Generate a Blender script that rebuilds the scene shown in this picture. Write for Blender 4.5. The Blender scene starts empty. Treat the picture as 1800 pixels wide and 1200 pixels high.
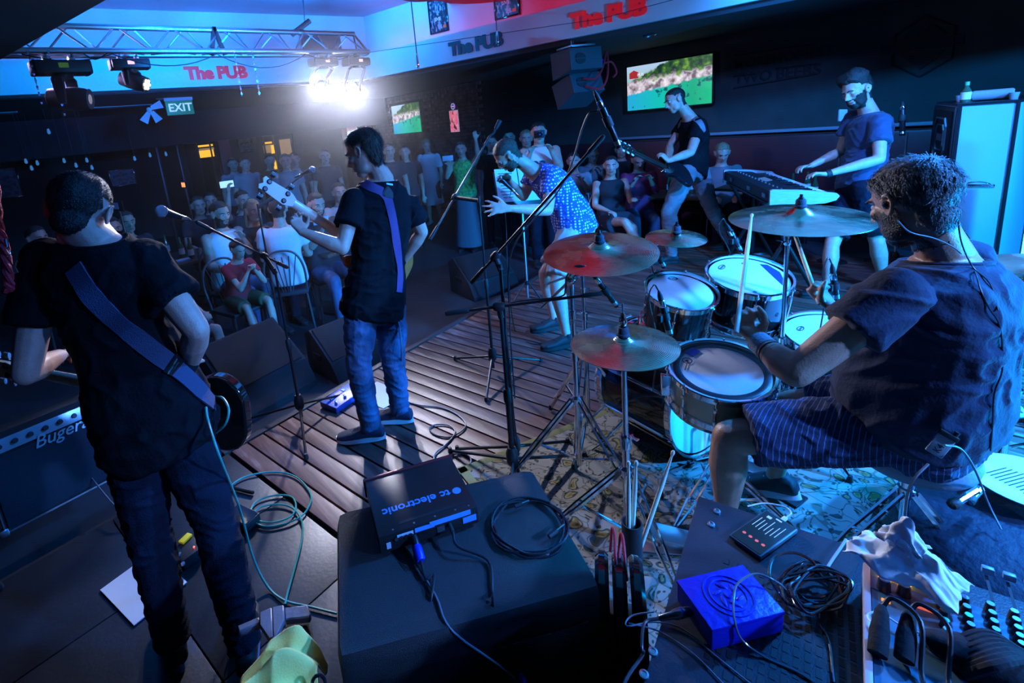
import bpy, bmesh, math, random
from mathutils import Vector as V, Matrix, noise
random.seed(7)
PI = math.pi
SC = bpy.context.scene
COL = SC.collection
# ------------------------------------------------------------------ camera
PX, PY = 760.0, 417.0            # principal point of the (shifted) lens in the 1800x1200 frame
def _n(v): return v.normalized()
_f = math.sqrt(-((50-PX)*(1900-PX)+(295-PY)*(95-PY)))
_Y = _n(V((50-PX, 295-PY, _f))); _X = _n(V((1900-PX, 95-PY, _f))); _Z = _X.cross(_Y)
CAMZ = 1.72
CAMP = V((0, 0, CAMZ))
def c2w(c): return V((_X.dot(c), _Y.dot(c), _Z.dot(c)))
def w2c(w): return _X*w.x + _Y*w.y + _Z*w.z
def G(u, v, z=0.0):              # point of the horizontal plane z seen at pixel u, v
    d = c2w(V((u-PX, v-PY, _f))); return CAMP + d*((z-CAMZ)/d.z)
def D(u, v, dep):                # point at a depth along the lens axis
    return CAMP + c2w(V(((u-PX)/_f, (v-PY)/_f, 1))*dep)
def PXL(u, v, x):
    d = c2w(V((u-PX, v-PY, _f))); return CAMP + d*(x/d.x)
def PYL(u, v, y):
    d = c2w(V((u-PX, v-PY, _f))); return CAMP + d*(y/d.y)
def dep(p): return w2c(V(p)-CAMP).z
cd = bpy.data.cameras.new('camera'); cam = bpy.data.objects.new('camera', cd); COL.objects.link(cam)
rt = c2w(V((1, 0, 0))); up = c2w(V((0, -1, 0))); bk = c2w(V((0, 0, -1)))
M = Matrix.Identity(4)
for i in range(3):
    M[i][0] = rt[i]; M[i][1] = up[i]; M[i][2] = bk[i]; M[i][3] = CAMP[i]
cam.matrix_world = M
cd.sensor_width = 36; cd.lens = _f/1800*36
cd.shift_x = (900-PX)/1800; cd.shift_y = -(600-PY)/1800
cd.clip_start = 0.02; cd.clip_end = 80
SC.camera = cam
# ------------------------------------------------------------------ world, exposure
SC.view_settings.view_transform = 'Standard'; SC.view_settings.look = 'None'
SC.view_settings.exposure = 0.0; SC.view_settings.gamma = 1.0
SC.view_settings.use_curve_mapping = False
SC.cycles.use_denoising = True
SC.cycles.max_bounces = 6; SC.cycles.diffuse_bounces = 3; SC.cycles.glossy_bounces = 4
SC.cycles.sample_clamp_indirect = 4.0
SC.cycles.caustics_reflective = False; SC.cycles.caustics_refractive = False
w = bpy.data.worlds.new('world'); SC.world = w; w.use_nodes = True
w.node_tree.nodes['Background'].inputs[0].default_value = (0.0, 0.006, 0.03, 1)
w.node_tree.nodes['Background'].inputs[1].default_value = 0.15
def aim(o, loc, tgt):
    o.location = loc
    o.rotation_euler = (V(tgt)-V(loc)).to_track_quat('-Z', 'Y').to_euler()
def area(name, loc, tgt, size, power, col, spread=PI):
    l = bpy.data.lights.new(name, 'AREA'); l.shape = 'DISK'; l.size = size; l.energy = power; l.color = col; l.spread = spread
    o = bpy.data.objects.new(name, l); COL.objects.link(o); aim(o, loc, tgt); return o
def spot(name, loc, tgt, ang, power, col, blend=0.6, r=0.06):
    l = bpy.data.lights.new(name, 'SPOT'); l.spot_size = math.radians(ang); l.spot_blend = blend; l.energy = power; l.color = col; l.shadow_soft_size = r
    o = bpy.data.objects.new(name, l); COL.objects.link(o); aim(o, loc, tgt); return o
# cyan stage wash from the right, low, behind the drummer
spot('blue_wash_lamp_low', (3.9, -1.5, 0.5), (3.0, 0.8, 0.9), 130, 1000, (0.0, 0.33, 1.0), .8, .12)
# blue wash lamps on the ceiling over the stage
spot('blue_wash_lamp_ceiling', (3.9, -0.4, 3.2), (2.2, 0.7, 0.5), 88, 1100, (0.02, 0.24, 1.0), .7, .12)
spot('blue_wash_lamp_right', (3.3, -2.3, 2.6), (3.7, 0.3, 0.3), 84, 2600, (0.01, 0.26, 1.0), .7, .1)
spot('blue_wash_lamp_back', (2.5, -2.5, 2.4), (1.9, 0.1, 0.9), 54, 1150, (0.10, 0.30, 1.0), .7, .1)
spot('blue_wash_lamp_side', (1.1, -1.9, 2.5), (0.1, 2.0, 0.9), 56, 400, (0.015, 0.18, 1.0), .8, .15)
spot('blue_fill_far', (3.2, -0.8, 3.1), (5.5, 1.9, 1.0), 52, 1000, (0.07, 0.25, 1.0), .7, .12)  # added fill spot without a fixture, brightens the guitarist on the right
# blue wash thrown over the audience and up the walls
spot('blue_wash_lamp_hall', (2.4, 1.6, 3.3), (4.2, 8.0, 0.6), 90, 150, (0.025, 0.20, 1.0), .8, .15)
for lx, ly, tx, ty_ in ((-.7, 5.0, -.8, 7.0), (1.2, 4.8, 1.1, 6.9), (3.0, 4.8, 3.2, 6.8)):
    spot('wall_fill_left', (lx, ly, 3.3), (tx, ty_, 3.02), 78, 380, (0.0, 0.26, 1.0), .5, .12)  # added spots without fixtures, turn the left band blue
for lx, ly, tx, ty_ in ((2.9, 5.3, 4.6, 5.6), (3.1, 3.8, 5.0, 4.0), (3.3, 2.3, 5.3, 2.5), (3.6, .8, 5.7, 1.0)):
    spot('wall_fill_right', (lx, ly, 3.3), (tx, ty_, 3.02), 80, 700, (0.0, 0.27, 1.0), .5, .12)  # added spots without fixtures, same for the right band
spot('blue_fill_ceiling', (1.6, 3.9, 2.3), (1.9, 6.0, 3.5), 92, 700, (0.0, 0.20, 1.0), .7, .12)  # added fill under the ceiling, no fixture there, lifts its dark left part
# white beams of the two moving heads at the end of the truss
WH1 = PYL(564, 150, 5.2); WH2 = PYL(622, 161, 5.2)
spot('white_beam_left', WH1+(V((1.3, 1.4, .5))-WH1).normalized()*.03, (0.8, 1.8, 1.0), 66, 430, (0.80, 0.82, 1.0), 1., .05)
spot('white_beam_right', WH2+(V((1.3, 1.4, .5))-WH2).normalized()*.03, (1.0, 1.5, 1.1), 62, 430, (0.76, 0.78, 1.0), 1., .05)
# violet wash from the hall side, seen on faces and arms
spot('violet_wash_lamp', (0.2, 5.6, 2.6), (3.8, 1.8, 1.0), 80, 260, (0.50, 0.42, 1.0), .7, .12)
# magenta light by the ceiling cloth
spot('red_lamp_ceiling', (2.6, 1.2, 2.3), (3.0, 3.6, 3.3), 84, 90, (1.0, 0.03, 0.08), .7, .1)
# ------------------------------------------------------------------ materials
MATS = {}
def srgb(h):
    h = h.lstrip('#'); c = [int(h[i:i+2], 16)/255 for i in (0, 2, 4)]
    return tuple(x/12.92 if x <= .04045 else ((x+.055)/1.055)**2.4 for x in c)
def mat(name, col, rough=.6, metal=0., bump=0., bscale=60., var=0., vscale=8., emit=None, estr=0., coat=0., sheen=0., alpha=None, col2=None, det=3., spec=None, stretch=None):
    if name in MATS: return MATS[name]
    m = bpy.data.materials.new(name); m.use_nodes = True; nt = m.node_tree; b = nt.nodes['Principled BSDF']
    b.inputs['Base Color'].default_value = (*col, 1); b.inputs['Roughness'].default_value = rough; b.inputs['Metallic'].default_value = metal
    b.inputs['Coat Weight'].default_value = coat; b.inputs['Sheen Weight'].default_value = sheen
    if spec is not None: b.inputs['Specular IOR Level'].default_value = spec
    tc = nt.nodes.new('ShaderNodeTexCoord'); src = tc.outputs['Object']
    if stretch:
        mp = nt.nodes.new('ShaderNodeMapping'); mp.inputs['Scale'].default_value = stretch; nt.links.new(src, mp.inputs[0]); src = mp.outputs[0]
    if var or col2:
        n = nt.nodes.new('ShaderNodeTexNoise'); n.inputs['Scale'].default_value = vscale; n.inputs['Detail'].default_value = det
        r = nt.nodes.new('ShaderNodeValToRGB'); r.color_ramp.elements[0].position = .35; r.color_ramp.elements[1].position = .65
        c2 = col2 if col2 else tuple(x*(1-var) for x in col)
        r.color_ramp.elements[0].color = (*c2, 1); r.color_ramp.elements[1].color = (*(tuple(min(1, x*(1+var)) for x in col)), 1)
        nt.links.new(src, n.inputs['Vector']); nt.links.new(n.outputs[0], r.inputs[0]); nt.links.new(r.outputs[0], b.inputs['Base Color'])
    if bump:
        n2 = nt.nodes.new('ShaderNodeTexNoise'); n2.inputs['Scale'].default_value = bscale; n2.inputs['Detail'].default_value = 4
        bp = nt.nodes.new('ShaderNodeBump'); bp.inputs['Strength'].default_value = bump; bp.inputs['Distance'].default_value = .01
        nt.links.new(src, n2.inputs['Vector']); nt.links.new(n2.outputs[0], bp.inputs['Height']); nt.links.new(bp.outputs[0], b.inputs['Normal'])
    if emit: b.inputs['Emission Color'].default_value = (*emit, 1); b.inputs['Emission Strength'].default_value = estr
    MATS[name] = m; return m
def nodes(m): return m.node_tree, m.node_tree.nodes, m.node_tree.links, m.node_tree.nodes['Principled BSDF']
skin = mat('skin', (.62, .36, .27), .45, bump=.15, bscale=180, var=.08, vscale=30)
skin_tan = mat('skin_tan', (.50, .27, .18), .42, bump=.15, bscale=180, var=.08, vscale=30)
tee_navy = mat('cloth_navy', (.006, .010, .040), .85, bump=.25, bscale=90, var=.15, vscale=20, sheen=.06)
tee_black = mat('cloth_black', (.005, .0055, .008), .9, bump=.25, bscale=90, var=.15, vscale=20, spec=.2)
tee_white = mat('cloth_white', (.72, .74, .78), .85, bump=.2, bscale=60)
tee_grey = mat('cloth_grey', (.26, .27, .30), .85, bump=.2, bscale=60, var=.1)
tee_dark = mat('cloth_dark', (.03, .03, .04), .85, bump=.2, bscale=60)
tee_plum = mat('cloth_plum', (.40, .04, .14), .85, bump=.2, bscale=60)
tee_green = mat('cloth_green', (.02, .22, .08), .8, bump=.2, bscale=60, col2=(.12, .65, .12), vscale=26)
tee_red = mat('cloth_red', (.55, .02, .03), .8, bump=.2, bscale=60)
denim = mat('denim', (.055, .10, .19), .85, bump=.35, bscale=160, var=.5, vscale=9, stretch=(1, 1, .45))
denim_dark = mat('denim_dark', (.006, .009, .020), .9, spec=.25, bump=.35, bscale=160, var=.4, vscale=9)
grey_twill = mat('grey_twill', (.17, .18, .20), .85, bump=.3, bscale=120, var=.15, vscale=9)
short_light = mat('shorts_light', (.50, .45, .42), .85, bump=.25, bscale=90, var=.1)
hair_dark = mat('hair_dark', (.025, .018, .015), .5, bump=.6, bscale=220, var=.4, vscale=60)
hair_brown = mat('hair_brown', (.07, .045, .03), .5, bump=.6, bscale=220, var=.4, vscale=60)
hair_grey = mat('hair_grey', (.10, .09, .09), .45, bump=.6, bscale=220, var=.5, vscale=40)
hair_blond = mat('hair_blond', (.32, .22, .12), .5, bump=.6, bscale=220, var=.3, vscale=60)
eye_white = mat('eye_white', (.7, .7, .7), .25); eye_dark = mat('eye_dark', (.02, .015, .01), .2)
lip = mat('lip', (.42, .16, .14), .45)
chrome = mat('chrome', (.82, .83, .86), .10, 1., var=.04, vscale=14)
steel = mat('brushed_steel', (.55, .57, .60), .28, 1., var=.08, vscale=18)
alu = mat('aluminium', (.62, .64, .67), .35, 1., bump=.05, bscale=40)
blk_metal = mat('black_metal', (.018, .018, .02), .32, .3, bump=.05, bscale=70, spec=.6)
blk_plastic = mat('black_plastic', (.02, .02, .023), .45, bump=.08, bscale=140)
blk_rubber = mat('black_rubber', (.015, .015, .017), .65, bump=.1, bscale=110)
blk_gloss = mat('black_gloss', (.012, .012, .015), .08, coat=.6, bump=.01)
paint_blk = mat('speckled_black_paint', (.014, .014, .017), .42, bump=.6, bscale=650, spec=.7)
grille = mat('black_grille', (.02, .02, .024), .5, .4, bump=.8, bscale=420)
plaster = mat('white_plaster', (.55, .56, .60), .9, bump=.1, bscale=25, var=.04, vscale=3)
dark_ceil = mat('dark_ceiling_paint', (.030, .032, .040), .9, bump=.1, bscale=20)
dark_wall = mat('dark_wall_paint', (.050, .046, .042), .85, bump=.25, bscale=14, var=.12, vscale=4)
red_plastic = mat('red_letters', (.75, .012, .02), .45, bump=.03, emit=(.8, .01, .03), estr=.28)  # faint glow added so the letters stay red under the blue wash
blk_letters = mat('dark_letters', (.02, .03, .05), .5, bump=.03)
red_cord = mat('red_cord', (.60, .01, .02), .7, bump=.4, bscale=150)
paper = mat('white_paper', (.80, .81, .84), .8, bump=.05, bscale=20)
cable_blk = mat('black_cable', (.02, .02, .024), .4, bump=.03)
cable_teal = mat('teal_cable', (.05, .42, .33), .45, bump=.03)
cable_grey = mat('grey_cable', (.16, .17, .20), .45, bump=.03)
cable_white = mat('white_cable', (.75, .77, .8), .45, bump=.03)
cable_blue = mat('blue_plug', (.01, .03, .55), .4, bump=.03)
ivory = mat('pale_maple', (.72, .60, .46), .3, coat=.5, var=.05, vscale=14, stretch=(1, 6, 1), bump=.02)
wood_blk = mat('black_lacquer', (.012, .012, .014), .1, coat=.8, bump=.01)
dbl_blue = mat('blue_printed_plastic', (.004, .012, .42), .38, bump=.25, bscale=60, stretch=(1, 1, 12))
glass = mat('bottle_glass', (.05, .12, .06), .05, spec=.8, bump=.01)
clear_gl = mat('clear_glass', (.30, .34, .36), .04, spec=.9, bump=.01)
strap_mat = mat('strap_webbing', (.045, .065, .13), .7, bump=.5, bscale=260)
strap_purple = mat('strap_purple', (.13, .055, .19), .65, bump=.5, bscale=260)
strap_grey = mat('strap_grey', (.22, .24, .28), .6, bump=.5, bscale=260)
# ------------------------------------------------------------------ mesh helpers
def frame(d, upv=None):
    d = V(d).normalized(); u = V(upv) if upv is not None else V((0, 0, 1))
    if abs(d.dot(u.normalized())) > .985: u = V((1, 0, 0)) if abs(d.x) < .9 else V((0, 1, 0))
    s = d.cross(u).normalized(); t = s.cross(d).normalized()
    return s, t, d                 # side, up, forward
class MB:
    def __init__(s): s.v = []; s.f = []
    def add(s, vs, fs):
        o = len(s.v); s.v += [V(p) for p in vs]; s.f += [tuple(i+o for i in f) for f in fs]; return s
    def box(s, c, size, R=None, b=0.):
        c = V(c); hx, hy, hz = (size[0]/2, size[1]/2, size[2]/2)
        R = R or Matrix.Identity(3)
        if b <= 0:
            vs = [c + R @ V((x*hx, y*hy, z*hz)) for x in (-1, 1) for y in (-1, 1) for z in (-1, 1)]
            return s.add(vs, [(0, 1, 3, 2), (4, 6, 7, 5), (0, 4, 5, 1), (2, 3, 7, 6), (0, 2, 6, 4), (1, 5, 7, 3)])
        b = min(b, hx*.95, hy*.95, hz*.95)
        bm = bmesh.new(); bmesh.ops.create_cube(bm, size=1)
        for v in bm.verts: v.co = V((v.co.x*2*hx, v.co.y*2*hy, v.co.z*2*hz))
        bmesh.ops.bevel(bm, geom=bm.edges[:], offset=b, segments=2, affect='EDGES', profile=.6)
        bm.verts.index_update()
        vs = [c + R @ v.co for v in bm.verts]; fs = [tuple(v.index for v in f.verts) for f in bm.faces]; bm.free()
        return s.add(vs, fs)
    def tube(s, pts, r, n=8, flat=None, upv=None, caps=True):
        pts = [V(p) for p in pts]; m = len(pts)
        rr = r if isinstance(r, (list, tuple)) else [r]*m
        vs = []; prev = None
        for i, p in enumerate(pts):
            if i == 0: d = pts[1]-pts[0]
            elif i == m-1: d = pts[-1]-pts[-2]
            else: d = (pts[i+1]-pts[i]).normalized() + (pts[i]-pts[i-1]).normalized()
            if d.length < 1e-9: d = V((0, 0, 1))
            d.normalize()
            if prev is None: sd, tp, _ = frame(d, upv)
            else:
                sd = prev - d*prev.dot(d)
                sd = sd.normalized() if sd.length > 1e-6 else frame(d, upv)[0]
                tp = sd.cross(d).normalized()
            prev = sd
            a, b_ = (rr[i] if isinstance(rr[i], (list, tuple)) else (rr[i], rr[i]))
            if flat: a, b_ = a*flat[0], b_*flat[1]
            for k in range(n):
                t = 2*PI*k/n; vs.append(p + sd*(math.cos(t)*a) + tp*(math.sin(t)*b_))
        fs = [(i*n+k, i*n+(k+1) % n, (i+1)*n+(k+1) % n, (i+1)*n+k) for i in range(m-1) for k in range(n)]
        if caps: fs += [tuple(range(n-1, -1, -1)), tuple((m-1)*n+k for k in range(n))]
        return s.add(vs, fs)
    def lathe(s, prof, c, axis=(0, 0, 1), n=24, upv=None, closed=False):
        sd, tp, ax = frame(axis, upv); c = V(c); vs = []; m = len(prof)
        for (r, z) in prof:
            for k in range(n):
                t = 2*PI*k/n; vs.append(c + ax*z + sd*(math.cos(t)*r) + tp*(math.sin(t)*r))
        rng = m if closed else m-1
        fs = [(i*n+k, ((i+1) % m)*n+k, ((i+1) % m)*n+(k+1) % n, i*n+(k+1) % n) for i in range(rng) for k in range(n)]
        if not closed:
            if prof[0][0] > 1e-5: fs.append(tuple(range(n)))
            if prof[-1][0] > 1e-5: fs.append(tuple((m-1)*n+k for k in range(n-1, -1, -1)))
        return s.add(vs, fs)
    def ell(s, c, r, R=None, nu=14, nv=9):
        c = V(c); R = R or Matrix.Identity(3)
        if not isinstance(r, (tuple, list)): r = (r, r, r)
        vs = [c + R @ V((0, 0, -r[2]))]
        for j in range(1, nv):
            p = -PI/2 + PI*j/nv
            for k in range(nu):
                t = 2*PI*k/nu; vs.append(c + R @ V((r[0]*math.cos(p)*math.cos(t), r[1]*math.cos(p)*math.sin(t), r[2]*math.sin(p))))
        vs.append(c + R @ V((0, 0, r[2]))); L = len(vs)-1
        fs = [(0, 1+(k+1) % nu, 1+k) for k in range(nu)]
        for j in range(nv-2):
            a = 1+j*nu
            fs += [(a+k, a+(k+1) % nu, a+nu+(k+1) % nu, a+nu+k) for k in range(nu)]
        a = 1+(nv-2)*nu
        fs += [(a+k, a+(k+1) % nu, L) for k in range(nu)]
        return s.add(vs, fs)
    def prism(s, poly, o, ux, uy, h):      # polygon in the ux,uy plane, thickness h along ux x uy
        o = V(o); ux = V(ux); uy = V(uy); nn = ux.cross(uy).normalized()*h; n = len(poly)
        vs = [o+ux*x+uy*y for x, y in poly] + [o+ux*x+uy*y+nn for x, y in poly]
        fs = [tuple(range(n-1, -1, -1)), tuple(range(n, 2*n))] + [(i, (i+1) % n, n+(i+1) % n, n+i) for i in range(n)]
        return s.add(vs, fs)
    def grid(s, fn, nu, nv):
        vs = [fn(i/nu, j/nv) for j in range(nv+1) for i in range(nu+1)]
        fs = [(j*(nu+1)+i, j*(nu+1)+i+1, (j+1)*(nu+1)+i+1, (j+1)*(nu+1)+i) for j in range(nv) for i in range(nu)]
        return s.add(vs, fs)
    def mesh(s, name, org=V((0, 0, 0)), smooth=35):
        me = bpy.data.meshes.new(name); me.from_pydata([tuple(p-org) for p in s.v], [], s.f)
        bm = bmesh.new(); bm.from_mesh(me); bmesh.ops.recalc_face_normals(bm, faces=bm.faces[:]); bm.to_mesh(me); bm.free()
        if smooth:
            me.shade_smooth(); me.set_sharp_from_angle(angle=math.radians(smooth))
        return me
    def build(s, name, m, parent=None, org=None, smooth=35):
        if parent is not None: org = V(parent['_o'])
        elif org is None: org = V((0, 0, 0))
        me = s.mesh(name, org, smooth)
        for x in (m if isinstance(m, (list, tuple)) else [m]): me.materials.append(x)
        return link(name, me, parent, org)
def link(name, me, parent, org):
    o = bpy.data.objects.new(name, me); COL.objects.link(o)
    if parent is not None: o.parent = parent
    else: o.location = org
    o['_o'] = tuple(org); return o
def thing(name, label, cat, loc, group=None):
    o = bpy.data.objects.new(name, None); COL.objects.link(o); o.empty_display_size = .05
    o.location = V(loc); o['_o'] = tuple(V(loc)); tag(o, label, cat, group); return o
def tag(o, label, cat, group=None, kind=None):
    o['label'] = label; o['category'] = cat
    if group: o['group'] = group
    if kind: o['kind'] = kind
    return o
def struct(o): o['kind'] = 'structure'; return o
def child_map():
    m = {}
    for o in COL.objects:
        if o.parent: m.setdefault(o.parent.name, []).append(o)
    return m
def dup(root, loc, rz=0., label=None, group=None, scale=None):
    m = DUPMAP.get(root.name)
    if m is None: m = child_map(); DUPMAP[root.name] = m
    r = root.copy(); COL.objects.link(r); r.location = V(loc); r.rotation_euler = (0, 0, rz)
    if scale: r.scale = (scale,)*3
    if label: r['label'] = label
    if group: r['group'] = group
    def rec(src, dst):
        for ch in m.get(src.name, []):
            c = ch.copy(); COL.objects.link(c); c.parent = dst; rec(ch, c)
    rec(root, r); return r
DUPMAP = {}
def spline(pts, n=6):
    P_ = [V(p) for p in pts]; out = []
    P_ = [P_[0]*2-P_[1]] + P_ + [P_[-1]*2-P_[-2]]
    for i in range(1, len(P_)-2):
        a, b, c, d = P_[i-1:i+3]
        for k in range(n):
            t = k/n
            out.append(.5*((2*b)+(c-a)*t+(2*a-5*b+4*c-d)*t*t+(3*b-a-3*c+d)*t**3))
    out.append(P_[-2]); return out
def fuse(mb, voxel, it=4, fac=.5, wr=None):
    me = bpy.data.meshes.new('tmp'); me.from_pydata([tuple(p) for p in mb.v], [], mb.f)
    bm = bmesh.new(); bm.from_mesh(me); bmesh.ops.recalc_face_normals(bm, faces=bm.faces[:]); bm.to_mesh(me); bm.free()
    ob = bpy.data.objects.new('tmp', me); COL.objects.link(ob)
    md = ob.modifiers.new('r', 'REMESH'); md.mode = 'VOXEL'; md.voxel_size = voxel
    if it: sm = ob.modifiers.new('s', 'SMOOTH'); sm.iterations = it; sm.factor = fac
    dg = bpy.context.evaluated_depsgraph_get(); dg.update()
    out = bpy.data.meshes.new_from_object(ob.evaluated_get(dg))
    bpy.data.objects.remove(ob); bpy.data.meshes.remove(me)
    if wr:
        amp, fr = wr
        nrm = [v.normal.copy() for v in out.vertices]
        for v, nn in zip(out.vertices, nrm):
            p = v.co
            q = V((p.x*fr, p.y*fr, p.z*fr*1.7)) + noise.noise_vector(p*fr*.5)*1.3
            k = noise.noise(q); k = (1-abs(k)*3.2) if abs(k) < .31 else 0
            v.co = p + nn*(amp*(k + .5*noise.noise(p*fr*.45)))
    return out
def put(name, me, m, parent, smooth=True):
    o = V(parent['_o'])
    me.transform(Matrix.Translation(-o)); me.materials.clear(); me.materials.append(m)
    if smooth: me.shade_smooth()
    return link(name, me, parent, o)
def rotm(side, fwd, upv):   # columns
    m = Matrix((side, fwd, upv)).transposed(); return m
def text_mb(txt, o, ux, uy, size, depth, bold=.0, shear=0., space=1.):
    cu = bpy.data.curves.new('t', 'FONT'); cu.body = txt; cu.size = 1; cu.extrude = .5; cu.offset = bold; cu.shear = shear; cu.space_character = space
    cu.resolution_u = 3
    ob = bpy.data.objects.new('t', cu); COL.objects.link(ob)
    dg = bpy.context.evaluated_depsgraph_get(); dg.update()
    me = bpy.data.meshes.new_from_object(ob.evaluated_get(dg)); bpy.data.objects.remove(ob)
    ux = V(ux).normalized(); uy = V(uy).normalized(); nz = ux.cross(uy)
    mb = MB(); o = V(o)
    vs = [o + ux*(v.co.x*size) + uy*(v.co.y*size) + nz*(v.co.z+.5)*depth for v in me.vertices]
    mb.add(vs, [tuple(p.vertices) for p in me.polygons]); bpy.data.meshes.remove(me)
    return mb
# ------------------------------------------------------------------ figures
def loft(mb, rings, n=20):
    vs = []; m = len(rings)
    for (c, sd, fw, a, b) in rings:
        for k in range(n):
            t = 2*PI*k/n; ct, st = math.cos(t), math.sin(t)
            vs.append(V(c)+sd*(a*math.copysign(abs(ct)**.85, ct))+fw*(b*math.copysign(abs(st)**.85, st)))
    fs = [(i*n+k, i*n+(k+1) % n, (i+1)*n+(k+1) % n, (i+1)*n+k) for i in range(m-1) for k in range(n)]
    fs += [tuple(range(n-1, -1, -1)), tuple((m-1)*n+k for k in range(n))]
    mb.add(vs, fs)
def lerp(a, b, t): return a+(b-a)*t
def prof(tab, t):
    if t <= tab[0][0]: return tab[0][1:]
    for (p, q) in zip(tab, tab[1:]):
        if t <= q[0]:
            k = (t-p[0])/(q[0]-p[0]); k = k*k*(3-2*k); return tuple(lerp(x, y, k) for x, y in zip(p[1:], q[1:]))
    return tab[-1][1:]
TORSO = [(-.22, .12, .095), (-.05, .160, .112), (.12, .163, .115), (.40, .142, .105), (.66, .162, .115), (.84, .170, .102), (.93, .125, .078), (1., .066, .062)]
def torso_rings(J, t0, t1, pad, s, wide=1., deep=1., belly=0., n=16, flare=0.):
    P0, P1, P2 = J['pel'], J['chest'], J['neck']
    hs = (J['hipR']-J['hipL']).normalized(); ss = (J['shR']-J['shL']).normalized()
    out = []
    for i in range(n+1):
        t = t0+(t1-t0)*i/n
        if t <= 0: c = P0 + (P1-P0).normalized()*(t*.5*s); 
        else:
            a = 2*P1-.5*P0-.5*P2; a = lerp(P1, a, .8)
            c = P0*(1-t)**2 + a*2*t*(1-t) + P2*t*t
        e = .02; tt = max(t, 0)
        a = 2*P1-.5*P0-.5*P2; a = lerp(P1, a, .8)
        ax = ((a-P0)*(2*(1-tt)) + (P2-a)*(2*tt)).normalized()
        k = min(1, max(0, t/.85)); sd = (hs*(1-k)+ss*k); sd = (sd-ax*sd.dot(ax)).normalized()
        fw = ax.cross(sd).normalized()
        hw, hd = prof(TORSO, t)
        wf = wide if t < .9 else lerp(wide, 1, min(1, (t-.9)*8))
        bl = belly*math.exp(-((t-.28)/.30)**2)
        fl = flare*max(0, .25-t)
        out.append((c+fw*(bl*.45), sd, fw, (hw*wf+bl*.55)*s+pad+fl, hd*deep*s+pad+bl*.75*s+fl))
    return out
def head_frame(F, U):
    F = F.normalized(); S = F.cross(U).normalized(); Uu = S.cross(F).normalized(); return S, F, Uu
def head_geo(mb, C, F, U, s=1., lv=0):
    S, F, U = head_frame(F, U); R = rotm(S, F, U)
    def P(x, y, z): return C + (S*x+F*y+U*z)*s
    def E(x, y, z, a, b, c): mb.ell(P(x, y, z), (a*s, b*s, c*s), R, 16, 10)
    E(0, -.012, .034, .077, .098, .084); E(0, .022, -.030, .062, .068, .078); E(0, .060, -.092, .030, .028, .024)
    E(.036, .030, -.072, .024, .040, .030); E(-.036, .030, -.072, .024, .040, .030)
    E(0, .078, .026, .050, .017, .012); E(.036, .062, -.014, .024, .024, .022); E(-.036, .062, -.014, .024, .024, .022)
    mb.tube([P(0, .088, .018), P(0, .102, -.006), P(0, .114, -.026), P(0, .092, -.036)], [.008*s, .009*s, .013*s, .010*s], 8)
    E(.012, .096, -.030, .008, .010, .007); E(-.012, .096, -.030, .008, .010, .007)
    E(0, .086, -.056, .023, .010, .0055); E(0, .084, -.067, .020, .010, .006)
    E(0, -.042, -.040, .048, .038, .046)
    for k in (1, -1):
        pts = [P(k*.079, .012, -.028), P(k*.083, .012, .004), P(k*.089, .000, .022), P(k*.093, -.016, .018), P(k*.090, -.020, -.004), P(k*.084, -.004, -.030), P(k*.079, .008, -.032)]
        mb.tube(spline(pts, 3), .0052*s if lv == 0 else .007*s, 6)
        E(k*.080, -.002, -.004, .007, .014, .024)
def face_parts(body, C, F, U, s=1., closed=False):
    S, F, U = head_frame(F, U); R = rotm(S, F, U)
    P = lambda x, y, z: C + (S*x+F*y+U*z)*s
    for k in (1, -1):
        m = MB(); m.ell(P(k*.031, .0715, .006), (.0135*s, .0135*s, (.0105 if not closed else .006)*s), R, 12, 8)
        e = m.build('eye', eye_white, body)
        if not closed:
            m = MB(); m.ell(P(k*.031, .0835, .004), (.0055*s, .003*s, .0055*s), R, 10, 6); m.build('iris', eye_dark, e)
        m = MB(); m.tube([P(k*.012, .094, .022), P(k*.030, .096, .028), P(k*.050, .080, .022)], [.003*s, .0045*s, .0025*s], 6)
        m.build('eyebrow', hair_dark, body)
    m = MB(); m.tube([P(-.024, .089, -.060), P(0, .097, -.058), P(.024, .089, -.060)], [.002*s, .0048*s, .002*s], 6, flat=(1, .8)); m.tube([P(-.022, .088, -.064), P(0, .094, -.068), P(.022, .088, -.064)], [.002*s, .0052*s, .002*s], 6)
    m.build('lips', lip, body)
def hair_ok(kind, x, y, z):
    ax = abs(x)
    if kind == 'beard':
        if z > .005 or z < -.135 or y < -.004 or (ax > .072 and z > -.035 and y < .03): return False
        if y < .03: return z < -.002 if ax > .045 else z < -.085
        if ax < .024 and -.073 < z < -.049 and y > .05: return False
        return z < (-.036 if ax < .035 else -.036+(ax-.035)*1.0)
    if z < -.098 or x*x+(y+.01)**2 > .0196: return False
    if ax > .073 and -.034 < y < .034 and z < .036: return False      # ear
    if kind == 'long' and y < .02: return z > -.095
    if y > .060: return z > .074
    if y > .030: return z > .050+(y-.030)*.8
    if y > -.030: return z > -.004+(y+.03)*.75
    return z > (-.088 if ax < .045 else -.088+(ax-.045)*2.2)
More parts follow.
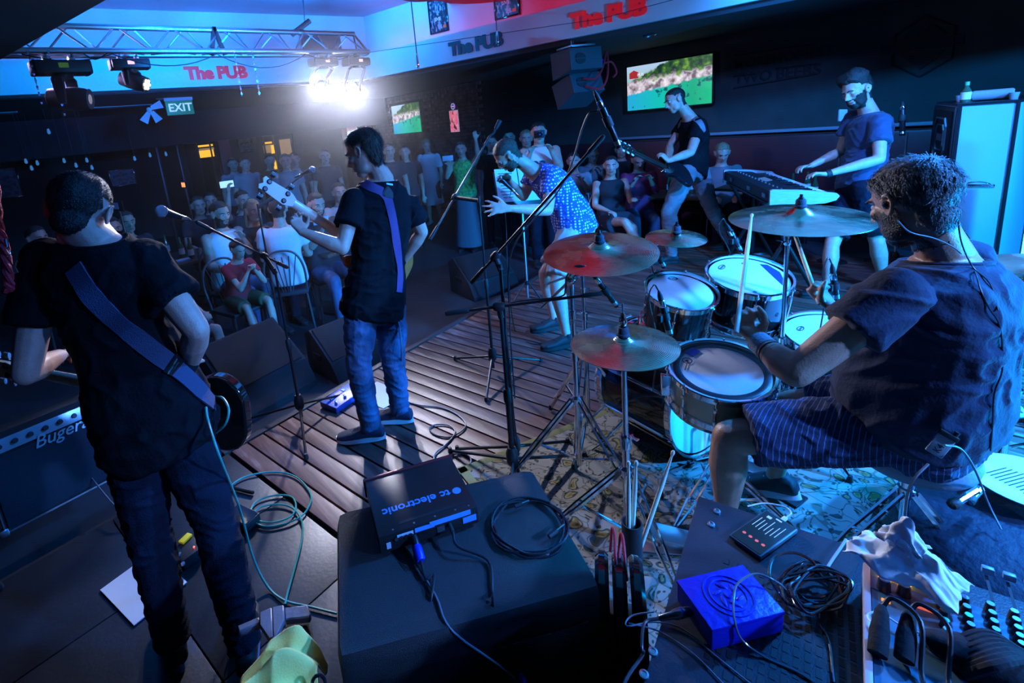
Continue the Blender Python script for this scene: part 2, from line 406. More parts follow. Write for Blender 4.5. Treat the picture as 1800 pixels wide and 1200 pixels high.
def hair_geo(body, C, F, U, s=1., kind='short', n=1500, th=.010, seed=1, length=.018, lift=.35, thin=None):
    """shell of hair grown from the head surface, plus short locks; kind: short, crop, long, quiff, beard"""
    rnd = random.Random(seed); S, F, U = head_frame(F, U); o = V(body['_o']); me = body.data
    loc = []
    for v in me.vertices:
        q = v.co+o-C
        loc.append(None if q.length > .2*s else (q.dot(S)/s, q.dot(F)/s, q.dot(U)/s))
    ok = [l is not None and hair_ok(kind, *l) for l in loc]
    fs = [tuple(p.vertices) for p in me.polygons if all(ok[k] for k in p.vertices)]
    cnt = {}; edge = set()
    for f in fs:
        for a, b in zip(f, f[1:]+f[:1]): k = (min(a, b), max(a, b)); cnt[k] = cnt.get(k, 0)+1
    for k, c in cnt.items():
        if c == 1: edge.update(k)
    ids = sorted({k for f in fs for k in f}); mp = {k: i for i, k in enumerate(ids)}; vs = []; nr = []
    for k in ids:
        v = me.vertices[k]; l = loc[k]; t = th*(.75+.6*noise.noise(V(l)*26+V((seed, 0, 0))))
        if kind == 'quiff' and l[2] > .05: t += (.034+.014*noise.noise(V(l)*14))*min(1, (l[2]-.05)/.04)*(1 if l[1] > -.04 else .5)
        if kind != 'beard': t *= min(1, max(.35, (l[2]+.10)/.09))
        if k in edge: t = min(t, .0022)
        vs.append(v.co+o+v.normal*(t*s)); nr.append(v.normal.copy())
    m = MB(); m.add(vs, [tuple(mp[k] for k in f) for f in fs])
    if not ids: return m
    lv, lf = [], []
    for _ in range(n):
        i = rnd.randrange(len(ids)); l = loc[ids[i]]
        if ids[i] in edge and rnd.random() < .7: continue
        if thin and thin(V(l), rnd): continue
        nn = nr[i]; q = vs[i]-nn*.003
        if kind == 'quiff' and l[2] > .05: d = (0, -.3, .8) if l[1] < .03 else (0, .3, .9)
        elif kind == 'beard': d = (0, .2, -1)
        elif kind == 'long': d = (l[0]*4, -.25, -1)
        else: d = (l[0]*6, .6 if l[2] > .085 else -.2, -.75 if l[2] < .095 else -.1)
        dirn = S*d[0]+F*d[1]+U*d[2]; dirn = (dirn-nn*dirn.dot(nn)).normalized()
        dirn = (dirn+nn*(lift+rnd.uniform(-.1, .25))+V((rnd.gauss(0, .22), rnd.gauss(0, .22), rnd.gauss(0, .22)))).normalized()
        L = length*s*rnd.uniform(.6, 1.4); sd = dirn.cross(nn).normalized()*.0014
        b0 = len(lv); mid = q+dirn*L*.55+nn*.002; tip = q+dirn*L*.95-nn*(.25*L*(1-lift))
        lv += [q-sd, q+sd, mid+sd*.8, mid-sd*.8, tip]; lf += [(b0, b0+1, b0+2, b0+3), (b0+3, b0+2, b0+4)]
    m.add(lv, lf); return m
def hand_geo(mb, W, d, n, t, s=1., curl=(.5, .5, .55, .6), thumb=.5, spread=.10, fr=.0088):
    """palm and five fingers; d forward, n where the palm faces, t towards the thumb"""
    d = V(d).normalized(); n = V(n); n = (n-d*n.dot(d)).normalized(); t = V(t); t = (t-d*t.dot(d)-n*t.dot(n)).normalized()
    R = rotm(t, d, n)
    loft(mb, [(W-d*.015*s, t, n, .024*s, .018*s), (W+d*.015*s, t, n, .029*s, .017*s), (W+d*.05*s, t, n, .040*s, .015*s), (W+d*.083*s, t, n, .040*s, .013*s), (W+d*.092*s, t, n, .034*s, .009*s)], 14)
    for i, (off, L) in enumerate(((.030, .072), (.010, .080), (-.010, .075), (-.029, .059))):
        b = W+d*(.078-.004*abs(i-1))*s+t*off*s; dr = (d+t*(spread*(1.3-i)*.9)).normalized(); ax = dr.cross(n)
        pts = [b]; a = curl[i]*.7
        for k, f in enumerate((.46, .30, .24)):
            dd = dr*math.cos(a)+n*math.sin(a); b = b+dd*L*f*s; pts.append(b); a += curl[i]*1.15
        mb.tube(pts, [fr*s*1.05, fr*s, fr*s*.92, fr*s*.75], 8)
        mb.ell(pts[-1], fr*s*.75, None, 8, 5)
    b = W+d*.022*s+t*.026*s; d1 = (t*.75+d*.62+n*.25*thumb).normalized(); d2 = (t*.25+d*.85+n*.75*thumb).normalized()
    if thumb > .75: d1 = (t*.35+d*.55+n*.75).normalized(); d2 = (d*.45+n*.6-t*.5).normalized()
    pts = [b, b+d1*.036*s, b+d1*.036*s+(d1+d2).normalized()*.030*s, b+d1*.036*s+(d1+d2).normalized()*.030*s+d2*.026*s]
    mb.tube(pts, [.013*s, .0115*s, .010*s, .008*s], 8); mb.ell(pts[-1], .008*s, None, 8, 5)
def shoe(parent, A, F, s=1., m=None, sole=None, name='shoe'):
    """A: ankle, F: toe direction; the sole is .085 below the ankle"""
    F = V(F).normalized(); S = F.cross(V((0, 0, 1))).normalized(); U = S.cross(F).normalized()
    P = lambda y, z: A + F*(y*s) + U*((z-.085)*s)
    mb = MB()
    loft(mb, [(P(-.075, .045), S, U, .018*s, .020*s), (P(-.065, .05), S, U, .033*s, .034*s), (P(-.01, .058), S, U, .038*s, .046*s), (P(.05, .05), S, U, .041*s, .038*s), (P(.11, .038), S, U, .046*s, .026*s), (P(.17, .034), S, U, .043*s, .020*s), (P(.205, .03), S, U, .026*s, .012*s)], 16)
    mb.tube([P(-.012, .07), P(-.018, .105)], [.040*s, .037*s], 14)
    mb.tube([P(.03, .085), P(.10, .062)], [.016*s, .014*s], 8)
    me = fuse(mb, .006*s, 3); o = put(name, me, m or blk_rubber, parent)
    sb = MB(); poly = []
    for k in range(28):
        a = 2*PI*k/28; y = math.sin(a); x = math.cos(a)
        wv = .036+.013*max(0, y)**.5*(1 if y > 0 else 0); poly.append((x*wv*s, (.067+y*.145)*s))
    o_ = A-U*.085*s
    sb.prism(poly, o_, S, F, .034*s) if S.cross(F).dot(U) > 0 else sb.prism(poly, o_+U*.034*s, S, F, .034*s)
    sb.build('shoe_sole', sole or blk_rubber, o)
    lb = MB()
    for k in range(4): 
        y = .035+k*.02; lb.tube([P(y, .086-k*.007)-S*.022*s, P(y+.004, .093-k*.007), P(y, .086-k*.007)+S*.022*s], .0022*s, 5)
    if s > .9: lb.build('shoelace', paper if sole else cable_grey, o)
    return o
def limb(mb, a, b, r0, rm, r1, n=12, mid=.35):
    mb.tube([a, lerp(a, b, mid), lerp(a, b, .75), b], [r0, rm, (rm+r1)/2, r1], n)
def figure(name, label, J, group=None, lv=1, s=1., skinm=None, top=None, topm=None, sleeve=.55, bottom='trousers', botm=None, hair='short', hairm=None, hairn=1200,
           hands=None, shoes=None, sole=None, wide=1., deep=1., belly=0., hem=-.12, beard=None, floor=0., toes=None, top_kind='tee', collar=.0, slx=.0, hair_kw=None, legfat=1., armfat=1., closed_eyes=False, wr=None, face=True, hs=1.05):
    skinm = skinm or skin; topm = topm or tee_navy; botm = botm or denim
    vx = {0: .0055, 1: .008, 2: .013}[lv]
    root = thing(name, label, 'person', (J['pel'].x, J['pel'].y, floor), group)
    C, F, U = J['head'], J['F'], J['U']; sh_ = s*hs
    mb = MB(); head_geo(mb, C, F, U, sh_, lv)
    S_, F_, U_ = head_frame(F, U)
    mb.tube([C-U_*.035*s-F_*.022*s, lerp(C-U_*.05*s-F_*.03*s, J['neck'], .5), J['neck']-(J['neck']-C).normalized()*-.03*s], [.054*s, .057*s, .070*s], 14)
    loft(mb, torso_rings(J, -.2, 1., -.004, s, wide*.97, deep*.97, belly*.9))
    af = armfat
    for k in 'LR':
        sh, el, wr_ = J['sh'+k], J['el'+k], J['wr'+k]
        mb.ell(sh, .056*s*af, None, 12, 8)
        limb(mb, sh, el, .052*s*af, .048*s*af, .038*s*af)
        mb.ell(el, .037*s*af, None, 12, 8)
        mb.tube([el, lerp(el, wr_, .28), lerp(el, wr_, .7), wr_], [.037*s*af, .042*s*af, .031*s*af, .0235*s*af], 12)
        h = (hands or {}).get(k) or {}
        d = h.get('d', (wr_-el).normalized()); nn = h.get('n', V((0, 0, -1))); tt = h.get('t', d.cross(nn)*(1 if k == 'L' else -1))
        if V(nn).cross(d).length < .2: nn = V((.1, .2, 1))
        hand_geo(mb, wr_, d, nn, tt, s*h.get('s', 1.), h.get('curl', (.45, .5, .55, .6)), h.get('thumb', .5), h.get('spread', .1), fr=.0088 if lv == 0 else .0095)
        hp, kn, an = J['hip'+k], J['kn'+k], J['an'+k]
        lf = legfat
        if bottom != 'gown':
            mb.tube([hp, lerp(hp, kn, .3), lerp(hp, kn, .8), kn], [.080*s*lf, .078*s*lf, .058*s*lf, .052*s*lf], 14)
            mb.ell(kn, (.050*s*lf,)*3, None, 12, 8)
            mb.tube([kn, lerp(kn, an, .3)+( (kn-an).cross((J['hipR']-J['hipL'])).normalized()*0), lerp(kn, an, .75), an], [.050*s*lf, .057*s*lf, .038*s, .033*s], 14)
            mb.ell(an-V((0, 0, .02)), .036*s, None, 10, 6)
    me = fuse(mb, vx, 4); body = put('body', me, skinm, root)
    if face: face_parts(body, C, F, U, sh_, closed_eyes)
    # top
    if top_kind != 'none':
        mt = MB(); loft(mt, torso_rings(J, hem, .965, .012*s, s, wide, deep, belly, flare=.06))
        for k in 'LR':
            if top_kind == 'vest': break
            sh, el, wr_ = J['sh'+k], J['el'+k], J['wr'+k]
            mt.ell(sh, .067*s*af, None, 14, 9)
            if sleeve <= 1:
                e = lerp(sh, el, sleeve); mt.tube([sh, lerp(sh, e, .5), e], [.066*s*af, .066*s*af, (.066+slx)*s*af], 16)
            else:
                mt.tube([sh, lerp(sh, el, .5), el], [.066*s, .060*s, .052*s], 16); mt.ell(el, .051*s, None, 12, 8)
                e = lerp(el, wr_, min(1, sleeve-1)); mt.tube([el, e], [.051*s, .040*s], 16)
        me = fuse(mt, vx*1.15, 4, wr=wr or ((.006*s, 11) if lv < 2 else None)); shirt = put('shirt' if top_kind != 'vest' else 'vest_top', me, topm, root)
        if lv < 2:
            rr = torso_rings(J, .962, .972, .012*s, s, wide, deep, belly, 2)[1]
            cm = MB(); n_ = 24
            cm.tube([rr[0]+rr[1]*(rr[3]*.98*math.cos(2*PI*q/n_))+rr[2]*(rr[4]*.98*math.sin(2*PI*q/n_)) for q in range(n_+1)], .006*s, 6); cm.build('collar', topm, shirt)
    else: shirt = None
    # bottom
    mp = MB(); lf = legfat
    if bottom in ('trousers', 'shorts', 'skirt', 'gown'):
        loft(mp, torso_rings(J, -.2, .10, .008*s, s, wide, deep, belly*.8))
        if bottom in ('skirt', 'gown'):
            hc = (J['hipL']+J['hipR'])/2; kc = (J['knL']+J['knR'])/2; ac = (J['anL']+J['anR'])/2
            e = lerp(hc, kc, .6) if bottom == 'skirt' else ac
            sd = (J['hipR']-J['hipL']).normalized(); ax = (e-hc).normalized(); fw = ax.cross(sd).normalized()
            loft(mp, [(hc+V((0, 0, .05)), sd, fw, .165*s, .12*s), (lerp(hc, e, .5), sd, fw, .19*s, .15*s), (e, sd, fw, (.19 if bottom == 'skirt' else .24)*s, (.15 if bottom == 'skirt' else .22)*s)])
        else:
            for k in 'LR':
                hp, kn, an = J['hip'+k], J['kn'+k], J['an'+k]
                mp.ell(hp, .098*s*lf, None, 14, 9)
                if bottom == 'trousers':
                    mp.tube([hp, lerp(hp, kn, .35), lerp(hp, kn, .8), kn], [.094*s*lf, .091*s*lf, .073*s*lf, .068*s*lf], 16); mp.ell(kn, .067*s*lf, None, 14, 9)
                    mp.tube([kn, lerp(kn, an, .3), lerp(kn, an, .8), an-V((0, 0, .015*s))], [.067*s*lf, .067*s*lf, .056*s, .056*s], 16)
                else:
                    e = lerp(hp, kn, .86); mp.tube([hp, lerp(hp, kn, .35), e], [.098*s*lf, .098*s*lf, .092*s*lf], 18)
        nm = {'trousers': 'trousers', 'shorts': 'shorts', 'skirt': 'skirt', 'gown': 'dress_skirt'}[bottom]
        me = fuse(mp, vx*1.15, 4, wr=((.007*s, 13) if lv < 2 else None)); put(nm, me, botm, root)
    if shoes is not False:
        for k in 'LR':
            tf = (toes or {}).get(k) or V((F_.x, F_.y, 0))
            if abs(V(tf).normalized().z) > .97: tf = V((1, 0, 0))
            shoe(root, J['an'+k], tf, s, shoes, sole)
    if hair:
        kw = dict(hair_kw or {}); n_ = hairn if lv < 2 else 260
        hm = hair_geo(body, C, F, U, sh_, hair, n_, **kw)
        hm.build('hair', hairm or hair_dark, body, smooth=60)
        if hair == 'long':
            m2 = MB(); Pq = lambda x, y, z: C+(S_*x+F_*y+U_*z)*sh_
            for q in range(7):
                a = -1.25+2.5*q/6; x = math.sin(a)*.07; y = -math.cos(a)*.085
                m2.tube(spline([Pq(x*.9, y*.9, .04), Pq(x*1.15, y*1.12, -.06), Pq(x*1.2, y*1.1-.005, -.17), Pq(x*1.0, y-.01, -.27)], 3), [.020*s]*6+[.018*s]*3+[.006*s], 7)
            m2.build('long_lock', hairm or hair_dark, body, smooth=60)
    if beard:
        hair_geo(body, C, F, U, sh_, 'beard', 900 if lv < 2 else 120, th=.0045, length=.009, seed=5).build('beard', beard, body, smooth=60)
    return root, body, shirt
def stand(pos, ang, h=1.75, lean=0., arms='down', turn=0., nod=0., stance=.09):
    """joints of a standing person; ang = heading (0 along +x), pos on the floor"""
    s = h/1.78; fw = V((math.cos(ang), math.sin(ang), 0)); rg = V((fw.y, -fw.x, 0)); Z = V((0, 0, 1)); p = V(pos)
    J = {}
    J['pel'] = p+Z*.95*s; J['chest'] = p+Z*1.22*s+fw*lean*.5; J['neck'] = p+Z*1.50*s+fw*lean
    hf = V((math.cos(ang+turn), math.sin(ang+turn), -nod)).normalized(); J['F'] = hf; J['U'] = Z+fw*.01
    J['head'] = p+Z*1.645*s+fw*(lean*1.1+.03)
    for k, sg in (('R', 1), ('L', -1)):
        J['sh'+k] = p+Z*1.42*s+rg*sg*.185*s+fw*lean*.9; J['hip'+k] = p+Z*.90*s+rg*sg*.095*s
        J['kn'+k] = p+Z*.49*s+rg*sg*(stance+.01)+fw*.03; J['an'+k] = p+Z*.085*s+rg*sg*(stance+.02)
        sh = J['sh'+k]; a = arms if isinstance(arms, str) else arms[0 if k == 'R' else 1]
        if a == 'down': el = sh-Z*.29*s+rg*sg*.05-fw*.02; wr = el-Z*.24*s+fw*.06
        elif a == 'fold': el = sh-Z*.27*s+rg*sg*.04+fw*.04; wr = el+fw*.17-rg*sg*.18+Z*.05
        elif a == 'phone': el = sh-Z*.18*s+fw*.18+rg*sg*.03; wr = el+Z*.20*s+fw*.12-rg*sg*.10
        elif a == 'clap': el = sh-Z*.24*s+fw*.10+rg*sg*.05; wr = el+Z*.14*s+fw*.16-rg*sg*.14
        elif a == 'up': el = sh+Z*.12*s+fw*.12+rg*sg*.12; wr = el+Z*.25*s+fw*.04
        J['el'+k] = el; J['wr'+k] = wr
    return J
def seat(pos, ang, h=1.7, lean=0., arms='lap', turn=0., nod=.1, sh_=.47, cross=False):
    s = h/1.75; fw = V((math.cos(ang), math.sin(ang), 0)); rg = V((fw.y, -fw.x, 0)); Z = V((0, 0, 1)); p = V(pos); J = {}
    J['pel'] = p+Z*(sh_+.10); J['chest'] = p+Z*(sh_+.38*s)+fw*(lean*.4); J['neck'] = p+Z*(sh_+.63*s)+fw*lean
    J['head'] = p+Z*(sh_+.785*s)+fw*(lean*1.15+.03); J['F'] = V((math.cos(ang+turn), math.sin(ang+turn), -nod)); J['U'] = Z+fw*.01
    for k, sg in (('R', 1), ('L', -1)):
        J['sh'+k] = p+Z*(sh_+.56*s)+rg*sg*.175*s+fw*lean*.9; J['hip'+k] = p+Z*(sh_+.07)+rg*sg*.09+fw*.02
        J['kn'+k] = p+Z*(sh_+.05)+rg*sg*.11+fw*.42*s; J['an'+k] = p+Z*.085+rg*sg*.11+fw*(.44 if k == 'R' else .36)
        if cross and k == 'R': J['knR'] = p+Z*(sh_+.13)-rg*.02+fw*.42*s; J['anR'] = p+Z*.22-rg*.20+fw*.52
        sh = J['sh'+k]; a = arms if isinstance(arms, str) else arms[0 if k == 'R' else 1]
        if a == 'lap': el = sh-Z*.26*s+fw*.06+rg*sg*.05; wr = el+fw*.20-rg*sg*.10-Z*.04
        elif a == 'chin': el = sh-Z*.24*s+fw*.18; wr = el+Z*.20*s+fw*.02-rg*sg*.09
        elif a == 'phone': el = sh-Z*.18*s+fw*.16; wr = el+Z*.17*s+fw*.12-rg*sg*.08
        elif a == 'up': el = sh+Z*.10*s+fw*.12+rg*sg*.08; wr = el+Z*.26*s+fw*.05-rg*sg*.04
        elif a == 'drink': el = sh-Z*.24*s+fw*.10+rg*sg*.04; wr = el+fw*.20+Z*.06-rg*sg*.05
        J['el'+k] = el; J['wr'+k] = wr
    return J
# ------------------------------------------------------------------ setting
SA = math.radians(9); E_ = V((math.cos(SA), math.sin(SA), 0)); N_ = V((-math.sin(SA), math.cos(SA), 0)); Z_ = V((0, 0, 1))
def SP(e, n, z=0.): return E_*e+N_*n+Z_*z
RS = rotm(E_, N_, Z_)
def wood_mat():
    m = mat('worn_deck_board', (.20, .09, .065), .42); nt, N, L, b = nodes(m)
    tc = N.new('ShaderNodeTexCoord'); oi = N.new('ShaderNodeObjectInfo')
    mp = N.new('ShaderNodeMapping'); mp.inputs['Rotation'].default_value = (0, 0, -SA); mp.inputs['Scale'].default_value = (14, 1.2, 8)
    L.new(tc.outputs['Object'], mp.inputs[0])
    vm = N.new('ShaderNodeVectorMath'); vm.operation = 'ADD'; L.new(mp.outputs[0], vm.inputs[0])
    cb = N.new('ShaderNodeCombineXYZ'); ml = N.new('ShaderNodeMath'); ml.operation = 'MULTIPLY'; ml.inputs[1].default_value = 40; L.new(oi.outputs['Random'], ml.inputs[0]); L.new(ml.outputs[0], cb.inputs[1]); L.new(cb.outputs[0], vm.inputs[1])
    n1 = N.new('ShaderNodeTexNoise'); n1.inputs['Scale'].default_value = 2.2; n1.inputs['Detail'].default_value = 8; L.new(vm.outputs[0], n1.inputs['Vector'])
    n2 = N.new('ShaderNodeTexNoise'); n2.inputs['Scale'].default_value = 1.6; n2.inputs['Detail'].default_value = 9; n2.inputs['Roughness'].default_value = .68; L.new(tc.outputs['Object'], n2.inputs['Vector'])
    r1 = N.new('ShaderNodeValToRGB'); e = r1.color_ramp.elements; e[0].position = .3; e[0].color = (.075, .030, .026, 1); e[1].position = .72; e[1].color = (.24, .115, .085, 1); L.new(n1.outputs[0], r1.inputs[0])
    r2 = N.new('ShaderNodeValToRGB'); e = r2.color_ramp.elements; e[0].position = .54; e[0].color = (0, 0, 0, 1); e[1].position = .68; e[1].color = (.75, .75, .75, 1)
    mx0 = N.new('ShaderNodeMix'); mx0.data_type = 'FLOAT'; mx0.inputs[0].default_value = .4; L.new(n2.outputs[0], mx0.inputs[2]); L.new(n1.outputs[0], mx0.inputs[3]); L.new(mx0.outputs[0], r2.inputs[0])
    mx = N.new('ShaderNodeMix'); mx.data_type = 'RGBA'; L.new(r2.outputs[0], mx.inputs[0]); L.new(r1.outputs[0], mx.inputs[6]); mx.inputs[7].default_value = (.42, .36, .33, 1)
    hs = N.new('ShaderNodeHueSaturation'); ma = N.new('ShaderNodeMapRange'); ma.inputs[3].default_value = .7; ma.inputs[4].default_value = 1.3; L.new(oi.outputs['Random'], ma.inputs[0]); L.new(ma.outputs[0], hs.inputs['Value']); L.new(mx.outputs[2], hs.inputs['Color'])
    L.new(hs.outputs[0], b.inputs['Base Color'])
    rr = N.new('ShaderNodeMapRange'); rr.inputs[3].default_value = .30; rr.inputs[4].default_value = .62; L.new(n2.outputs[0], rr.inputs[0]); L.new(rr.outputs[0], b.inputs['Roughness'])
    bp = N.new('ShaderNodeBump'); bp.inputs['Strength'].default_value = .35; bp.inputs['Distance'].default_value = .004; L.new(n1.outputs[0], bp.inputs['Height']); L.new(bp.outputs[0], b.inputs['Normal'])
    return m
deckm = wood_mat()
tilem = mat('slate_tile', (.022, .024, .030), .40, bump=.08, bscale=60, var=.25, vscale=5)
fl = struct(MB().box((2.5, 6.5, -.25), (14, 20, .1)).build('floor', mat('hall_floor', (.045, .045, .05), .45, bump=.1, bscale=20, var=.2, vscale=2)))
# stage deck: every board is an object of its own
NB, NF = -2.6, 2.72
base = struct(MB().box(SP(3.6, (NB+NF)/2, -.115), (5.28, NF-NB, .17), RS).build('stage_deck_base', blk_rubber))
pitch = .105; pm = None
for i in range(50):
    e = .985+pitch*(i+.5)
    if pm is None:
        pm = MB().box((0, 0, -.0145), (pitch-.011, NF-NB-.01, .029), RS, .003).mesh('plank'); pm.materials.append(deckm)
    o = bpy.data.objects.new('plank', pm); COL.objects.link(o); o.parent = base; o.location = SP(e, (NB+NF)/2, random.uniform(-.0012, .0012)); o['_o'] = tuple(o.location)
struct(MB().box(SP(3.6, NF+.03, -.02), (5.3, .05, .05), RS, .006).build('trim_1', mat('dark_edging', (.05, .04, .04), .5, bump=.2)))
# tiled platform to the left
tb = struct(MB().box(SP(-1.4, (NB+NF)/2+.02, -.115), (4.74, NF-NB+.06, .18), RS).build('floor_platform', mat('grout', (.02, .02, .023), .9)))
tm = MB().box((0, 0, -.013), (.594, .594, .02), RS, .002).mesh('tile'); tm.materials.append(tilem)
for i in range(8):
    for j in range(9):
        e = .97-.3-.6*i; n = NF-.3-.6*j
        if n < NB+.2: continue
        o = bpy.data.objects.new('tile', tm); COL.objects.link(o); o.parent = tb; o.location = SP(e, n, random.uniform(-.0006, .0006)); o['_o'] = tuple(o.location)
struct(MB().box(SP(7.6, -.6, -.11), (2.6, 4.6, .19), RS).build('floor_side_platform', mat('side_platform_paint', (.05, .055, .065), .5, bump=.2, bscale=30)))
# room shell
struct(MB().box((7.32, 5.0, 1.15), (.2, 18, 2.75)).build('wall_right', dark_wall))
struct(MB().box((2.0, 13.1, 1.15), (11, .2, 2.8)).build('wall_far', mat('far_wall_paint', (.035, .032, .035), .85, bump=.2)))
struct(MB().box((-4.3, 5, 1.6), (.2, 18, 3.7)).build('wall_left', dark_wall))
struct(MB().box((1.6, -3.7, 1.6), (12, .2, 3.7)).build('wall_back', dark_wall))
struct(MB().box((2.3, 2.2, 3.50), (10.4, 12.2, .12)).build('ceiling', plaster))
# low dark ceiling at the left, and the dropped ceilings beyond the fascia
cl = [(.01, 4.57), (1.5, -1.0), (1.5, -3.6), (-4.2, -3.6), (-4.2, 7.1), (-.66, 7.05)]
struct(MB().prism(cl, (0, 0, 2.45), (1, 0, 0), (0, 1, 0), .99).build('ceiling_low', dark_ceil, smooth=0))
FC = V((4.27, 6.72, 0)); FLd = V((-.9976, .0695, 0)); FRd = V((.212, -.977, 0)); FLn = V((-.0695, -.9976, 0)); FRn = V((-.977, -.212, 0))
ZB, ZT = 2.485, 2.83
def wallseg(name, a, d, L, nn, off, th, z0, z1, m, t0=0.):
    c = a+d*((L+t0)/2)-nn*(off+th/2)+Z_*((z0+z1)/2)
    return struct(MB().box(c, (abs(L-t0), th, z1-z0), rotm(d, nn, Z_) if d.cross(nn).z > 0 else rotm(-d, nn, Z_)).build(name, m))
wallseg('trim_2', FC, FLd, 7.6, FLn, 0, .32, ZB, ZT, plaster, -.05)
wallseg('trim_3', FC, FRd, 9.6, FRn, 0, .32, ZB, ZT, plaster, -.05)
wallseg('wall_upper_left', FC, FLd, 7.6, FLn, .30, .12, ZT-.1, 3.46, plaster, -.4)
wallseg('wall_upper_right', FC, FRd, 9.6, FRn, .30, .12, ZT-.1, 3.46, plaster, -.4)
struct(MB().prism([(-4.3, 7.6), (4.2, 7.03), (7.3, 7.03), (7.3, 13.2), (-4.3, 13.2)], (0, 0, 2.47), (1, 0, 0), (0, 1, 0), .12).build('ceiling_far', dark_ceil, smooth=0))
q0 = FC-FRn*.32; q1 = FC+FRd*9.6-FRn*.02; q0b = FC-FRn*.03
struct(MB().prism([(q0b.x, 7.04), (q1.x, q1.y), (7.3, q1.y), (7.3, 7.04)], (0, 0, 2.43), (1, 0, 0), (0, 1, 0), .052).build('ceiling_right', dark_ceil, smooth=0))
struct(MB().box((2.0, 10.8, 2.16), (10.4, .3, .62)).build('trim_4', mat('header_paint', (.018, .018, .026), .8, bump=.1)))
# brick face in the far right corner
bk_ = MB()
rnd = random.Random(3)
for r in range(35):
    for c in range(17):
        y = 7.4+c*.232+(r % 2)*.116
        if y > 11.3 or (9.12 < y < 10.44 and 1.52 < -.13+r*.075 < 2.30): continue
        bk_.box((7.205-rnd.uniform(0, .006), y, -.13+r*.075), (.03, .218, .064))
bo = bk_.build('brickwork', mat('dark_brick', (.16, .12, .13), .8, bump=.4, bscale=60, var=.4, vscale=5), smooth=0); bo['kind'] = 'stuff'; bo['label'] = 'dark painted brick facing on the wall around the smaller screen'; bo['category'] = 'brickwork'
# ledge of the booth seating on the right wall
struct(MB().box((7.19, 2.3, 1.2), (.06, 4.2, .035), None, .004).build('trim_5', mat('pale_ledge', (.25, .27, .3), .5, bump=.05)))
bs = thing('booth_bench', 'dark red upholstered bench running along the right wall under the ledge', 'bench', (6.95, 3.6, -.2))
MB().box((7.12, 3.6, .72), (.10, 5.6, .86), None, .03).build('backrest', mat('dark_red_vinyl', (.10, .006, .01), .45, bump=.15, bscale=20), bs)
MB().box((6.86, 3.6, .16), (.5, 5.6, .14), None, .04).build('seat', MATS['dark_red_vinyl'], bs)
MB().box((6.88, 3.6, -.055), (.42, 5.5, .29)).build('plinth', blk_plastic, bs)
# pink light strips lying on the two ledges
pinkm = mat('pink_led', (1, .1, .25), .5, emit=(1.0, .03, .16), estr=9)
pink2 = mat('pink_led_dim', (1, .3, .45), .5, emit=(1.0, .10, .40), estr=1.2)
for nm, d, nn, L, m, lab in (('led_strip', FRd, FRn, 8.6, pinkm, 'glowing pink light strip lying along the top of the right ledge'), ('led_strip', FLd, FLn, 6.8, pink2, 'dim pink light strip lying along the top of the left ledge')):
    o = MB().box(FC+d*(L/2+.25)-nn*(.09 if nm == 'led_strip' and m is pinkm else .12)+Z_*(ZT+.008), (L, .02, .012), rotm(d, nn, Z_)).build(nm, m); tag(o, lab, 'light strip')
# lettering on the fascia
def pub_sign(pa, pb, plane, m, label):
    root = thing('wall_sign', label, 'sign', pa)
    ux = (pb-pa).normalized(); L = (pb-pa).length
    t = text_mb('The PUB', (0, 0, 0), (1, 0, 0), (0, 1, 0), 1, .1, bold=.028, space=.93)
    w_ = max(v.x for v in t.v)-min(v.x for v in t.v); k = L/w_
    nz = ux.cross(Z_)
    for ch, seg in (('The', 0), ('PUB', 1)):
        tt = text_mb(ch, (0, 0, 0), (1, 0, 0), (0, 1, 0), 1, .1, bold=.055, space=.92)
        x0 = 0 if seg == 0 else w_-max(v.x for v in tt.v)
        mb = MB(); mb.add([pa+ux*((v.x+x0)*k)+Z_*(v.y*k*.92)+nz*(v.z*k*.35) for v in tt.v], tt.f)
        mb.build('word_'+('the' if seg == 0 else 'pub'), m, root)
def onF(u, v, d, nn):           # pixel to the fascia plane
    dr = c2w(V((u-PX, v-PY, _f))); t = (FC-CAMP).dot(nn)/dr.dot(nn); p = CAMP+dr*t; return p+nn*.012
pub_sign(onF(327, 139, FLd, FLn), onF(436, 136, FLd, FLn), FLn, red_plastic, 'red raised lettering on the white band left of the truss lamps')
a_, b_ = onF(792, 98, FRd, FRn), onF(887, 78, FRd, FRn); b_.z = a_.z = (a_.z+b_.z)/2
pub_sign(a_, b_, FRn, blk_letters, 'dark raised lettering on the white band, behind a hanging cord')
a_, b_ = onF(1005, 51, FRd, FRn), onF(1139, 24, FRd, FRn); b_.z = a_.z = (a_.z+b_.z)/2
pub_sign(a_, b_, FRn, red_plastic, 'red raised lettering on the white band above the hanging speaker')
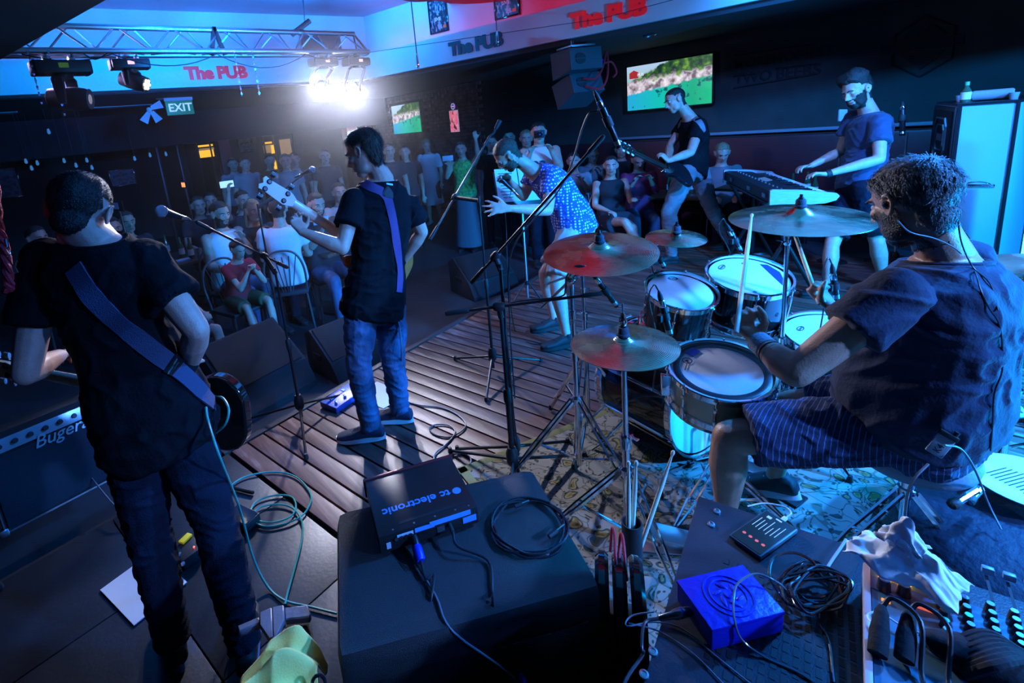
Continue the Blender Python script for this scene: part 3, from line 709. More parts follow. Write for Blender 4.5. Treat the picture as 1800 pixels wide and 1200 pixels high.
# framed posters on the upper right wall
def onU(u, v):
    dr = c2w(V((u-PX, v-PY, _f))); q = FC-FRn*.30; t = (q-CAMP).dot(FRn)/dr.dot(FRn); return CAMP+dr*t+FRn*.012
def poster(pc, w_, h_, ux, nz, label, cols, cat='poster', name='framed_poster', tilt=0.):
    r = thing(name, label, cat, pc); R = rotm(ux, nz, Z_)
    fm = MB()
    for sx in (-1, 1): fm.box(pc+ux*sx*w_/2, (.022, .025, h_+.02), R, .003); fm.box(pc+Z_*sx*h_/2, (w_, .025, .022), R, .003)
    fm.build('frame', blk_gloss, r)
    MB().box(pc-nz*.003, (w_, .008, h_), R).build('print', cols, r)
    return r
def print_mat(name, c1, c2, c3, scale=6., emit=0.):
    m = mat(name, c1, .4); nt, N, L, b = nodes(m); tc = N.new('ShaderNodeTexCoord')
    n = N.new('ShaderNodeTexNoise'); n.inputs['Scale'].default_value = scale; n.inputs['Detail'].default_value = 5; L.new(tc.outputs['Generated'], n.inputs['Vector'])
    r = N.new('ShaderNodeValToRGB'); e = r.color_ramp.elements; e[0].position = .42; e[0].color = (*c1, 1); e[1].position = .6; e[1].color = (*c3, 1); x = e.new(.5); x.color = (*c2, 1)
    L.new(n.outputs[0], r.inputs[0]); L.new(r.outputs[0], b.inputs['Base Color'])
    if emit: L.new(r.outputs[0], b.inputs['Emission Color']); b.inputs['Emission Strength'].default_value = emit
    return m
pm1 = print_mat('poster_dark', (.01, .012, .02), (.03, .04, .07), (.30, .32, .38), 7)
nzR = FRn; uxR = -FRd
p1 = poster(onU(771, 28), .30, .42, FRd, FRn, 'black framed concert poster on the upper wall, left one', pm1)
p2 = poster(onU(891, -2), .34, .42, FRd, FRn, 'black framed concert poster on the upper wall, cut by the top of the picture', pm1)
for p_, c in ((p1, onU(771, 28)), (p2, onU(891, -2))):
    t = text_mb('LIVE', (0, 0, 0), (1, 0, 0), (0, 1, 0), .06, .002, .01); 
    mb = MB(); mb.add([c+FRd*(v.x-.07)+Z_*(v.y-.06)+FRn*(v.z+.004) for v in t.v], t.f); mb.build('poster_lettering', paper, p_)
    MB().box(c+FRd*.10-Z_*.15+FRn*.004, (.05, .004, .04), rotm(FRd, FRn, Z_)).build('poster_badge', mat('orange_print', (.6, .12, .02), .5, bump=.02), p_)
# dark sign board behind the truss
bd = thing('notice_board', 'dark maroon board on the upper wall behind the end of the truss', 'board', PYL(566, 75, 6.98))
c = PYL(566, 77, 6.98); MB().box(c, (.62, .03, .30), None, .005).build('panel', mat('maroon_board', (.09, .03, .05), .6, bump=.1), bd)
MB().box(c+V((0, -.01, .155)), (.66, .05, .03), None, .005).build('top_rail', blk_plastic, bd)
# ------------------------------------------------------------------ screens
def screen_mat():
    m = mat('screen_seascape', (0, 0, 0), .3); nt, N, L, b = nodes(m); tc = N.new('ShaderNodeTexCoord'); sx = N.new('ShaderNodeSeparateXYZ'); L.new(tc.outputs['Generated'], sx.inputs[0])
    inv = N.new('ShaderNodeMath'); inv.operation = 'SUBTRACT'; inv.inputs[0].default_value = 1; L.new(sx.outputs[1], inv.inputs[1])     # 0 left .. 1 right in view
    mp = N.new('ShaderNodeMapping'); mp.inputs['Scale'].default_value = (0, 1.8, 1); L.new(tc.outputs['Generated'], mp.inputs[0])
    n = N.new('ShaderNodeTexNoise'); n.inputs['Scale'].default_value = 7; n.inputs['Detail'].default_value = 8; L.new(mp.outputs[0], n.inputs['Vector'])
    def math_(op, a, b_): 
        q = N.new('ShaderNodeMath'); q.operation = op
        for i, x in enumerate((a, b_)):
            if isinstance(x, (int, float)): q.inputs[i].default_value = x
            else: L.new(x, q.inputs[i])
        return q.outputs[0]
    def step(val, pos, wd=.02):
        q = N.new('ShaderNodeMapRange'); q.inputs[1].default_value = pos-wd; q.inputs[2].default_value = pos+wd; L.new(val, q.inputs[0]); return q.outputs[0]
    def ramp(val, stops):
        r = N.new('ShaderNodeValToRGB'); e = r.color_ramp.elements; e[0].position = stops[0][0]; e[0].color = (*stops[0][1], 1); e[1].position = stops[-1][0]; e[1].color = (*stops[-1][1], 1)
        for p, c in stops[1:-1]: x = e.new(p); x.color = (*c, 1)
        L.new(val, r.inputs[0]); return r.outputs[0]
    def mix(f, a, b_):
        q = N.new('ShaderNodeMix'); q.data_type = 'RGBA'; L.new(f, q.inputs[0])
        for k, x in ((6, a), (7, b_)):
            if isinstance(x, tuple): q.inputs[k].default_value = (*x, 1)
            else: L.new(x, q.inputs[k])
        return q.outputs[2]
    nz_ = math_('MULTIPLY', math_('SUBTRACT', n.outputs[0], .5), .5)
    y = sx.outputs[2]; x = inv.outputs[0]
    water = ramp(x, [(0, (.02, .42, .75)), (.45, (.0, .55, .45)), (.8, (.0, .42, .22)), (1, (.02, .55, .28))])
    water = mix(step(math_('ADD', n.outputs[0], math_('MULTIPLY', y, .35)), .72, .03), water, (.0, .10, .12))
    cliff = ramp(n.outputs[0], [(.38, (.16, .12, .14)), (.5, (.60, .52, .60)), (.62, (.90, .86, .92))])
    trees = ramp(n.outputs[0], [(.4, (.005, .03, .01)), (.55, (.04, .14, .02)), (.66, (.18, .38, .03))])
    sky = ramp(y, [(.6, (.35, .60, .62)), (1, (.45, .62, .85))])
    yw = math_('ADD', y, math_('MULTIPLY', nz_, .25))
    c = mix(step(math_('SUBTRACT', yw, math_('MULTIPLY', x, .22)), .36), water, cliff)
    up_ = math_('ADD', math_('SUBTRACT', y, math_('MULTIPLY', x, .10)), nz_)
    c = mix(step(up_, .66, .03), c, trees)
    c = mix(step(math_('SUBTRACT', math_('ADD', y, math_('MULTIPLY', nz_, .4)), math_('MULTIPLY', x, .75)), .62, .02), c, sky)
    L.new(c, b.inputs['Emission Color']); b.inputs['Emission Strength'].default_value = 1.0; return m
scm = screen_mat()
def tv(yc, zc, w_, h_, label, logo=False, tilt=0.):
    r = thing('television', label, 'television', (7.15, yc, zc))
    xw = 7.155
    fm = MB(); fm.box((7.155, yc, zc), (.05, w_+.05, h_+.05), None, .008); fm.build('casing', blk_gloss, r)
    MB().box((7.132, yc, zc), (.006, w_, h_)).build('screen', scm, r)
    MB().box((7.19, yc, zc), (.03, .3, .2)).build('wall_bracket', blk_metal, r)
    if logo:
        MB().prism([(-.07, -.05), (.07, -.05), (.07, .03), (0, .065), (-.07, .03)], (7.127, yc+w_/2-.11, zc+h_/2-.12), (0, -1, 0), (0, 0, 1), .002).build('screen_badge', mat('badge_red', (.3, .01, .01), .5, emit=(.5, .03, .03), estr=.8), r)
        t = text_mb('PUB', (7.124, yc+w_/2-.165, zc+h_/2-.145), (0, -1, 0), (0, 0, 1), .055, .002, .01); t.build('screen_lettering', mat('badge_white', (.8, .8, .8), .5, emit=(.9, .9, .9), estr=.9), r)
    return r
tv(3.56, 1.915, 1.19, .62, 'large wall television showing a seaside cliff, above the guitarist', True)
tv(9.78, 1.91, 1.10, .66, 'smaller wall television on the dark bricks, left of the pink poster')
# backlit poster and round sign on the bricks
pk = thing('backlit_poster', 'small pink backlit poster on the dark bricks', 'poster', PXL(798, 213, 7.17))
c = PXL(798, 213, 7.17); pz = print_mat('pink_poster', (.75, .10, .22), (.9, .30, .42), (.12, .01, .03), 3.2, .9)
MB().box(c, (.012, .24, .42)).build('print', pz, pk); MB().box(c+V((.012, 0, 0)), (.02, .27, .45), None, .003).build('frame', mat('pale_frame', (.5, .4, .5), .4, emit=(.5, .4, .6), estr=.5, bump=.01), pk)
rs = thing('round_sign', 'small round white sign above the pink poster', 'sign', PXL(796, 187, 7.17)); c = PXL(796, 187, 7.17)
MB().lathe([(.0, -.012), (.07, -.012), (.075, 0), (.0, .002)], c, (-1, 0, 0), 24).build('disc', mat('sign_violet', (.05, .03, .15), .5, emit=(.10, .05, .35), estr=.7), rs)
MB().lathe([(.050, .002), (.056, .004), (.062, .002), (.056, 0)], c, (-1, 0, 0), 24, closed=True).build('ring', mat('sign_white', (.8, .8, .85), .5, emit=(.7, .7, .9), estr=.6), rs)
MB().box(c-V((.004, 0, 0)), (.004, .07, .02)).build('sign_band', MATS['sign_white'], rs)
# painted lettering and emblem on the right wall
pt = mat('wall_paint_black', (.022, .020, .020), .8, bump=.02)
wl = thing('wall_lettering', 'black painted slogan lettering on the dark wall beside the television', 'lettering', PXL(1290, 155, 7.21))
def wtext(txt, u, v, size, bold=.01):
    p = PXL(u, v, 7.215); t = text_mb(txt, (0, 0, 0), (1, 0, 0), (0, 1, 0), size, .006, bold)
    mb = MB(); mb.add([p+V((0, -1, 0))*q.x+Z_*q.y+V((-1, 0, 0))*q.z for q in t.v], t.f); return mb
wtext('MOREHONEST', 1290, 121, .155).build('word_upper', pt, wl); wtext('TWO', 1291, 147, .17).build('word_lower_left', pt, wl); wtext('BEERS', 1364, 139, .17).build('word_lower_right', pt, wl)
for (u0, v0, u1, v1) in ((1290, 98, 1436, 77), (1290, 134, 1328, 130), (1290, 155, 1436, 130), (1364, 121, 1436, 112)):
    a, b2 = PXL(u0, v0, 7.212), PXL(u1, v1, 7.212); MB().tube([a, b2], .008, 4).build('rule_line', pt, wl)
em = thing('wall_emblem', 'black painted six-sided emblem on the dark wall above the loudspeaker cabinet', 'emblem', PXL(1625, 85, 7.21))
c = PXL(1622, 82, 7.212); hx = [(.25*math.cos(math.radians(90+60*k)), .29*math.sin(math.radians(90+60*k))) for k in range(6)]
for k in range(6):
    a, b2 = hx[k], hx[(k+1) % 6]; MB().tube([c+V((0, -a[0], a[1])), c+V((0, -b2[0], b2[1]))], .010, 4).build('emblem_side', pt, em)
MB().box(c+V((0, .02, .02)), (.012, .6, .10), None, 0).build('emblem_band', pt, em)
MB().prism([(-.16, .09), (-.1, .19), (-.03, .12), (.05, .21), (.16, .09)], c, (0, -1, 0), (0, 0, 1), .01).build('emblem_peaks', pt, em)
MB().prism([(-.16, -.06), (.16, -.06), (0, -.22)], c, (0, -1, 0), (0, 0, 1), .01).build('emblem_point', pt, em)
# ------------------------------------------------------------------ truss and what hangs from it
ty, tz0, tz1, tx0, tx1 = 5.2, 2.60, 2.81, -.25, 3.30
tr = thing('lighting_truss', 'long triangular metal lighting truss hanging in front of the white band', 'truss', (1.5, ty, tz0))
for y, z, x1 in ((ty-.11, tz0, tx1), (ty+.11, tz0, tx1), (ty, tz1, tx1-.10)):
    MB().tube([(tx0, y, z), (x1, y, z)], .025, 12).build('chord', alu, tr)
x = tx0; k = 0
while x < tx1-.15:
    a = x; b2 = min(x+.22, tx1-.06)
    for y in (ty-.11, ty+.11):
        off = 0 if y < ty else .11
        p, q = ((a+off, y, tz0), (a+off+.20, ty, tz1)) if k % 2 == 0 else ((a+off, ty, tz1), (a+off+.20, y, tz0))
        if q[0] < tx1: MB().tube([p, q], .0085, 7).build('diagonal_brace', alu, tr)
    MB().tube([(a, ty-.11, tz0), (a+.2, ty+.11, tz0)] if k % 2 else [(a, ty+.11, tz0), (a+.2, ty-.11, tz0)], .008, 6).build('cross_brace', alu, tr)
    x += .22; k += 1
MB().tube([(tx1-.02, ty-.11, tz0), (tx1-.11, ty, tz1), (tx1-.02, ty+.11, tz0), (tx1-.02, ty-.11, tz0)], .014, 8).build('end_frame', alu, tr)
def hanger(x):
    m = MB(); m.tube([(x-.10, ty+.02, tz1-.02), (x+.12, ty+.0, tz1+.12)], .028, 10); m.tube([(x+.06, ty, tz1+.08), (x+.10, ty, tz1+.6)], .006, 6); m.build('hanger_pipe', steel, tr)
    MB().lathe([(.03, -.03), (.034, 0), (.03, .03)], (x, ty, tz1), (1, 0, 0), 12).build('hanger_clamp', steel, tr)
hanger(.30); hanger(2.55)
for x in (1.62,):
    MB().box((x, ty-.02, (tz0+tz1)/2), (.03, .05, .26), Matrix.Rotation(.25, 3, 'Y')).build('support_plate', blk_metal, tr)
    MB().box((x+.06, ty-.02, (tz0+tz1)/2), (.03, .05, .26), Matrix.Rotation(-.25, 3, 'Y')).build('support_plate', blk_metal, tr)
def moving_head(x, s, dirv, label, lensm, disp, yaw=0., reach=.30, at=None):
    T = V((x, ty-.02, tz0-.03)); r = thing('moving_head_light', label, 'stage light', T)
    R = Matrix.Rotation(yaw, 3, 'Z'); dv = V(dirv).normalized()
    P = lambda a, b_, c: T + R @ V((a*s, b_*s, c*s))
    for k in (-1, 1):
        m = MB(); m.tube([P(k*.09, .0, .06), P(k*.09, -.045, .03), P(k*.09, -.03, -.01)], .012*s, 8); m.box(P(k*.09, 0, -.02), (.05*s, .07*s, .05*s), R, .006*s); m.build('clamp', steel, r)
    b = MB().box(P(0, 0, -.095), (.40*s, .26*s, .11*s), R, .03*s).build('base', blk_plastic, r)
    MB().box(P(-.19, 0, -.095), (.05*s, .20*s, .12*s), R, .02*s).build('side_handle', blk_rubber, b); MB().box(P(.19, 0, -.095), (.05*s, .20*s, .12*s), R, .02*s).build('side_handle', blk_rubber, b)
    MB().box(P(.0, -.131, -.09), (.07*s, .006, .04*s), R).build('display', disp, b)
    H = P(0, 0, -.15-reach) if at is None else at-dv*.155*s; sd = dv.cross(Z_).normalized()
    if sd.length < .1: sd = V((1, 0, 0))
    for k in (-1, 1):
        q = sd*k*.125*s
        m = MB(); m.tube([P(0, 0, -.155)+q*.5, P(0, 0, -.19)+q, H+q*1.05+V((0, 0, .06*s)), H+q*1.05-V((0, 0, .05*s))], [(.045*s, .02*s), (.05*s, .022*s), (.045*s, .022*s), (.03*s, .02*s)], 10, upv=sd); m.build('yoke_arm', blk_plastic, r)
    MB().lathe([(.07*s, 0), (.08*s, .03*s)], P(0, 0, -.185), (0, 0, 1), 16).build('pan_bearing', blk_metal, r)
    hd = MB(); hd.lathe([(.05*s, -.16*s), (.082*s, -.14*s), (.095*s, -.05*s), (.10*s, .06*s), (.092*s, .13*s), (.082*s, .155*s), (.088*s, .165*s)], H, dv, 24)
    h_ = hd.build('lamp_head', blk_plastic, r)
    MB().lathe([(.0, .158*s), (.080*s, .158*s), (.083*s, .162*s), (0, .168*s)], H, dv, 24).build('lens', lensm, h_)
    if lensm.name == 'lens_pale':
        for k in range(7):
            a = k*2*PI/6; s1, t1, _ = frame(dv); o = V((0, 0, 0)) if k == 6 else (s1*math.cos(a)+t1*math.sin(a))*.048*s
            MB().ell(H+dv*.166*s+o, .021*s, None, 10, 6).build('led_lens', MATS['lens_led'], h_)
    return r
lens_hot = mat('lens_hot', (1, 1, 1), .3, emit=(.90, .92, 1.0), estr=900, bump=.01)
lens_pale = mat('lens_pale', (.25, .24, .2), .15, emit=(.8, .7, .45), estr=.25, bump=.01); lens_led = mat('lens_led', (1, 1, 1), .3, emit=(1.0, .95, .85), estr=3.5, bump=.01)
lens_faint = mat('lens_faint', (.55, .50, .42), .2, bump=.02, emit=(.6, .5, .4), estr=.25)  # lens of the unlit head, with a faint warm glow put into it
disp_w = mat('display_pink', (.3, .2, .3), .3, emit=(1.0, .45, .8), estr=1.6, bump=.01); disp_g = mat('display_dark', (.02, .03, .04), .2, emit=(.3, .8, .1), estr=.1, bump=.01)
moving_head(PYL(100, 93, ty).x, .95, (.95, -.45, -.12), 'largest unlit moving head at the left end of the truss', lens_faint, disp_g, .1, .20)
moving_head(PYL(222, 93, ty).x, .72, (.75, -.62, -.35), 'moving head with seven glowing lenses, second from the left on the truss', lens_pale, disp_w, .0, .14)
for q, wv, lab, sc in ((PYL(564, 93, ty).x, WH1, 'dazzling white moving head under the right part of the truss', .72), (PYL(622, 93, ty).x, WH2, 'brightest white moving head at the right end of the truss', .72)):
    dv = (V((1.3, 1.4, .5))-wv).normalized(); moving_head(q, sc, dv, lab, lens_hot, disp_w, .1, .12, wv)
# cables slung along the truss
cb_ = MB()
def sag(a, b, d, n=9): return [lerp(V(a), V(b), i/n)-Z_*(d*4*(i/n)*(1-i/n)) for i in range(n+1)]
for a, b2, d in ((.15, .75, .05), (.75, 1.6, .10), (1.6, 2.5, .13), (2.5, 3.1, .06), (3.1, 3.28, .02)):
    cb_.tube(sag((a, ty-.13, tz0-.03), (b2, ty-.13, tz0-.03), d), .005, 6)
cb_.tube(spline([(.55, ty-.1, tz0-.02), (.62, ty-.12, tz0-.07), (.72, ty-.12, tz0-.02)], 4), .005, 6)
tag(cb_.build('truss_cable', cable_blk), 'thin dark cable slung in loops below the truss', 'cable')
gc = MB(); gc.tube([V((3.28, ty-.1, tz0-.01)), onF(1060, 34, FRd, FRn)+FRn*.05, onF(1190, 0, FRd, FRn)+FRn*.05], .003, 5)
tag(gc.build('wire', cable_blk), 'thin wire running from the truss end along the right white band', 'wire')
# tinsel strands
tin = mat('silver_tinsel', (.5, .65, .8), .25, .9, bump=.1)
def tinsel(p, L, label):
    m = MB(); n = 26
    for k in range(n):
        a = k*.9; z = p.z-L*k/n; c, s_ = math.cos(a)*.009, math.sin(a)*.009
        m.add([V((p.x-c, p.y-s_, z)), V((p.x+c, p.y+s_, z)), V((p.x+c*.6, p.y+s_*.6, z-L/n)), V((p.x-c*.6, p.y-s_*.6, z-L/n))], [(0, 1, 2, 3)])
    tag(m.build('tinsel_strand', tin, org=p), label, 'tinsel', 'tinsel strands hanging from the truss')
for u, v, L, lab in ((50, 95, .40, 'silver tinsel strand left of the largest moving head'), (86, 95, .50, 'silver tinsel strand in front of the largest moving head'), (412, 95, .42, 'silver tinsel strand in front of the red letters'), (444, 95, .42, 'silver tinsel strand right of the red letters')):
    p_ = PYL(u, v, ty-.137); p_.z = tz0-.005; tinsel(p_, L, lab)
# hanging cords with plugs
for u0, u1, v1, lab in ((723, 735, 118, 'thin black cord with a silver plug, left of the dark letters'), (870, 875, 78, 'thin black cord with a silver plug, across the dark letters')):
    p = D(u1, v1, 4.6); t = V((p.x, p.y, 3.40)); r = thing('cable_drop', lab, 'cord', t)
    MB().tube([t, p+Z_*.11], .005, 6).build('cord', cable_blk, r); MB().lathe([(.006, .12), (.011, .09), (.013, .03), (.014, 0), (.009, -.01)], p, (0, 0, 1), 10).build('plug', chrome, r)
# red cloth swagged under the ceiling
cl_m = mat('red_ceiling_cloth', (.42, .01, .02), .85, bump=.3, bscale=14)
def swag(fn, nm, label):
    m = MB(); m.grid(fn, 40, 14); me = m.build(nm, cl_m, org=V(fn(.5, .5)), smooth=60); me.modifiers.new('t', 'SOLIDIFY').thickness = .004; tag(me, label, 'cloth')
swag(lambda a, b: V((2.15+a*3.0+.25*b, 5.35-b*3.6+.05*math.sin(a*9), 3.28-.16*math.sin(PI*b)**.8-.06*abs(math.sin(a*PI*3.5))*(.4+b)+.05*math.sin(a*17+b*5)*.4)), 'ceiling_drape', 'dark red cloth swagged under the ceiling above the stage')
# ------------------------------------------------------------------ things under the far dark ceiling
ex = thing('exit_sign', 'green and white exit sign hanging under the dark ceiling', 'sign', PYL(316, 183, 8.0)); c = PYL(316, 189, 8.0)
MB().box(c, (.36, .03, .20), None, .004).build('panel', mat('exit_green', (.0, .22, .12), .4, emit=(.0, .30, .20), estr=.30, bump=.01), ex)
MB().box(c+Z_*.125, (.38, .05, .06), None, .008).build('lamp_case', tee_white, ex)
text_mb('EXIT', c+V((-.155, -.017, -.05)), (1, 0, 0), (0, 0, 1), .155, .004, .014, space=1.0).build('sign_lettering', mat('exit_white', (.8, .9, .9), .5, emit=(.45, .75, .9), estr=.8, bump=.01), ex)
MB().tube([c+Z_*.15, c+Z_*.30], .012, 8).build('bracket', tee_white, ex)
dd = thing('emergency_light', 'white emergency lamp beside the exit sign under the dark ceiling', 'lamp', PYL(326, 166, 7.9)); q = PYL(326, 163, 7.9)
MB().lathe([(.07, .04), (.085, 0), (.06, -.03), (.0, -.035)], q, (0, 0, 1), 16).build('dome', tee_white, dd); MB().lathe([(.02, .05), (.02, .10)], q, (0, 0, 1), 10).build('stem', tee_white, dd)
dd = thing('ceiling_disc', 'flat white disc under the dark ceiling left of the exit sign', 'ceiling disc', PYL(290, 171, 8.0)); q = PYL(290, 171, 8.0)
MB().lathe([(.0, .02), (.13, .015), (.12, -.012), (0, -.02)], q, (0, .1, 1), 20).build('disc', tee_white, dd)
dd = thing('ceiling_fan', 'small white fan with folded blades below the second moving head', 'fan', PYL(262, 196, 7.8)); q = PYL(262, 193, 7.8)
MB().ell(q, .035, None, 10, 7).build('hub', tee_white, dd)
for a in (-2.0, -.9, .5): MB().prism([(.03, -.02), (.17, -.075), (.19, .03), (.04, .03)], q, (math.cos(a), .0, math.sin(a)), (-math.sin(a), 0, math.cos(a)), .006).build('blade', tee_white, dd)
for (u0, v0, u1, v1, lab) in ((150, 226, 268, 208, 'pale slim strip of ceiling panel left of the exit sign'), (-30, 238, 40, 230, 'pale slim strip of ceiling panel at the left edge')):
    a, b2 = PYL(u0, v0, 8.8), PYL(u1, v1, 8.8); o = MB(); z = 2.44
    o.prism([(0, 0), ((b2.x-a.x), 0), ((b2.x-a.x), .12), (.35, .30)], (a.x, 8.6, z), (1, 0, 0), (0, 1, 0), .012); tag(o.build('ceiling_panel', mat('pale_panel', (.35, .38, .42), .6, bump=.02), org=V((a.x, 8.6, z))), lab, 'ceiling panel', 'pale ceiling panels')
# pendant bulbs over the bar
BL = ('leftmost pendant bulb in the dark over the bar', 'second pendant bulb from the left, lowest of its three', 'third pendant bulb from the left', 'pendant bulb above the left side of the left guitarist\'s hair', 'pendant bulb right above the left guitarist\'s head', 'upper bulb of the close pair right of the guitarist\'s head', 'lower bulb of the close pair right of the guitarist\'s head', 'pendant bulb above the pale framed picture', 'pendant bulb just left of the slim metal post', 'pendant bulb between the two slim metal posts', 'single pendant bulb higher up under the large moving head')
for i, (u, v) in enumerate(((46, 285), (56, 297), (66, 288), (113, 284), (134, 292), (153, 283), (162, 296), (237, 280), (264, 274), (292, 272), (86, 233))):
    Y = 9.2 if v > 250 else 8.6; p = PYL(u, v, Y); r = thing('pendant_bulb', BL[i], 'bulb', (p.x, p.y, p.z), 'pendant bulbs over the bar')
    MB().tube([p+Z_*.06, V((p.x, p.y, 2.46))], .0016, 5).build('cord', cable_blk, r); MB().lathe([(.011, .08), (.013, .055), (.012, .05)], p, (0, 0, 1), 8).build('socket', blk_metal, r)
    MB().lathe([(.012, .05), (.018, .02), (.021, .0), (.014, -.018), (0, -.022)], p, (0, 0, 1), 10).build('bulb', mat('dim_bulb', (.3, .4, .5), .1, emit=(.05, .25, .6), estr=.5, bump=.01), r)
# far glazing with warm light behind, pillars, pictures
wm = mat('warm_glow', (.5, .3, .05), .5, emit=(1.0, .52, .02), estr=1.1, var=.0, bump=.01); wm2 = mat('warm_glow_dim', (.4, .25, .08), .5, emit=(.8, .50, .20), estr=.28, bump=.01)
wi = struct(MB().box(PYL(360, 290, 12.95), (.72, .06, 1.6)).build('window_1', mat('dark_glazing', (.02, .02, .03), .1, bump=.01)))
def glow(u, v, w_, h_, m, par, nm='lit_pane', y=12.9):
    c = PYL(u, v, y); MB().box(c, (w_, .02, h_)).build(nm, m, par)
glow(361, 256, .34, .045, wm, wi); glow(363, 270, .34, .17, wm, wi); glow(363, 262, .34, .05, wm2, wi)
w2_ = struct(MB().box(PYL(490, 275, 12.95), (1.0, .06, 1.5)).build('window_2', MATS['dark_glazing']))
glow(471, 251, .20, .05, wm, w2_); glow(480, 262, .12, .22, wm, w2_); glow(502, 258, .30, .40, wm2, w2_); glow(482, 290, .12, .22, wm, w2_); glow(470, 262, .2, .2, wm2, w2_)
for u in (352, 375): p = PYL(u, 285, 12.86); MB().box(p, (.03, .04, 1.6)).build('window_frame', blk_metal, wi)
for u in (468, 486, 520): p = PYL(u, 275, 12.86); MB().box(p, (.035, .04, 1.5)).build('window_frame', blk_metal, w2_)
def pillar(u, Y, w_, m, label, name='pillar'):
    p = PYL(u, 260, Y); r = thing(name, label, 'pillar', (p.x, Y, -.2)); MB().box((p.x, Y, .82), (w_, w_, 2.03), None, .01).build('shaft', m, r); MB().box((p.x, Y, -.14), (w_*1.3, w_*1.3, .12), None, .01).build('foot', m, r)
pillar(392, 9.6, .20, mat('red_pillar_paint', (.16, .012, .02), .6, bump=.1), 'dark red square pillar right of the yellow window')
pillar(275, 10.3, .05, blk_metal, 'slim dark metal post left of the yellow window', 'metal_post')
pillar(312, 10.3, .045, blk_metal, 'slim dark metal post just left of the yellow window', 'metal_post')
pillar(618, 9.9, .26, mat('red_pillar_bright', (.32, .03, .02), .6, bump=.1), 'orange red pillar behind the bass player\'s head')
pd = print_mat('old_print', (.05, .06, .07), (.13, .16, .18), (.02, .02, .03), 4)
for u, v, w_, h_, lab in ((216, 312, .36, .26, 'pale framed picture hanging in the dark left of the slim posts'), (8, 322, .34, .44, 'framed picture at the far left edge in the dark'), (432, 255, .28, .26, 'framed picture between the red pillar and the lit windows')):
    p = PYL(u, v, 12.975); poster(p, w_*1.32, h_*1.32, V((1, 0, 0)), V((0, -1, 0)), lab, pd, 'picture', 'framed_picture')
# ------------------------------------------------------------------ hanging speaker with its red cord
sp_m = mat('speaker_paint', (.05, .055, .07), .6, bump=.5, bscale=150)
S0 = D(1012, 88, 5.55); hs = thing('hanging_speaker', 'grey two-box speaker array hanging tilted beside the large television', 'speaker', S0)
fdir = V((.35, .93, 0)).normalized(); sdir = V((fdir.y, -fdir.x, 0))
def spk(c, tilt, par):
    f_ = (fdir*math.cos(tilt)-Z_*math.sin(tilt)); u_ = (Z_*math.cos(tilt)+fdir*math.sin(tilt)); R = rotm(sdir, f_, u_)
    P = lambda x, y, z: c+sdir*x+f_*y+u_*z
    m = MB(); vs = [P(x, y, z*(1 if y > 0 else .78)) for y in (-.19, .19) for x, z in ((-.20, -.145), (.20, -.145), (.20, .145), (-.20, .145))]
    m.add(vs, [(0, 3, 2, 1), (4, 5, 6, 7), (0, 1, 5, 4), (1, 2, 6, 5), (2, 3, 7, 6), (3, 0, 4, 7)]); b = m.build('cabinet', sp_m, par, smooth=20)
    MB().box(P(0, .195, 0), (.385, .012, .27), R, .004).build('front_grille', grille, b)
    for x in (-.075,):
        for k in (1, -1): MB().prism([(.062*math.cos(t*PI/8), k*(.008+.05*math.sin(t*PI/8))) for t in range(9)][::k], P(x, -.196, 0), sdir, u_, .006 if k > 0 else .006).build('handle_port', blk_rubber, b)
    MB().box(P(0, -.193, .095), (.37, .008, .012), R).build('rear_rib', sp_m, b); MB().box(P(0, -.193, -.095), (.37, .008, .012), R).build('rear_rib', sp_m, b)
    return P
P1_ = spk(S0+V((0, 0, -.13)), .10, hs); P2_ = spk(S0+V((.10, .06, -.42)), .36, hs)
MB().box(S0+V((0, 0, .03)), (.30, .30, .02), rotm(sdir, fdir, Z_), .004).build('rigging_frame', alu, hs); MB().tube([S0+V((-.05, 0, .03)), S0+V((-.05, 0, .10))], .02, 8).build('rigging_hook', chrome, hs)
for k, z in enumerate((-.20, -.24)): MB().tube([P1_(.20, -.1, -.02-k*.05), P1_(.28, -.1, -.02-k*.05)], .014, 8).build('blue_connector', cable_blue, hs)
a = P2_(-.06, -.21, .03); rc = MB().tube(spline([a, a+V((.06, -.10, -.02)), P2_(.10, -.30, .03), P2_(.19, -.30, .15), P2_(.28, -.28, .30), P2_(.26, -.28, .16), P2_(.17, -.3, -.04), P2_(.05, -.30, -.14), P2_(-.06, -.21, -.06)], 6), .012, 7)
tag(rc.build('red_rope', red_cord), 'red cord looped through the handle of the hanging speaker', 'cord')
rc2 = MB().tube(spline([P2_(.19, -.29, .15), P2_(.30, -.29, .16), P2_(.33, -.29, .04), P2_(.27, -.29, -.02)], 5), .012, 7); tag(rc2.build('red_rope', red_cord), 'short loose end of red cord right of the hanging speaker', 'cord')
for u, v, lab in ((1142, 62, 'small round downlight set in the dark ceiling above the television'),):
    q = G(u, v, 2.425); dl = thing('downlight', lab, 'lamp', q); MB().lathe([(.07, 0), (.055, -.012), (.05, .0)], q, (0, 0, 1), 18).build('trim_ring', steel, dl); MB().lathe([(.0, -.002), (.05, -.002), (.05, .003)], q, (0, 0, 1), 18).build('lens', tee_white, dl)
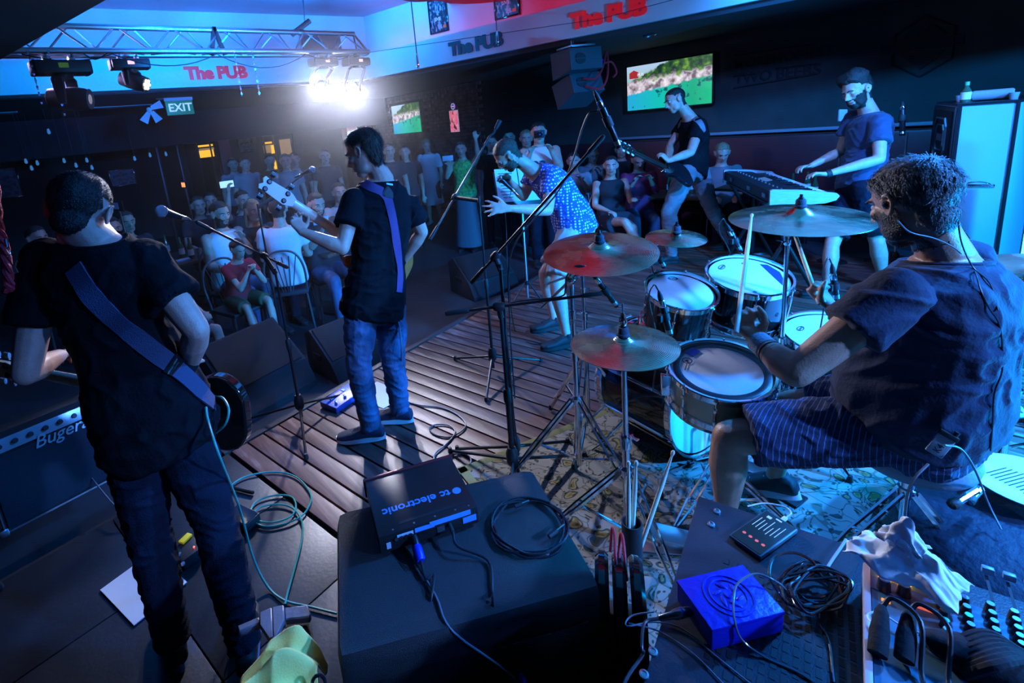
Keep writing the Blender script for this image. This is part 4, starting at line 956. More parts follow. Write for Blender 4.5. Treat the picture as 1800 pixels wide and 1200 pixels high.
# ------------------------------------------------------------------ wedge monitors on the hall floor
def wedge(c, ang, w_, label, d=.46, h=.40, z0=-.2, s=1.):
    r = thing('floor_monitor', label, 'speaker', (c[0], c[1], z0)); fw = V((math.cos(ang), math.sin(ang), 0)); sd = V((fw.y, -fw.x, 0)); o = V((c[0], c[1], z0))
    pr = [(-.5*d, 0), (.5*d, 0), (.5*d, .10*h), (.34*d, .42*h), (-.28*d, h), (-.5*d, .86*h)]
    MB().prism(pr, o-sd*w_/2, fw, Z_, w_).build('cabinet', paint_blk, r, smooth=15) if fw.cross(Z_).dot(sd) > 0 else MB().prism(pr, o+sd*w_/2, fw, Z_, w_).build('cabinet', paint_blk, r, smooth=15)
    a, b2 = (.34*d, .42*h), (-.28*d, h); mid = o+fw*(a[0]+b2[0])/2+Z_*(a[1]+b2[1])/2; sl = (fw*(b2[0]-a[0])+Z_*(b2[1]-a[1])); L = sl.length; sl.normalize(); nn = sd.cross(sl)
    if nn.z < 0: nn = -nn
    MB().box(mid+nn*.008, (w_*.92, L*.92, .012), rotm(sd, sl, nn), .004).build('front_grille', grille, r)
    for k in (-1, 1): MB().box(o+sd*k*(w_/2+.004)+Z_*h*.45-fw*.05, (.01, .12, .05), rotm(sd, fw, Z_), .003).build('side_handle', blk_rubber, r)
    return r
wedge(G(850, 480, .0)[:2], -1.75, .62, 'black wedge monitor on the hall floor behind the singer', .5, .42)
wedge((1.02, 3.75), -1.35, .66, 'large black wedge monitor on the hall floor beside the left guitarist', .6, .5)
wedge((1.75, 3.62), -1.5, .50, 'black wedge monitor on the hall floor behind the bass player\'s legs', .46, .38)
# ------------------------------------------------------------------ carpet
def carpet_mat():
    m = mat('floral_carpet', (.5, .45, .35), .95); nt, N, L, b = nodes(m); tc = N.new('ShaderNodeTexCoord')
    def ramp(val, stops, const=False):
        r = N.new('ShaderNodeValToRGB'); r.color_ramp.interpolation = 'CONSTANT' if const else 'LINEAR'; e = r.color_ramp.elements; e[0].position = stops[0][0]; e[0].color = (*stops[0][1], 1); e[1].position = stops[-1][0]; e[1].color = (*stops[-1][1], 1)
        for p, c in stops[1:-1]: x = e.new(p); x.color = (*c, 1)
        L.new(val, r.inputs[0]); return r.outputs[0]
    n = N.new('ShaderNodeTexNoise'); n.inputs['Scale'].default_value = 5; n.inputs['Detail'].default_value = 2; L.new(tc.outputs['Object'], n.inputs['Vector'])
    vm = N.new('ShaderNodeMix'); vm.data_type = 'VECTOR'; vm.inputs[0].default_value = .22; L.new(tc.outputs['Object'], vm.inputs[4]); L.new(n.outputs['Color'], vm.inputs[5])
    v1 = N.new('ShaderNodeTexVoronoi'); v1.inputs['Scale'].default_value = 15; L.new(vm.outputs[1], v1.inputs['Vector'])
    v2 = N.new('ShaderNodeTexVoronoi'); v2.feature = 'DISTANCE_TO_EDGE'; v2.inputs['Scale'].default_value = 17; L.new(vm.outputs[1], v2.inputs['Vector'])
    v3 = N.new('ShaderNodeTexVoronoi'); v3.inputs['Scale'].default_value = 46; L.new(vm.outputs[1], v3.inputs['Vector'])
    big = ramp(v1.outputs['Distance'], [(0, (.22, .14, .04)), (.14, (.30, .25, .10)), (.24, (.05, .07, .06)), (.33, (.30, .28, .24)), (1, (.30, .28, .24))], True)
    small = ramp(v3.outputs['Distance'], [(0, (.10, .12, .04)), (.22, (.10, .12, .04)), (.30, (1, 1, 1)), (1, (1, 1, 1))])
    line = ramp(v2.outputs['Distance'], [(0, (.42, .40, .30)), (.025, (.42, .40, .30)), (.05, (1, 1, 1)), (1, (1, 1, 1))])
    m1 = N.new('ShaderNodeMix'); m1.data_type = 'RGBA'; m1.blend_type = 'MULTIPLY'; m1.inputs[0].default_value = .9; L.new(big, m1.inputs[6]); L.new(small, m1.inputs[7])
    m2 = N.new('ShaderNodeMix'); m2.data_type = 'RGBA'; m2.blend_type = 'MULTIPLY'; m2.inputs[0].default_value = .85; L.new(m1.outputs[2], m2.inputs[6]); L.new(line, m2.inputs[7]); L.new(m2.outputs[2], b.inputs['Base Color'])
    n3 = N.new('ShaderNodeTexNoise'); n3.inputs['Scale'].default_value = 400; bp = N.new('ShaderNodeBump'); bp.inputs['Strength'].default_value = .5; bp.inputs['Distance'].default_value = .004; L.new(tc.outputs['Object'], n3.inputs['Vector']); L.new(n3.outputs[0], bp.inputs['Height']); L.new(bp.outputs[0], b.inputs['Normal'])
    return m
ca = G(800, 826); cu = V((math.cos(math.radians(-15)), math.sin(math.radians(-15)), 0)); cv = V((cu.y, -cu.x, 0))
CW, CL = 2.15, 2.3
cp = thing('floral_rug', 'cream floral rug with a yellow border under the drum kit', 'rug', ca)
Rc = rotm(cu, cv, -Z_); cc = ca+cu*CW/2+cv*CL/2
MB().box(cc+Z_*.005, (CW-.10, CL-.10, .010), Rc, .002).build('pile', carpet_mat(), cp)
bm_ = mat('rug_border', (.28, .26, .10), .95, bump=.5, bscale=300)
for (c, sz) in ((cc-cv*(CL/2-.03)+Z_*.005, (CW, .045, .011)), (cc+cv*(CL/2-.03)+Z_*.005, (CW, .045, .011)), (cc-cu*(CW/2-.03)+Z_*.005, (.045, CL, .011)), (cc+cu*(CW/2-.03)+Z_*.005, (.045, CL, .011))):
    MB().box(c, sz, Rc, .002).build('border', bm_, cp)
# ------------------------------------------------------------------ drums
CZ = .011                                   # top of the rug
shell_blk = mat('black_drum_lacquer', (.006, .006, .008), .12, coat=.7, bump=.01)
shell_pale = mat('champagne_shell', (.58, .56, .38), .3, .35, coat=.5, var=.06, vscale=8, bump=.01)
head_w = mat('coated_drumhead', (.80, .82, .85), .55, bump=.25, bscale=260, var=.05, vscale=6)
head_grey = mat('grey_drumhead', (.78, .80, .84), .4, bump=.15, bscale=200, var=.07, vscale=6)
ink = mat('black_ink', (.02, .02, .03), .6, bump=.01); blue_tape = mat('blue_tape', (.01, .03, .45), .5, bump=.05)
def drum(name, label, c, axis, r, depth, shm, hm, lugs=8, group=None, ring=False, logo=True, bottom=True, upv=None, claw=False, dots=True, rot=0.):
    root = thing(name, label, 'drum', c, group); ax = V(axis).normalized(); sd, tp, _ = frame(ax, upv or V((0, 1, 0))); R = rotm(sd, tp, ax)
    c = V(c)
    sh = MB().lathe([(r-.006, -.004), (r, -.010), (r, -depth+.01), (r-.006, -depth+.004)], c, ax, 48).build('shell', shm, root)
    MB().lathe([(0, .0), (r-.012, .0), (r-.004, -.003), (r-.004, -.006)], c, ax, 48).build('batter_head', hm, root)
    if bottom: MB().lathe([(r-.004, -depth+.006), (r-.012, -depth), (0, -depth)], c, ax, 48).build('resonant_head', mat('clear_drumhead', (.35, .37, .4), .2, bump=.01), root)
    hoop = [(r+.001, -.022), (r+.006, -.020), (r+.007, .006), (r+.014, .010), (r+.012, .014), (r+.002, .012), (r+.001, -.0)]
    MB().lathe(hoop, c, ax, 48, closed=True).build('hoop', chrome, root)
    MB().lathe([(a, -b_-depth) for a, b_ in hoop], c, ax, 48, closed=True).build('hoop', chrome, root)
    for k in range(lugs):
        a = 2*PI*(k+.5)/lugs+rot; d = sd*math.cos(a)+tp*math.sin(a); q = c+d*(r+.009); Rl = rotm(ax.cross(d), d, ax)
        m = MB(); z0 = -depth*.5
        if depth > .2:
            m.box(q+ax*(-depth*.5), (.016, .018, depth-.07), Rl, .005)
        else:
            m.box(q+ax*(z0+.030), (.014, .018, .020), Rl, .004); m.box(q+ax*(z0-.030), (.014, .018, .020), Rl, .004); m.tube([q+ax*(z0+.03), q+ax*(z0-.03)], .004, 8)
        m.build('lug', chrome, root)
        m = MB(); q2 = c+d*(r+.012)
        m.tube([q2+ax*.004, q2-ax*(depth+.006)], .003, 6); m.lathe([(.0, .018), (.0045, .018), (.0055, .006), (.009, .003), (.009, -.004)], q2, ax, 8)
        m.build('tension_rod', chrome, root)
    if ring:
        MB().lathe([(r-.034, .0015), (r-.030, .0025), (r-.012, .0025), (r-.010, .0015)], c, ax, 48, closed=True).build('muffle_ring', mat('muffle_black', (.015, .018, .03), .35, bump=.05), root)
    MB().lathe([(0, .006), (.010, .005), (.012, 0)], c+(-tp*.3-sd).normalized()*(r+.001)-ax*depth*.5, (-tp*.3-sd).normalized(), 12).build('air_vent', chrome, root)
    return root, R
def on(c, R, x, y, z=0.0012): return V(c)+R @ V((x, y, z))
dr0 = V((1.92, .14, 0))
def tilt(c, toward, deg):
    h = V(toward)-V(c); h.z = 0; h.normalize(); a = math.radians(deg); return (Z_*math.cos(a)+h*math.sin(a))
sc_ = G(1266, 650, .665); sax = tilt(sc_, (1.1, .2, 0), 11)
snare, Rn = drum('snare_drum', 'pale champagne snare drum with white head and chrome hoops, right of the hi-hat', sc_, sax, .178, .145, shell_pale, head_w, 10, ring=True)
MB().lathe([(.016, .002), (.019, .002), (.019, .0024), (.016, .0024)], on(sc_, Rn, .02, .118, 0), Rn @ V((0, 0, 1)), 20, closed=True).build('head_mark', ink, snare)
MB().box(on(sc_, Rn, .055, .106, .0022), (.055, .003, .0006), Rn @ Matrix.Rotation(-.25, 3, 'Z')).build('head_mark', ink, snare); MB().box(on(sc_, Rn, .022, .118, .0022), (.012, .010, .0006), Rn).build('head_mark', ink, snare)
MB().box(on(sc_, Rn, -.045, .125, .0026), (.05, .035, .0008), Rn @ Matrix.Rotation(.2, 3, 'Z')).build('tape_patch', blue_tape, snare)
q = sc_+(V((-.55, .65, 0)).normalized())*.192-sax*.07; MB().box(q, (.03, .05, .09), rotm(V((.65, .55, 0)).normalized(), V((-.55, .65, 0)).normalized(), Z_), .006).build('strainer', chrome, snare)
q = sc_+(V((-.65, -.75, 0)).normalized())*.19-sax*.16; MB().box(q, (.03, .02, .05), None, .004).build('butt_clip', blk_rubber, snare)
t1 = G(1197, 512, .83); a1 = tilt(t1, (1.75, .25, 0), 17)
tom1, R1 = drum('rack_tom', 'smaller black rack tom behind the snare drum', t1, a1, .150, .20, shell_blk, head_grey, 6, 'rack toms', rot=.2)
t2 = G(1316, 485, .84); a2 = tilt(t2, (1.95, .15, 0), 15)
tom2, R2 = drum('rack_tom', 'larger black rack tom under the drumsticks', t2, a2, .176, .23, shell_blk, head_grey, 6, 'rack toms')
ft = G(1470, 590, .60); fa = tilt(ft, (2.0, .1, 0), 7)
ftom, R3 = drum('floor_tom', 'black floor tom partly hidden by the drummer\'s arm', ft, fa, .20, .36, shell_blk, head_w, 8, None)
def ell_mark(c, R, x, y, rx, ry, par, txt=None, rot=0.):
    n = 28; Rr = R @ Matrix.Rotation(rot, 3, 'Z')
    MB().tube([on(c, R, x, y, .0016)+Rr @ V((rx*math.cos(2*PI*k/n), ry*math.sin(2*PI*k/n), 0)) for k in range(n+1)], .0012, 5).build('head_mark', ink, par)
    t = text_mb('EVANS', (0, 0, 0), (1, 0, 0), (0, 1, 0), ry*1.0, .0006, .008); w_ = max(v.x for v in t.v); mb = MB(); mb.add([on(c, R, x, y, .0012)+Rr @ V((v.x-w_/2, v.y-ry*.35, v.z)) for v in t.v], t.f); mb.build('head_lettering', ink, par)
ell_mark(t1, R1, -.075, .075, .022, .013, tom1, rot=.9); ell_mark(t2, R2, -.005, .125, .024, .012, tom2); ell_mark(ft, R3, .02, .13, .022, .012, ftom)
for (x, y) in ((-.10, .06), (.12, -.07)): MB().lathe([(0, .001), (.009, .001), (.009, 0)], on(t2, R2, x, y, .0006), a2, 14).build('gel_dot', mat('gel_dot', (.15, .2, .3), .3, bump=.01), tom2)
MB().lathe([(0, .001), (.009, .001), (.009, 0)], on(ft, R3, -.13, -.02, .0006), fa, 14).build('gel_dot', MATS['gel_dot'], ftom)
MB().prism([(-.155, -.03), (-.12, -.095), (-.03, -.15), (.0, -.15), (-.14, .0)], on(t2, R2, 0, 0, .0008), R2 @ V((1, 0, 0)), R2 @ V((0, 1, 0)), .001).build('tape_patch', blue_tape, tom2)
for k in range(3):
    a = 2*PI*k/3+.6; s_, t_, _ = frame(fa, V((0, 1, 0))); d = s_*math.cos(a)+t_*math.sin(a); q = ft+d*.215
    m = MB(); m.tube([q-fa*.10, q-fa*.30, V((q.x-fa.x*.5, q.y-fa.y*.5, .10)), V((q.x-fa.x*.5, q.y-fa.y*.5, .03))+d*.03], .006, 8); lg = m.build('leg', chrome, ftom)
    MB().lathe([(.010, .03), (.012, 0), (.010, -.004)], V((q.x-fa.x*.5, q.y-fa.y*.5, .005))+d*.03, (0, 0, 1), 10).build('rubber_foot', blk_rubber, lg); MB().box(q-fa*.16, (.03, .03, .04), R3, .006).build('leg_bracket', chrome, ftom)
# bass drum
bc = V((2.28, .95, .295)); bax = V((-.18, -.98, .0)).normalized()
bd_, Rb = drum('bass_drum', 'large black bass drum lying under the rack toms', bc, bax, .275, .42, shell_blk, head_w, 8, None, upv=V((0, 0, 1)), dots=False)
for k in (1, -1):
    q = bc-bax*.30+V((k*.24, 0, -.12)); m = MB(); m.tube([q, q+V((k*.14, .08, -.14)), q+V((k*.17, .11, -.172))], .008, 8); m.build('spur', chrome, bd_)
# tom mount
hw = thing('tom_holder', 'chrome double tom holder rising from the bass drum', 'drum hardware', bc-bax*.20+Z_*.28)
m = MB(); p0 = bc-bax*.20+Z_*.275; m.lathe([(.03, 0), (.03, .02), (.018, .03)], p0, (0, 0, 1), 14); m.tube([p0, p0+Z_*.24], .013, 10); m.build('centre_post', chrome, hw)
for t_, a_, r_ in ((t1, a1, .15), (t2, a2, .176)):
    h = (p0+Z_*.2)-t_; h.z = 0; h.normalize(); e = t_+h*(r_+.006)-a_*.10
    m = MB(); m.tube(spline([p0+Z_*.22, lerp(p0+Z_*.26, e, .4)+Z_*.04, lerp(p0+Z_*.2, e, .75)+Z_*.01, e], 4), .008, 8); m.build('arm', chrome, hw)
    MB().box(e, (.04, .04, .06), None, .008).build('bracket', chrome, hw); m = MB(); m.lathe([(.018, -.012), (.02, 0), (.018, .012)], p0+Z_*.23+(e-p0)*.1, h, 12); m.build('clamp', chrome, hw)
for q in (p0+V((.03, .10, .30)), p0+V((.10, .08, .27))):
    MB().prism([(-.022, -.008), (-.004, -.012), (.004, -.012), (.022, -.008), (.022, .010), (.004, .0), (-.004, .0), (-.022, .010)], q, (1, 0, 0), (0, .3, .95), .006).build('wing_nut', chrome, hw); MB().tube([q-Z_*.05, q], .005, 7).build('wing_bolt', chrome, hw)
# ------------------------------------------------------------------ hardware
def foot_(p): return MB().lathe([(.009, .028), (.012, .012), (.013, 0), (.008, -.003)], p, (0, 0, 1), 10)
def tripod(root, b, hub, leg_r, legh, m, ang, rt_=.008, brace=True, z0=0., flat=False, low=None, knob=True):
    b = V((b[0], b[1], z0)); low = low if low is not None else hub*.35
    for k in range(3):
        a = ang+2*PI*k/3; d = V((math.cos(a), math.sin(a), 0)); f_ = b+d*leg_r+Z_*.012; h = b+Z_*hub+d*.022
        mb = MB()
        if flat:
            sd = d.cross(Z_)
            for q in (-1, 1): mb.tube([h+sd*q*.013, lerp(h, f_, .55)+sd*q*.016, f_], [(rt_*.9, rt_*.45)]*3, 6, upv=sd)
        else: mb.tube([h, f_+d*0], rt_, 8)
        lg = mb.build('leg', m, root); foot_(f_-Z_*.010).build('rubber_foot', blk_rubber, lg)
        if brace:
            mb = MB(); mid = lerp(h, f_, .52); mb.tube([b+Z_*low+d*.02, mid], rt_*.6, 6); mb.build('brace', m, root); 
    MB().lathe([(.02, -.02), (.026, -.012), (.026, .015), (.018, .022)], b+Z_*hub, (0, 0, 1), 14).build('hub', m, root)
def pole(root, a, b2, r, m, name='pole'): return MB().tube([a, b2], r, 12).build(name, m, root)
def collar(root, p, m, ax=(0, 0, 1), r=.017, wing=True, dirw=(1, .3, 0)):
    MB().lathe([(r*.8, -.022), (r, -.018), (r, .018), (r*.8, .022)], p, ax, 14).build('collar', m, root)
    if wing:
        d = V(dirw).normalized(); mb = MB(); mb.tube([V(p), V(p)+d*.035], .004, 7); e = V(p)+d*.035; s_, t_, _ = frame(d)
        mb.prism([(-.020, -.002), (-.006, -.004), (.006, -.004), (.020, -.002), (.017, .014), (.005, .006), (-.005, .006), (-.017, .014)], e-s_*.0, s_, d, .005); mb.build('wing_nut', m, root)
def cym_mat():
    m = mat('bronze_cymbal', (.66, .55, .36), .22, 1.); nt, N, L, b = nodes(m); tc = N.new('ShaderNodeTexCoord')
    n = N.new('ShaderNodeTexNoise'); n.inputs['Scale'].default_value = 9; n.inputs['Detail'].default_value = 6; L.new(tc.outputs['Object'], n.inputs['Vector'])
    r = N.new('ShaderNodeMapRange'); r.inputs[1].default_value = .35; r.inputs[2].default_value = .7; r.inputs[3].default_value = .16; r.inputs[4].default_value = .34; L.new(n.outputs[0], r.inputs[0]); L.new(r.outputs[0], b.inputs['Roughness'])
    w_ = N.new('ShaderNodeTexWave'); w_.wave_type = 'RINGS'; w_.rings_direction = 'Z'; w_.inputs['Scale'].default_value = 55; w_.inputs['Distortion'].default_value = .6; L.new(tc.outputs['Object'], w_.inputs['Vector'])
    bp = N.new('ShaderNodeBump'); bp.inputs['Strength'].default_value = .12; bp.inputs['Distance'].default_value = .002; L.new(w_.outputs[0], bp.inputs['Height'])
    n2 = N.new('ShaderNodeTexNoise'); n2.inputs['Scale'].default_value = 14; L.new(tc.outputs['Object'], n2.inputs['Vector']); bp2 = N.new('ShaderNodeBump'); bp2.inputs['Strength'].default_value = .25; bp2.inputs['Distance'].default_value = .01; L.new(n2.outputs[0], bp2.inputs['Height']); L.new(bp.outputs[0], bp2.inputs['Normal']); L.new(bp2.outputs[0], b.inputs['Normal']); return m
cymm = cym_mat()
def cymbal(name, label, c, axis, r, group=None, felt=True, cat='cymbal', pair=False):
    root = thing(name, label, cat, c, group); ax = V(axis).normalized(); c = V(c); br = r*.21
    pr = [(.006, .036*r/.2+.002), (br*.5, .033*r/.2), (br*.85, .020*r/.2), (br, .013*r/.2+.003), (r*.5, .009), (r*.8, .003), (r, -.006), (r, -.0068), (r*.8, .0016), (r*.5, .0072), (br, .011*r/.2+.002), (br*.85, .018*r/.2), (br*.5, .031*r/.2), (.006, .035*r/.2)]
    MB().lathe(pr, c, ax, 64, closed=True).build('cymbal_plate', cymm, root, smooth=60)
    if pair: MB().lathe([(a, -b_-.012) for a, b_ in pr], c, ax, 64, closed=True).build('lower_plate', cymm, root, smooth=60)
    top = c+ax*(.038*r/.2)
    f_ = MB().lathe([(.0, .030), (.015, .030), (.019, .024), (.019, .008), (.023, .004), (.023, -.003), (.0, -.003)], top, ax, 18).build('felt', mat('grey_felt', (.05, .07, .10), .9, bump=.5, bscale=300), root)
    MB().lathe([(0, .050), (.006, .050), (.007, .038), (.011, .036), (.011, .030), (0, .029)], top, ax, 12).build('wing_nut', blk_metal, root)
    return root
crc = D(1054, 441, 2.10); crax = tilt(crc, (0, 0, 0), 8)
cymbal('crash_cymbal', 'large bronze crash cymbal at the left of the kit reflecting red light', crc, crax, .232, 'cymbals of the drum kit')
hhc = D(1096, 604, 1.80); hax = tilt(hhc, (0, .2, 0), 1)
cymbal('hi_hat', 'pair of bronze hi-hat cymbals below the hanging microphone', hhc, hax, .186, 'cymbals of the drum kit', pair=True)
rdc = D(1406, 382, 2.12); rax = tilt(rdc, (1.2, 0, 0), 3)
cymbal('ride_cymbal', 'large pale ride cymbal beside the drummer\'s head, under the keyboard', rdc, rax, .262, 'cymbals of the drum kit')
spc = D(1188, 416, 2.42); cymbal('splash_cymbal', 'small splash cymbal above the smaller rack tom', spc, tilt(spc, (1.9, .2, 0), 6), .136, 'cymbals of the drum kit')
c4 = D(1812, 505, 1.95); cymbal('crash_cymbal', 'bright cymbal half hidden behind the drummer\'s shoulder at the right edge', c4, tilt(c4, (1.5, 0, 0), 22), .23, 'cymbals of the drum kit')
def cstand(label, b, top, ang, m=chrome, hub=.42, leg=.34, tilt_ax=None, boom=None, z0=CZ):
    r = thing('cymbal_stand', label, 'stand', (b[0], b[1], z0), 'chrome stands of the drum kit'); bb = V((b[0], b[1], z0))
    tripod(r, b, hub, leg, 0, m, ang, .011, True, z0, flat=True, low=.10)
    tgt = V(top); h = tgt.z
    if boom is None:
        mid = bb+Z_*(hub+.22); pole(r, bb+Z_*.06, mid, .0125, m, 'lower_tube'); collar(r, mid, m); e = V((b[0], b[1], h-.10)); pole(r, mid, e, .009, m, 'upper_tube'); collar(r, e, m, r=.014, dirw=(-1, .4, 0)); pole(r, e, tgt, .005, m, 'cymbal_rod')
    else:
        j = V((b[0], b[1], boom)); mid = bb+Z_*(hub+.22); pole(r, bb+Z_*.06, mid, .0125, m, 'lower_tube'); collar(r, mid, m); pole(r, mid, j, .010, m, 'upper_tube'); collar(r, lerp(mid, j, .55), m, r=.015)
        MB().ell(j, (.026, .02, .026), None, 12, 8).build('ratchet', m, r); d = (tgt-j).normalized(); pole(r, j-d*.20, tgt, .0065, m, 'boom_arm'); collar(r, j+Z_*.0, m, ax=d, r=.014, dirw=(0, -1, .3))
    return r
cb0 = G(1020, 838, 0); cstand('chrome boom stand carrying the left crash cymbal', (cb0.x, cb0.y), crc-crax*.004, 2.5, hub=.40, leg=.36, boom=crc.z-.13)
cb1 = G(1030, 770, 0); cstand('chrome stand just behind the crash cymbal stand', (cb1.x+.03, cb1.y), spc-V((0, 0, .004)), 1.4, hub=.46, leg=.30, boom=.93)
rb = V((rdc.x+.0, rdc.y+.04)); cstand('chrome stand under the ride cymbal', (rb.x, rb.y), rdc-rax*.004, .5, hub=.36, leg=.28)
cstand('chrome stand of the cymbal behind the drummer', (c4.x+.08, c4.y+.0), c4, .9, hub=.36, leg=.28)
# hi-hat stand with pedal
hb = G(1108, 955, 0); hs_ = thing('hi_hat_stand', 'chrome hi-hat stand with wide legs in front of the snare drum', 'stand', (hhc.x, hhc.y, CZ), 'chrome stands of the drum kit')
hx_ = V((hhc.x, hhc.y, CZ)); tripod(hs_, (hhc.x, hhc.y), .34, .33, 0, chrome, 2.2, .011, True, CZ, flat=True, low=.08)
pole(hs_, hx_+Z_*.04, hx_+Z_*.46, .014, chrome, 'lower_tube'); MB().lathe([(.017, -.03), (.021, -.025), (.021, .02), (.016, .028)], hx_+Z_*.47, (0, 0, 1), 14).build('collar', chrome, hs_); collar(hs_, hx_+Z_*.47, chrome, dirw=(1, -.35, 0))
pole(hs_, hx_+Z_*.46, hhc-Z_*.035, .010, chrome, 'upper_tube'); pole(hs_, hhc-Z_*.04, hhc+Z_*.155, .0032, chrome, 'pull_rod')
m = MB(); m.lathe([(.010, .0), (.014, .012), (.014, .030), (.009, .038), (.006, .052)], hhc+Z_*.068, (0, 0, 1), 12); m.tube([hhc+Z_*.10, hhc+Z_*.10+V((.03, -.015, .004))], .004, 7); m.build('clutch', chrome, hs_)
pd_ = V((.62, -.78, 0)).normalized(); R = rotm(pd_.cross(Z_), pd_, Z_); tl = Matrix.Rotation(-.22, 3, V((pd_.cross(Z_))))
MB().box(hx_+pd_*.20+Z_*.055, (.085, .26, .012), tl @ R, .004).build('pedal_plate', steel, hs_); MB().box(hx_+pd_*.19+Z_*.008, (.07, .30, .008), R, .003).build('base_plate', steel, hs_); MB().box(hx_+pd_*.35+Z_*.025, (.085, .05, .03), R, .006).build('pedal_heel', steel, hs_)
# stick holder with spare sticks
sh0 = G(1112, 985, .16); stk = thing('stick_holder', 'black cup clamped to the hi-hat stand holding spare sticks', 'holder', sh0)
MB().lathe([(.034, 0), (.034, .16), (.030, .16), (.030, .006), (0, .006)], sh0, (0, 0, 1), 20).build('cup', blk_plastic, stk); MB().box(lerp(sh0+Z_*.09, hx_+Z_*.22, .5), ((hx_-sh0).xy.length*.8, .02, .02), Matrix.Rotation(math.atan2(hx_.y-sh0.y, hx_.x-sh0.x), 3, 'Z'), .004).build('clamp_arm', chrome, stk)
stick_m = mat('pale_drumstick', (.74, .66, .52), .45, bump=.05, var=.06, vscale=30)
def stick(a, b2, label, group=None):
    a = V(a); d = (V(b2)-a).normalized(); L = (V(b2)-a).length; r = thing('drumstick', label, 'drumstick', a, group)
    MB().lathe([(0, 0), (.0065, .003), (.0075, .01), (.0075, L*.72), (.0035, L-.025), (.0035, L-.02)], a, d, 14).build('shaft', stick_m, r)
    MB().lathe([(.0034, L-.021), (.006, L-.014), (.0066, L-.007), (.004, L-.001), (0, L)], a, d, 12).build('tip', stick_m, r); return r
for du, dv, bu, bv, lab in ((-.010, .010, 1105, 826, 'pale spare drumstick at the left in the holder'), (.012, .012, 1118, 824, 'pale spare drumstick in the middle of the holder'), (.005, -.012, 1169, 836, 'pale spare drumstick leaning right in the holder')):
    a = sh0+V((du, dv, .012)); t = D(bu, bv, dep(sh0)-.10 if bu < 1150 else dep(sh0)-.02); t = a+(t-a).normalized()*.405; stick(a, t, lab, 'spare drumsticks in the holder')
# bass drum pedal
pp = bc+bax*.10; pd = thing('bass_pedal', 'chrome bass drum pedal under the drummer\'s right shoe', 'pedal', (pp.x, pp.y, CZ)); b0 = V((pp.x, pp.y, CZ))
sdx = bax.cross(Z_).normalized(); R = rotm(sdx, bax, Z_)
MB().box(b0+bax*.16+Z_*.006, (.09, .34, .010), R, .003).build('base_plate', blk_metal, pd); MB().box(b0+bax*.17+Z_*.055, (.08, .27, .012), Matrix.Rotation(.20, 3, sdx) @ R, .004).build('pedal_plate', steel, pd)
for k in (-1, 1): MB().tube([b0+sdx*k*.05, b0+sdx*k*.05+Z_*.24], .009, 8).build('post', chrome, pd)
MB().tube([b0+sdx*-.055+Z_*.24, b0+sdx*.055+Z_*.24], .009, 8).build('axle', chrome, pd); e = b0-bax*.06+Z_*.33; MB().tube([b0+Z_*.24, e], .004, 7).build('beater_rod', chrome, pd); MB().lathe([(0, -.02), (.022, -.02), (.024, 0), (.022, .02), (0, .02)], e, bax, 14).build('beater', paper, pd)
# snare stand
ss = thing('snare_stand', 'chrome snare drum stand with basket arms', 'stand', (sc_.x, sc_.y, CZ), 'chrome stands of the drum kit'); sb = V((sc_.x, sc_.y, CZ))
tripod(ss, (sc_.x, sc_.y), .24, .28, 0, chrome, 2.9, .010, True, CZ, flat=True, low=.06); pole(ss, sb+Z_*.04, sb+Z_*.42, .012, chrome, 'lower_tube'); collar(ss, sb+Z_*.3, chrome)
for k in range(3):
    a = 2*PI*k/3+.3; d = V((math.cos(a), math.sin(a), 0)); MB().tube([sb+Z_*.42, sb+Z_*.43+d*.10, sc_-sax*.155+d*.195, sc_-sax*.13+d*.205], .006, 7).build('basket_arm', chrome, ss)
# drum throne
th = V((2.115, .215, CZ)); tt_ = thing('drum_throne', 'round padded drum throne under the drummer', 'stool', th)
MB().lathe([(0, .50), (.145, .50), (.162, .492), (.168, .465), (.163, .44), (.15, .425), (0, .42)], th, (0, 0, 1), 40).build('seat', mat('throne_vinyl', (.22, .26, .32), .5, bump=.2, bscale=60), tt_)
pole(tt_, th+Z_*.10, th+Z_*.42, .014, chrome, 'post'); tripod(tt_, (th.x, th.y), .30, .30, 0, chrome, .35, .011, True, CZ, flat=True, low=.1); collar(tt_, th+Z_*.33, chrome, r=.02)
# ------------------------------------------------------------------ microphones and stands
def pencil_mic(root, tip, d, L=.15, r=.0115, clip=True, xlr=True):
    d = V(d).normalized(); tip = V(tip)
    b = MB().lathe([(0, 0), (r*.9, .001), (r, .004), (r, L), (r*.8, L+.004)], tip, d, 16).build('body', blk_metal, root)
    MB().lathe([(r*1.02, .012), (r*1.02, .03)], tip, d, 16).build('grille_band', steel, b)
    MB().lathe([(r*.95, L), (r*1.05, L+.004), (r*1.0, L+.028), (r*.6, L+.034)], tip, d, 14).build('plug', chrome, b)
    MB().lathe([(r*.85, L+.028), (r*.75, L+.05), (r*.3, L+.072), (.0, L+.075)], tip, d, 12).build('cable_boot', blk_rubber, b)
    if clip: MB().lathe([(r*1.3, L*.55), (r*1.35, L*.58), (r*1.35, L*.76), (r*1.3, L*.79)], tip, d, 14).build('clip', blk_rubber, b)
    return tip+d*(L+.07)
def vocal_mic(root, ball, d, L=.165, bm=None):
    d = V(d).normalized(); ball = V(ball)
    MB().ell(ball, (.026, .026, .027), None, 18, 12).build('grille_ball', bm or mat('mic_mesh', (.45, .50, .58), .35, .85, bump=.9, bscale=900), root); MB().lathe([(.0265, -.004), (.0275, 0), (.0265, .004)], ball, d, 20).build('grille_ring', chrome, root)
    MB().lathe([(.024, .012), (.019, .035), (.012, L), (.0, L)], ball, d, 18).build('body', blk_metal, root); MB().lathe([(.013, L), (.012, L+.05), (.005, L+.08), (0, L+.08)], ball, d, 12).build('plug', chrome, root)
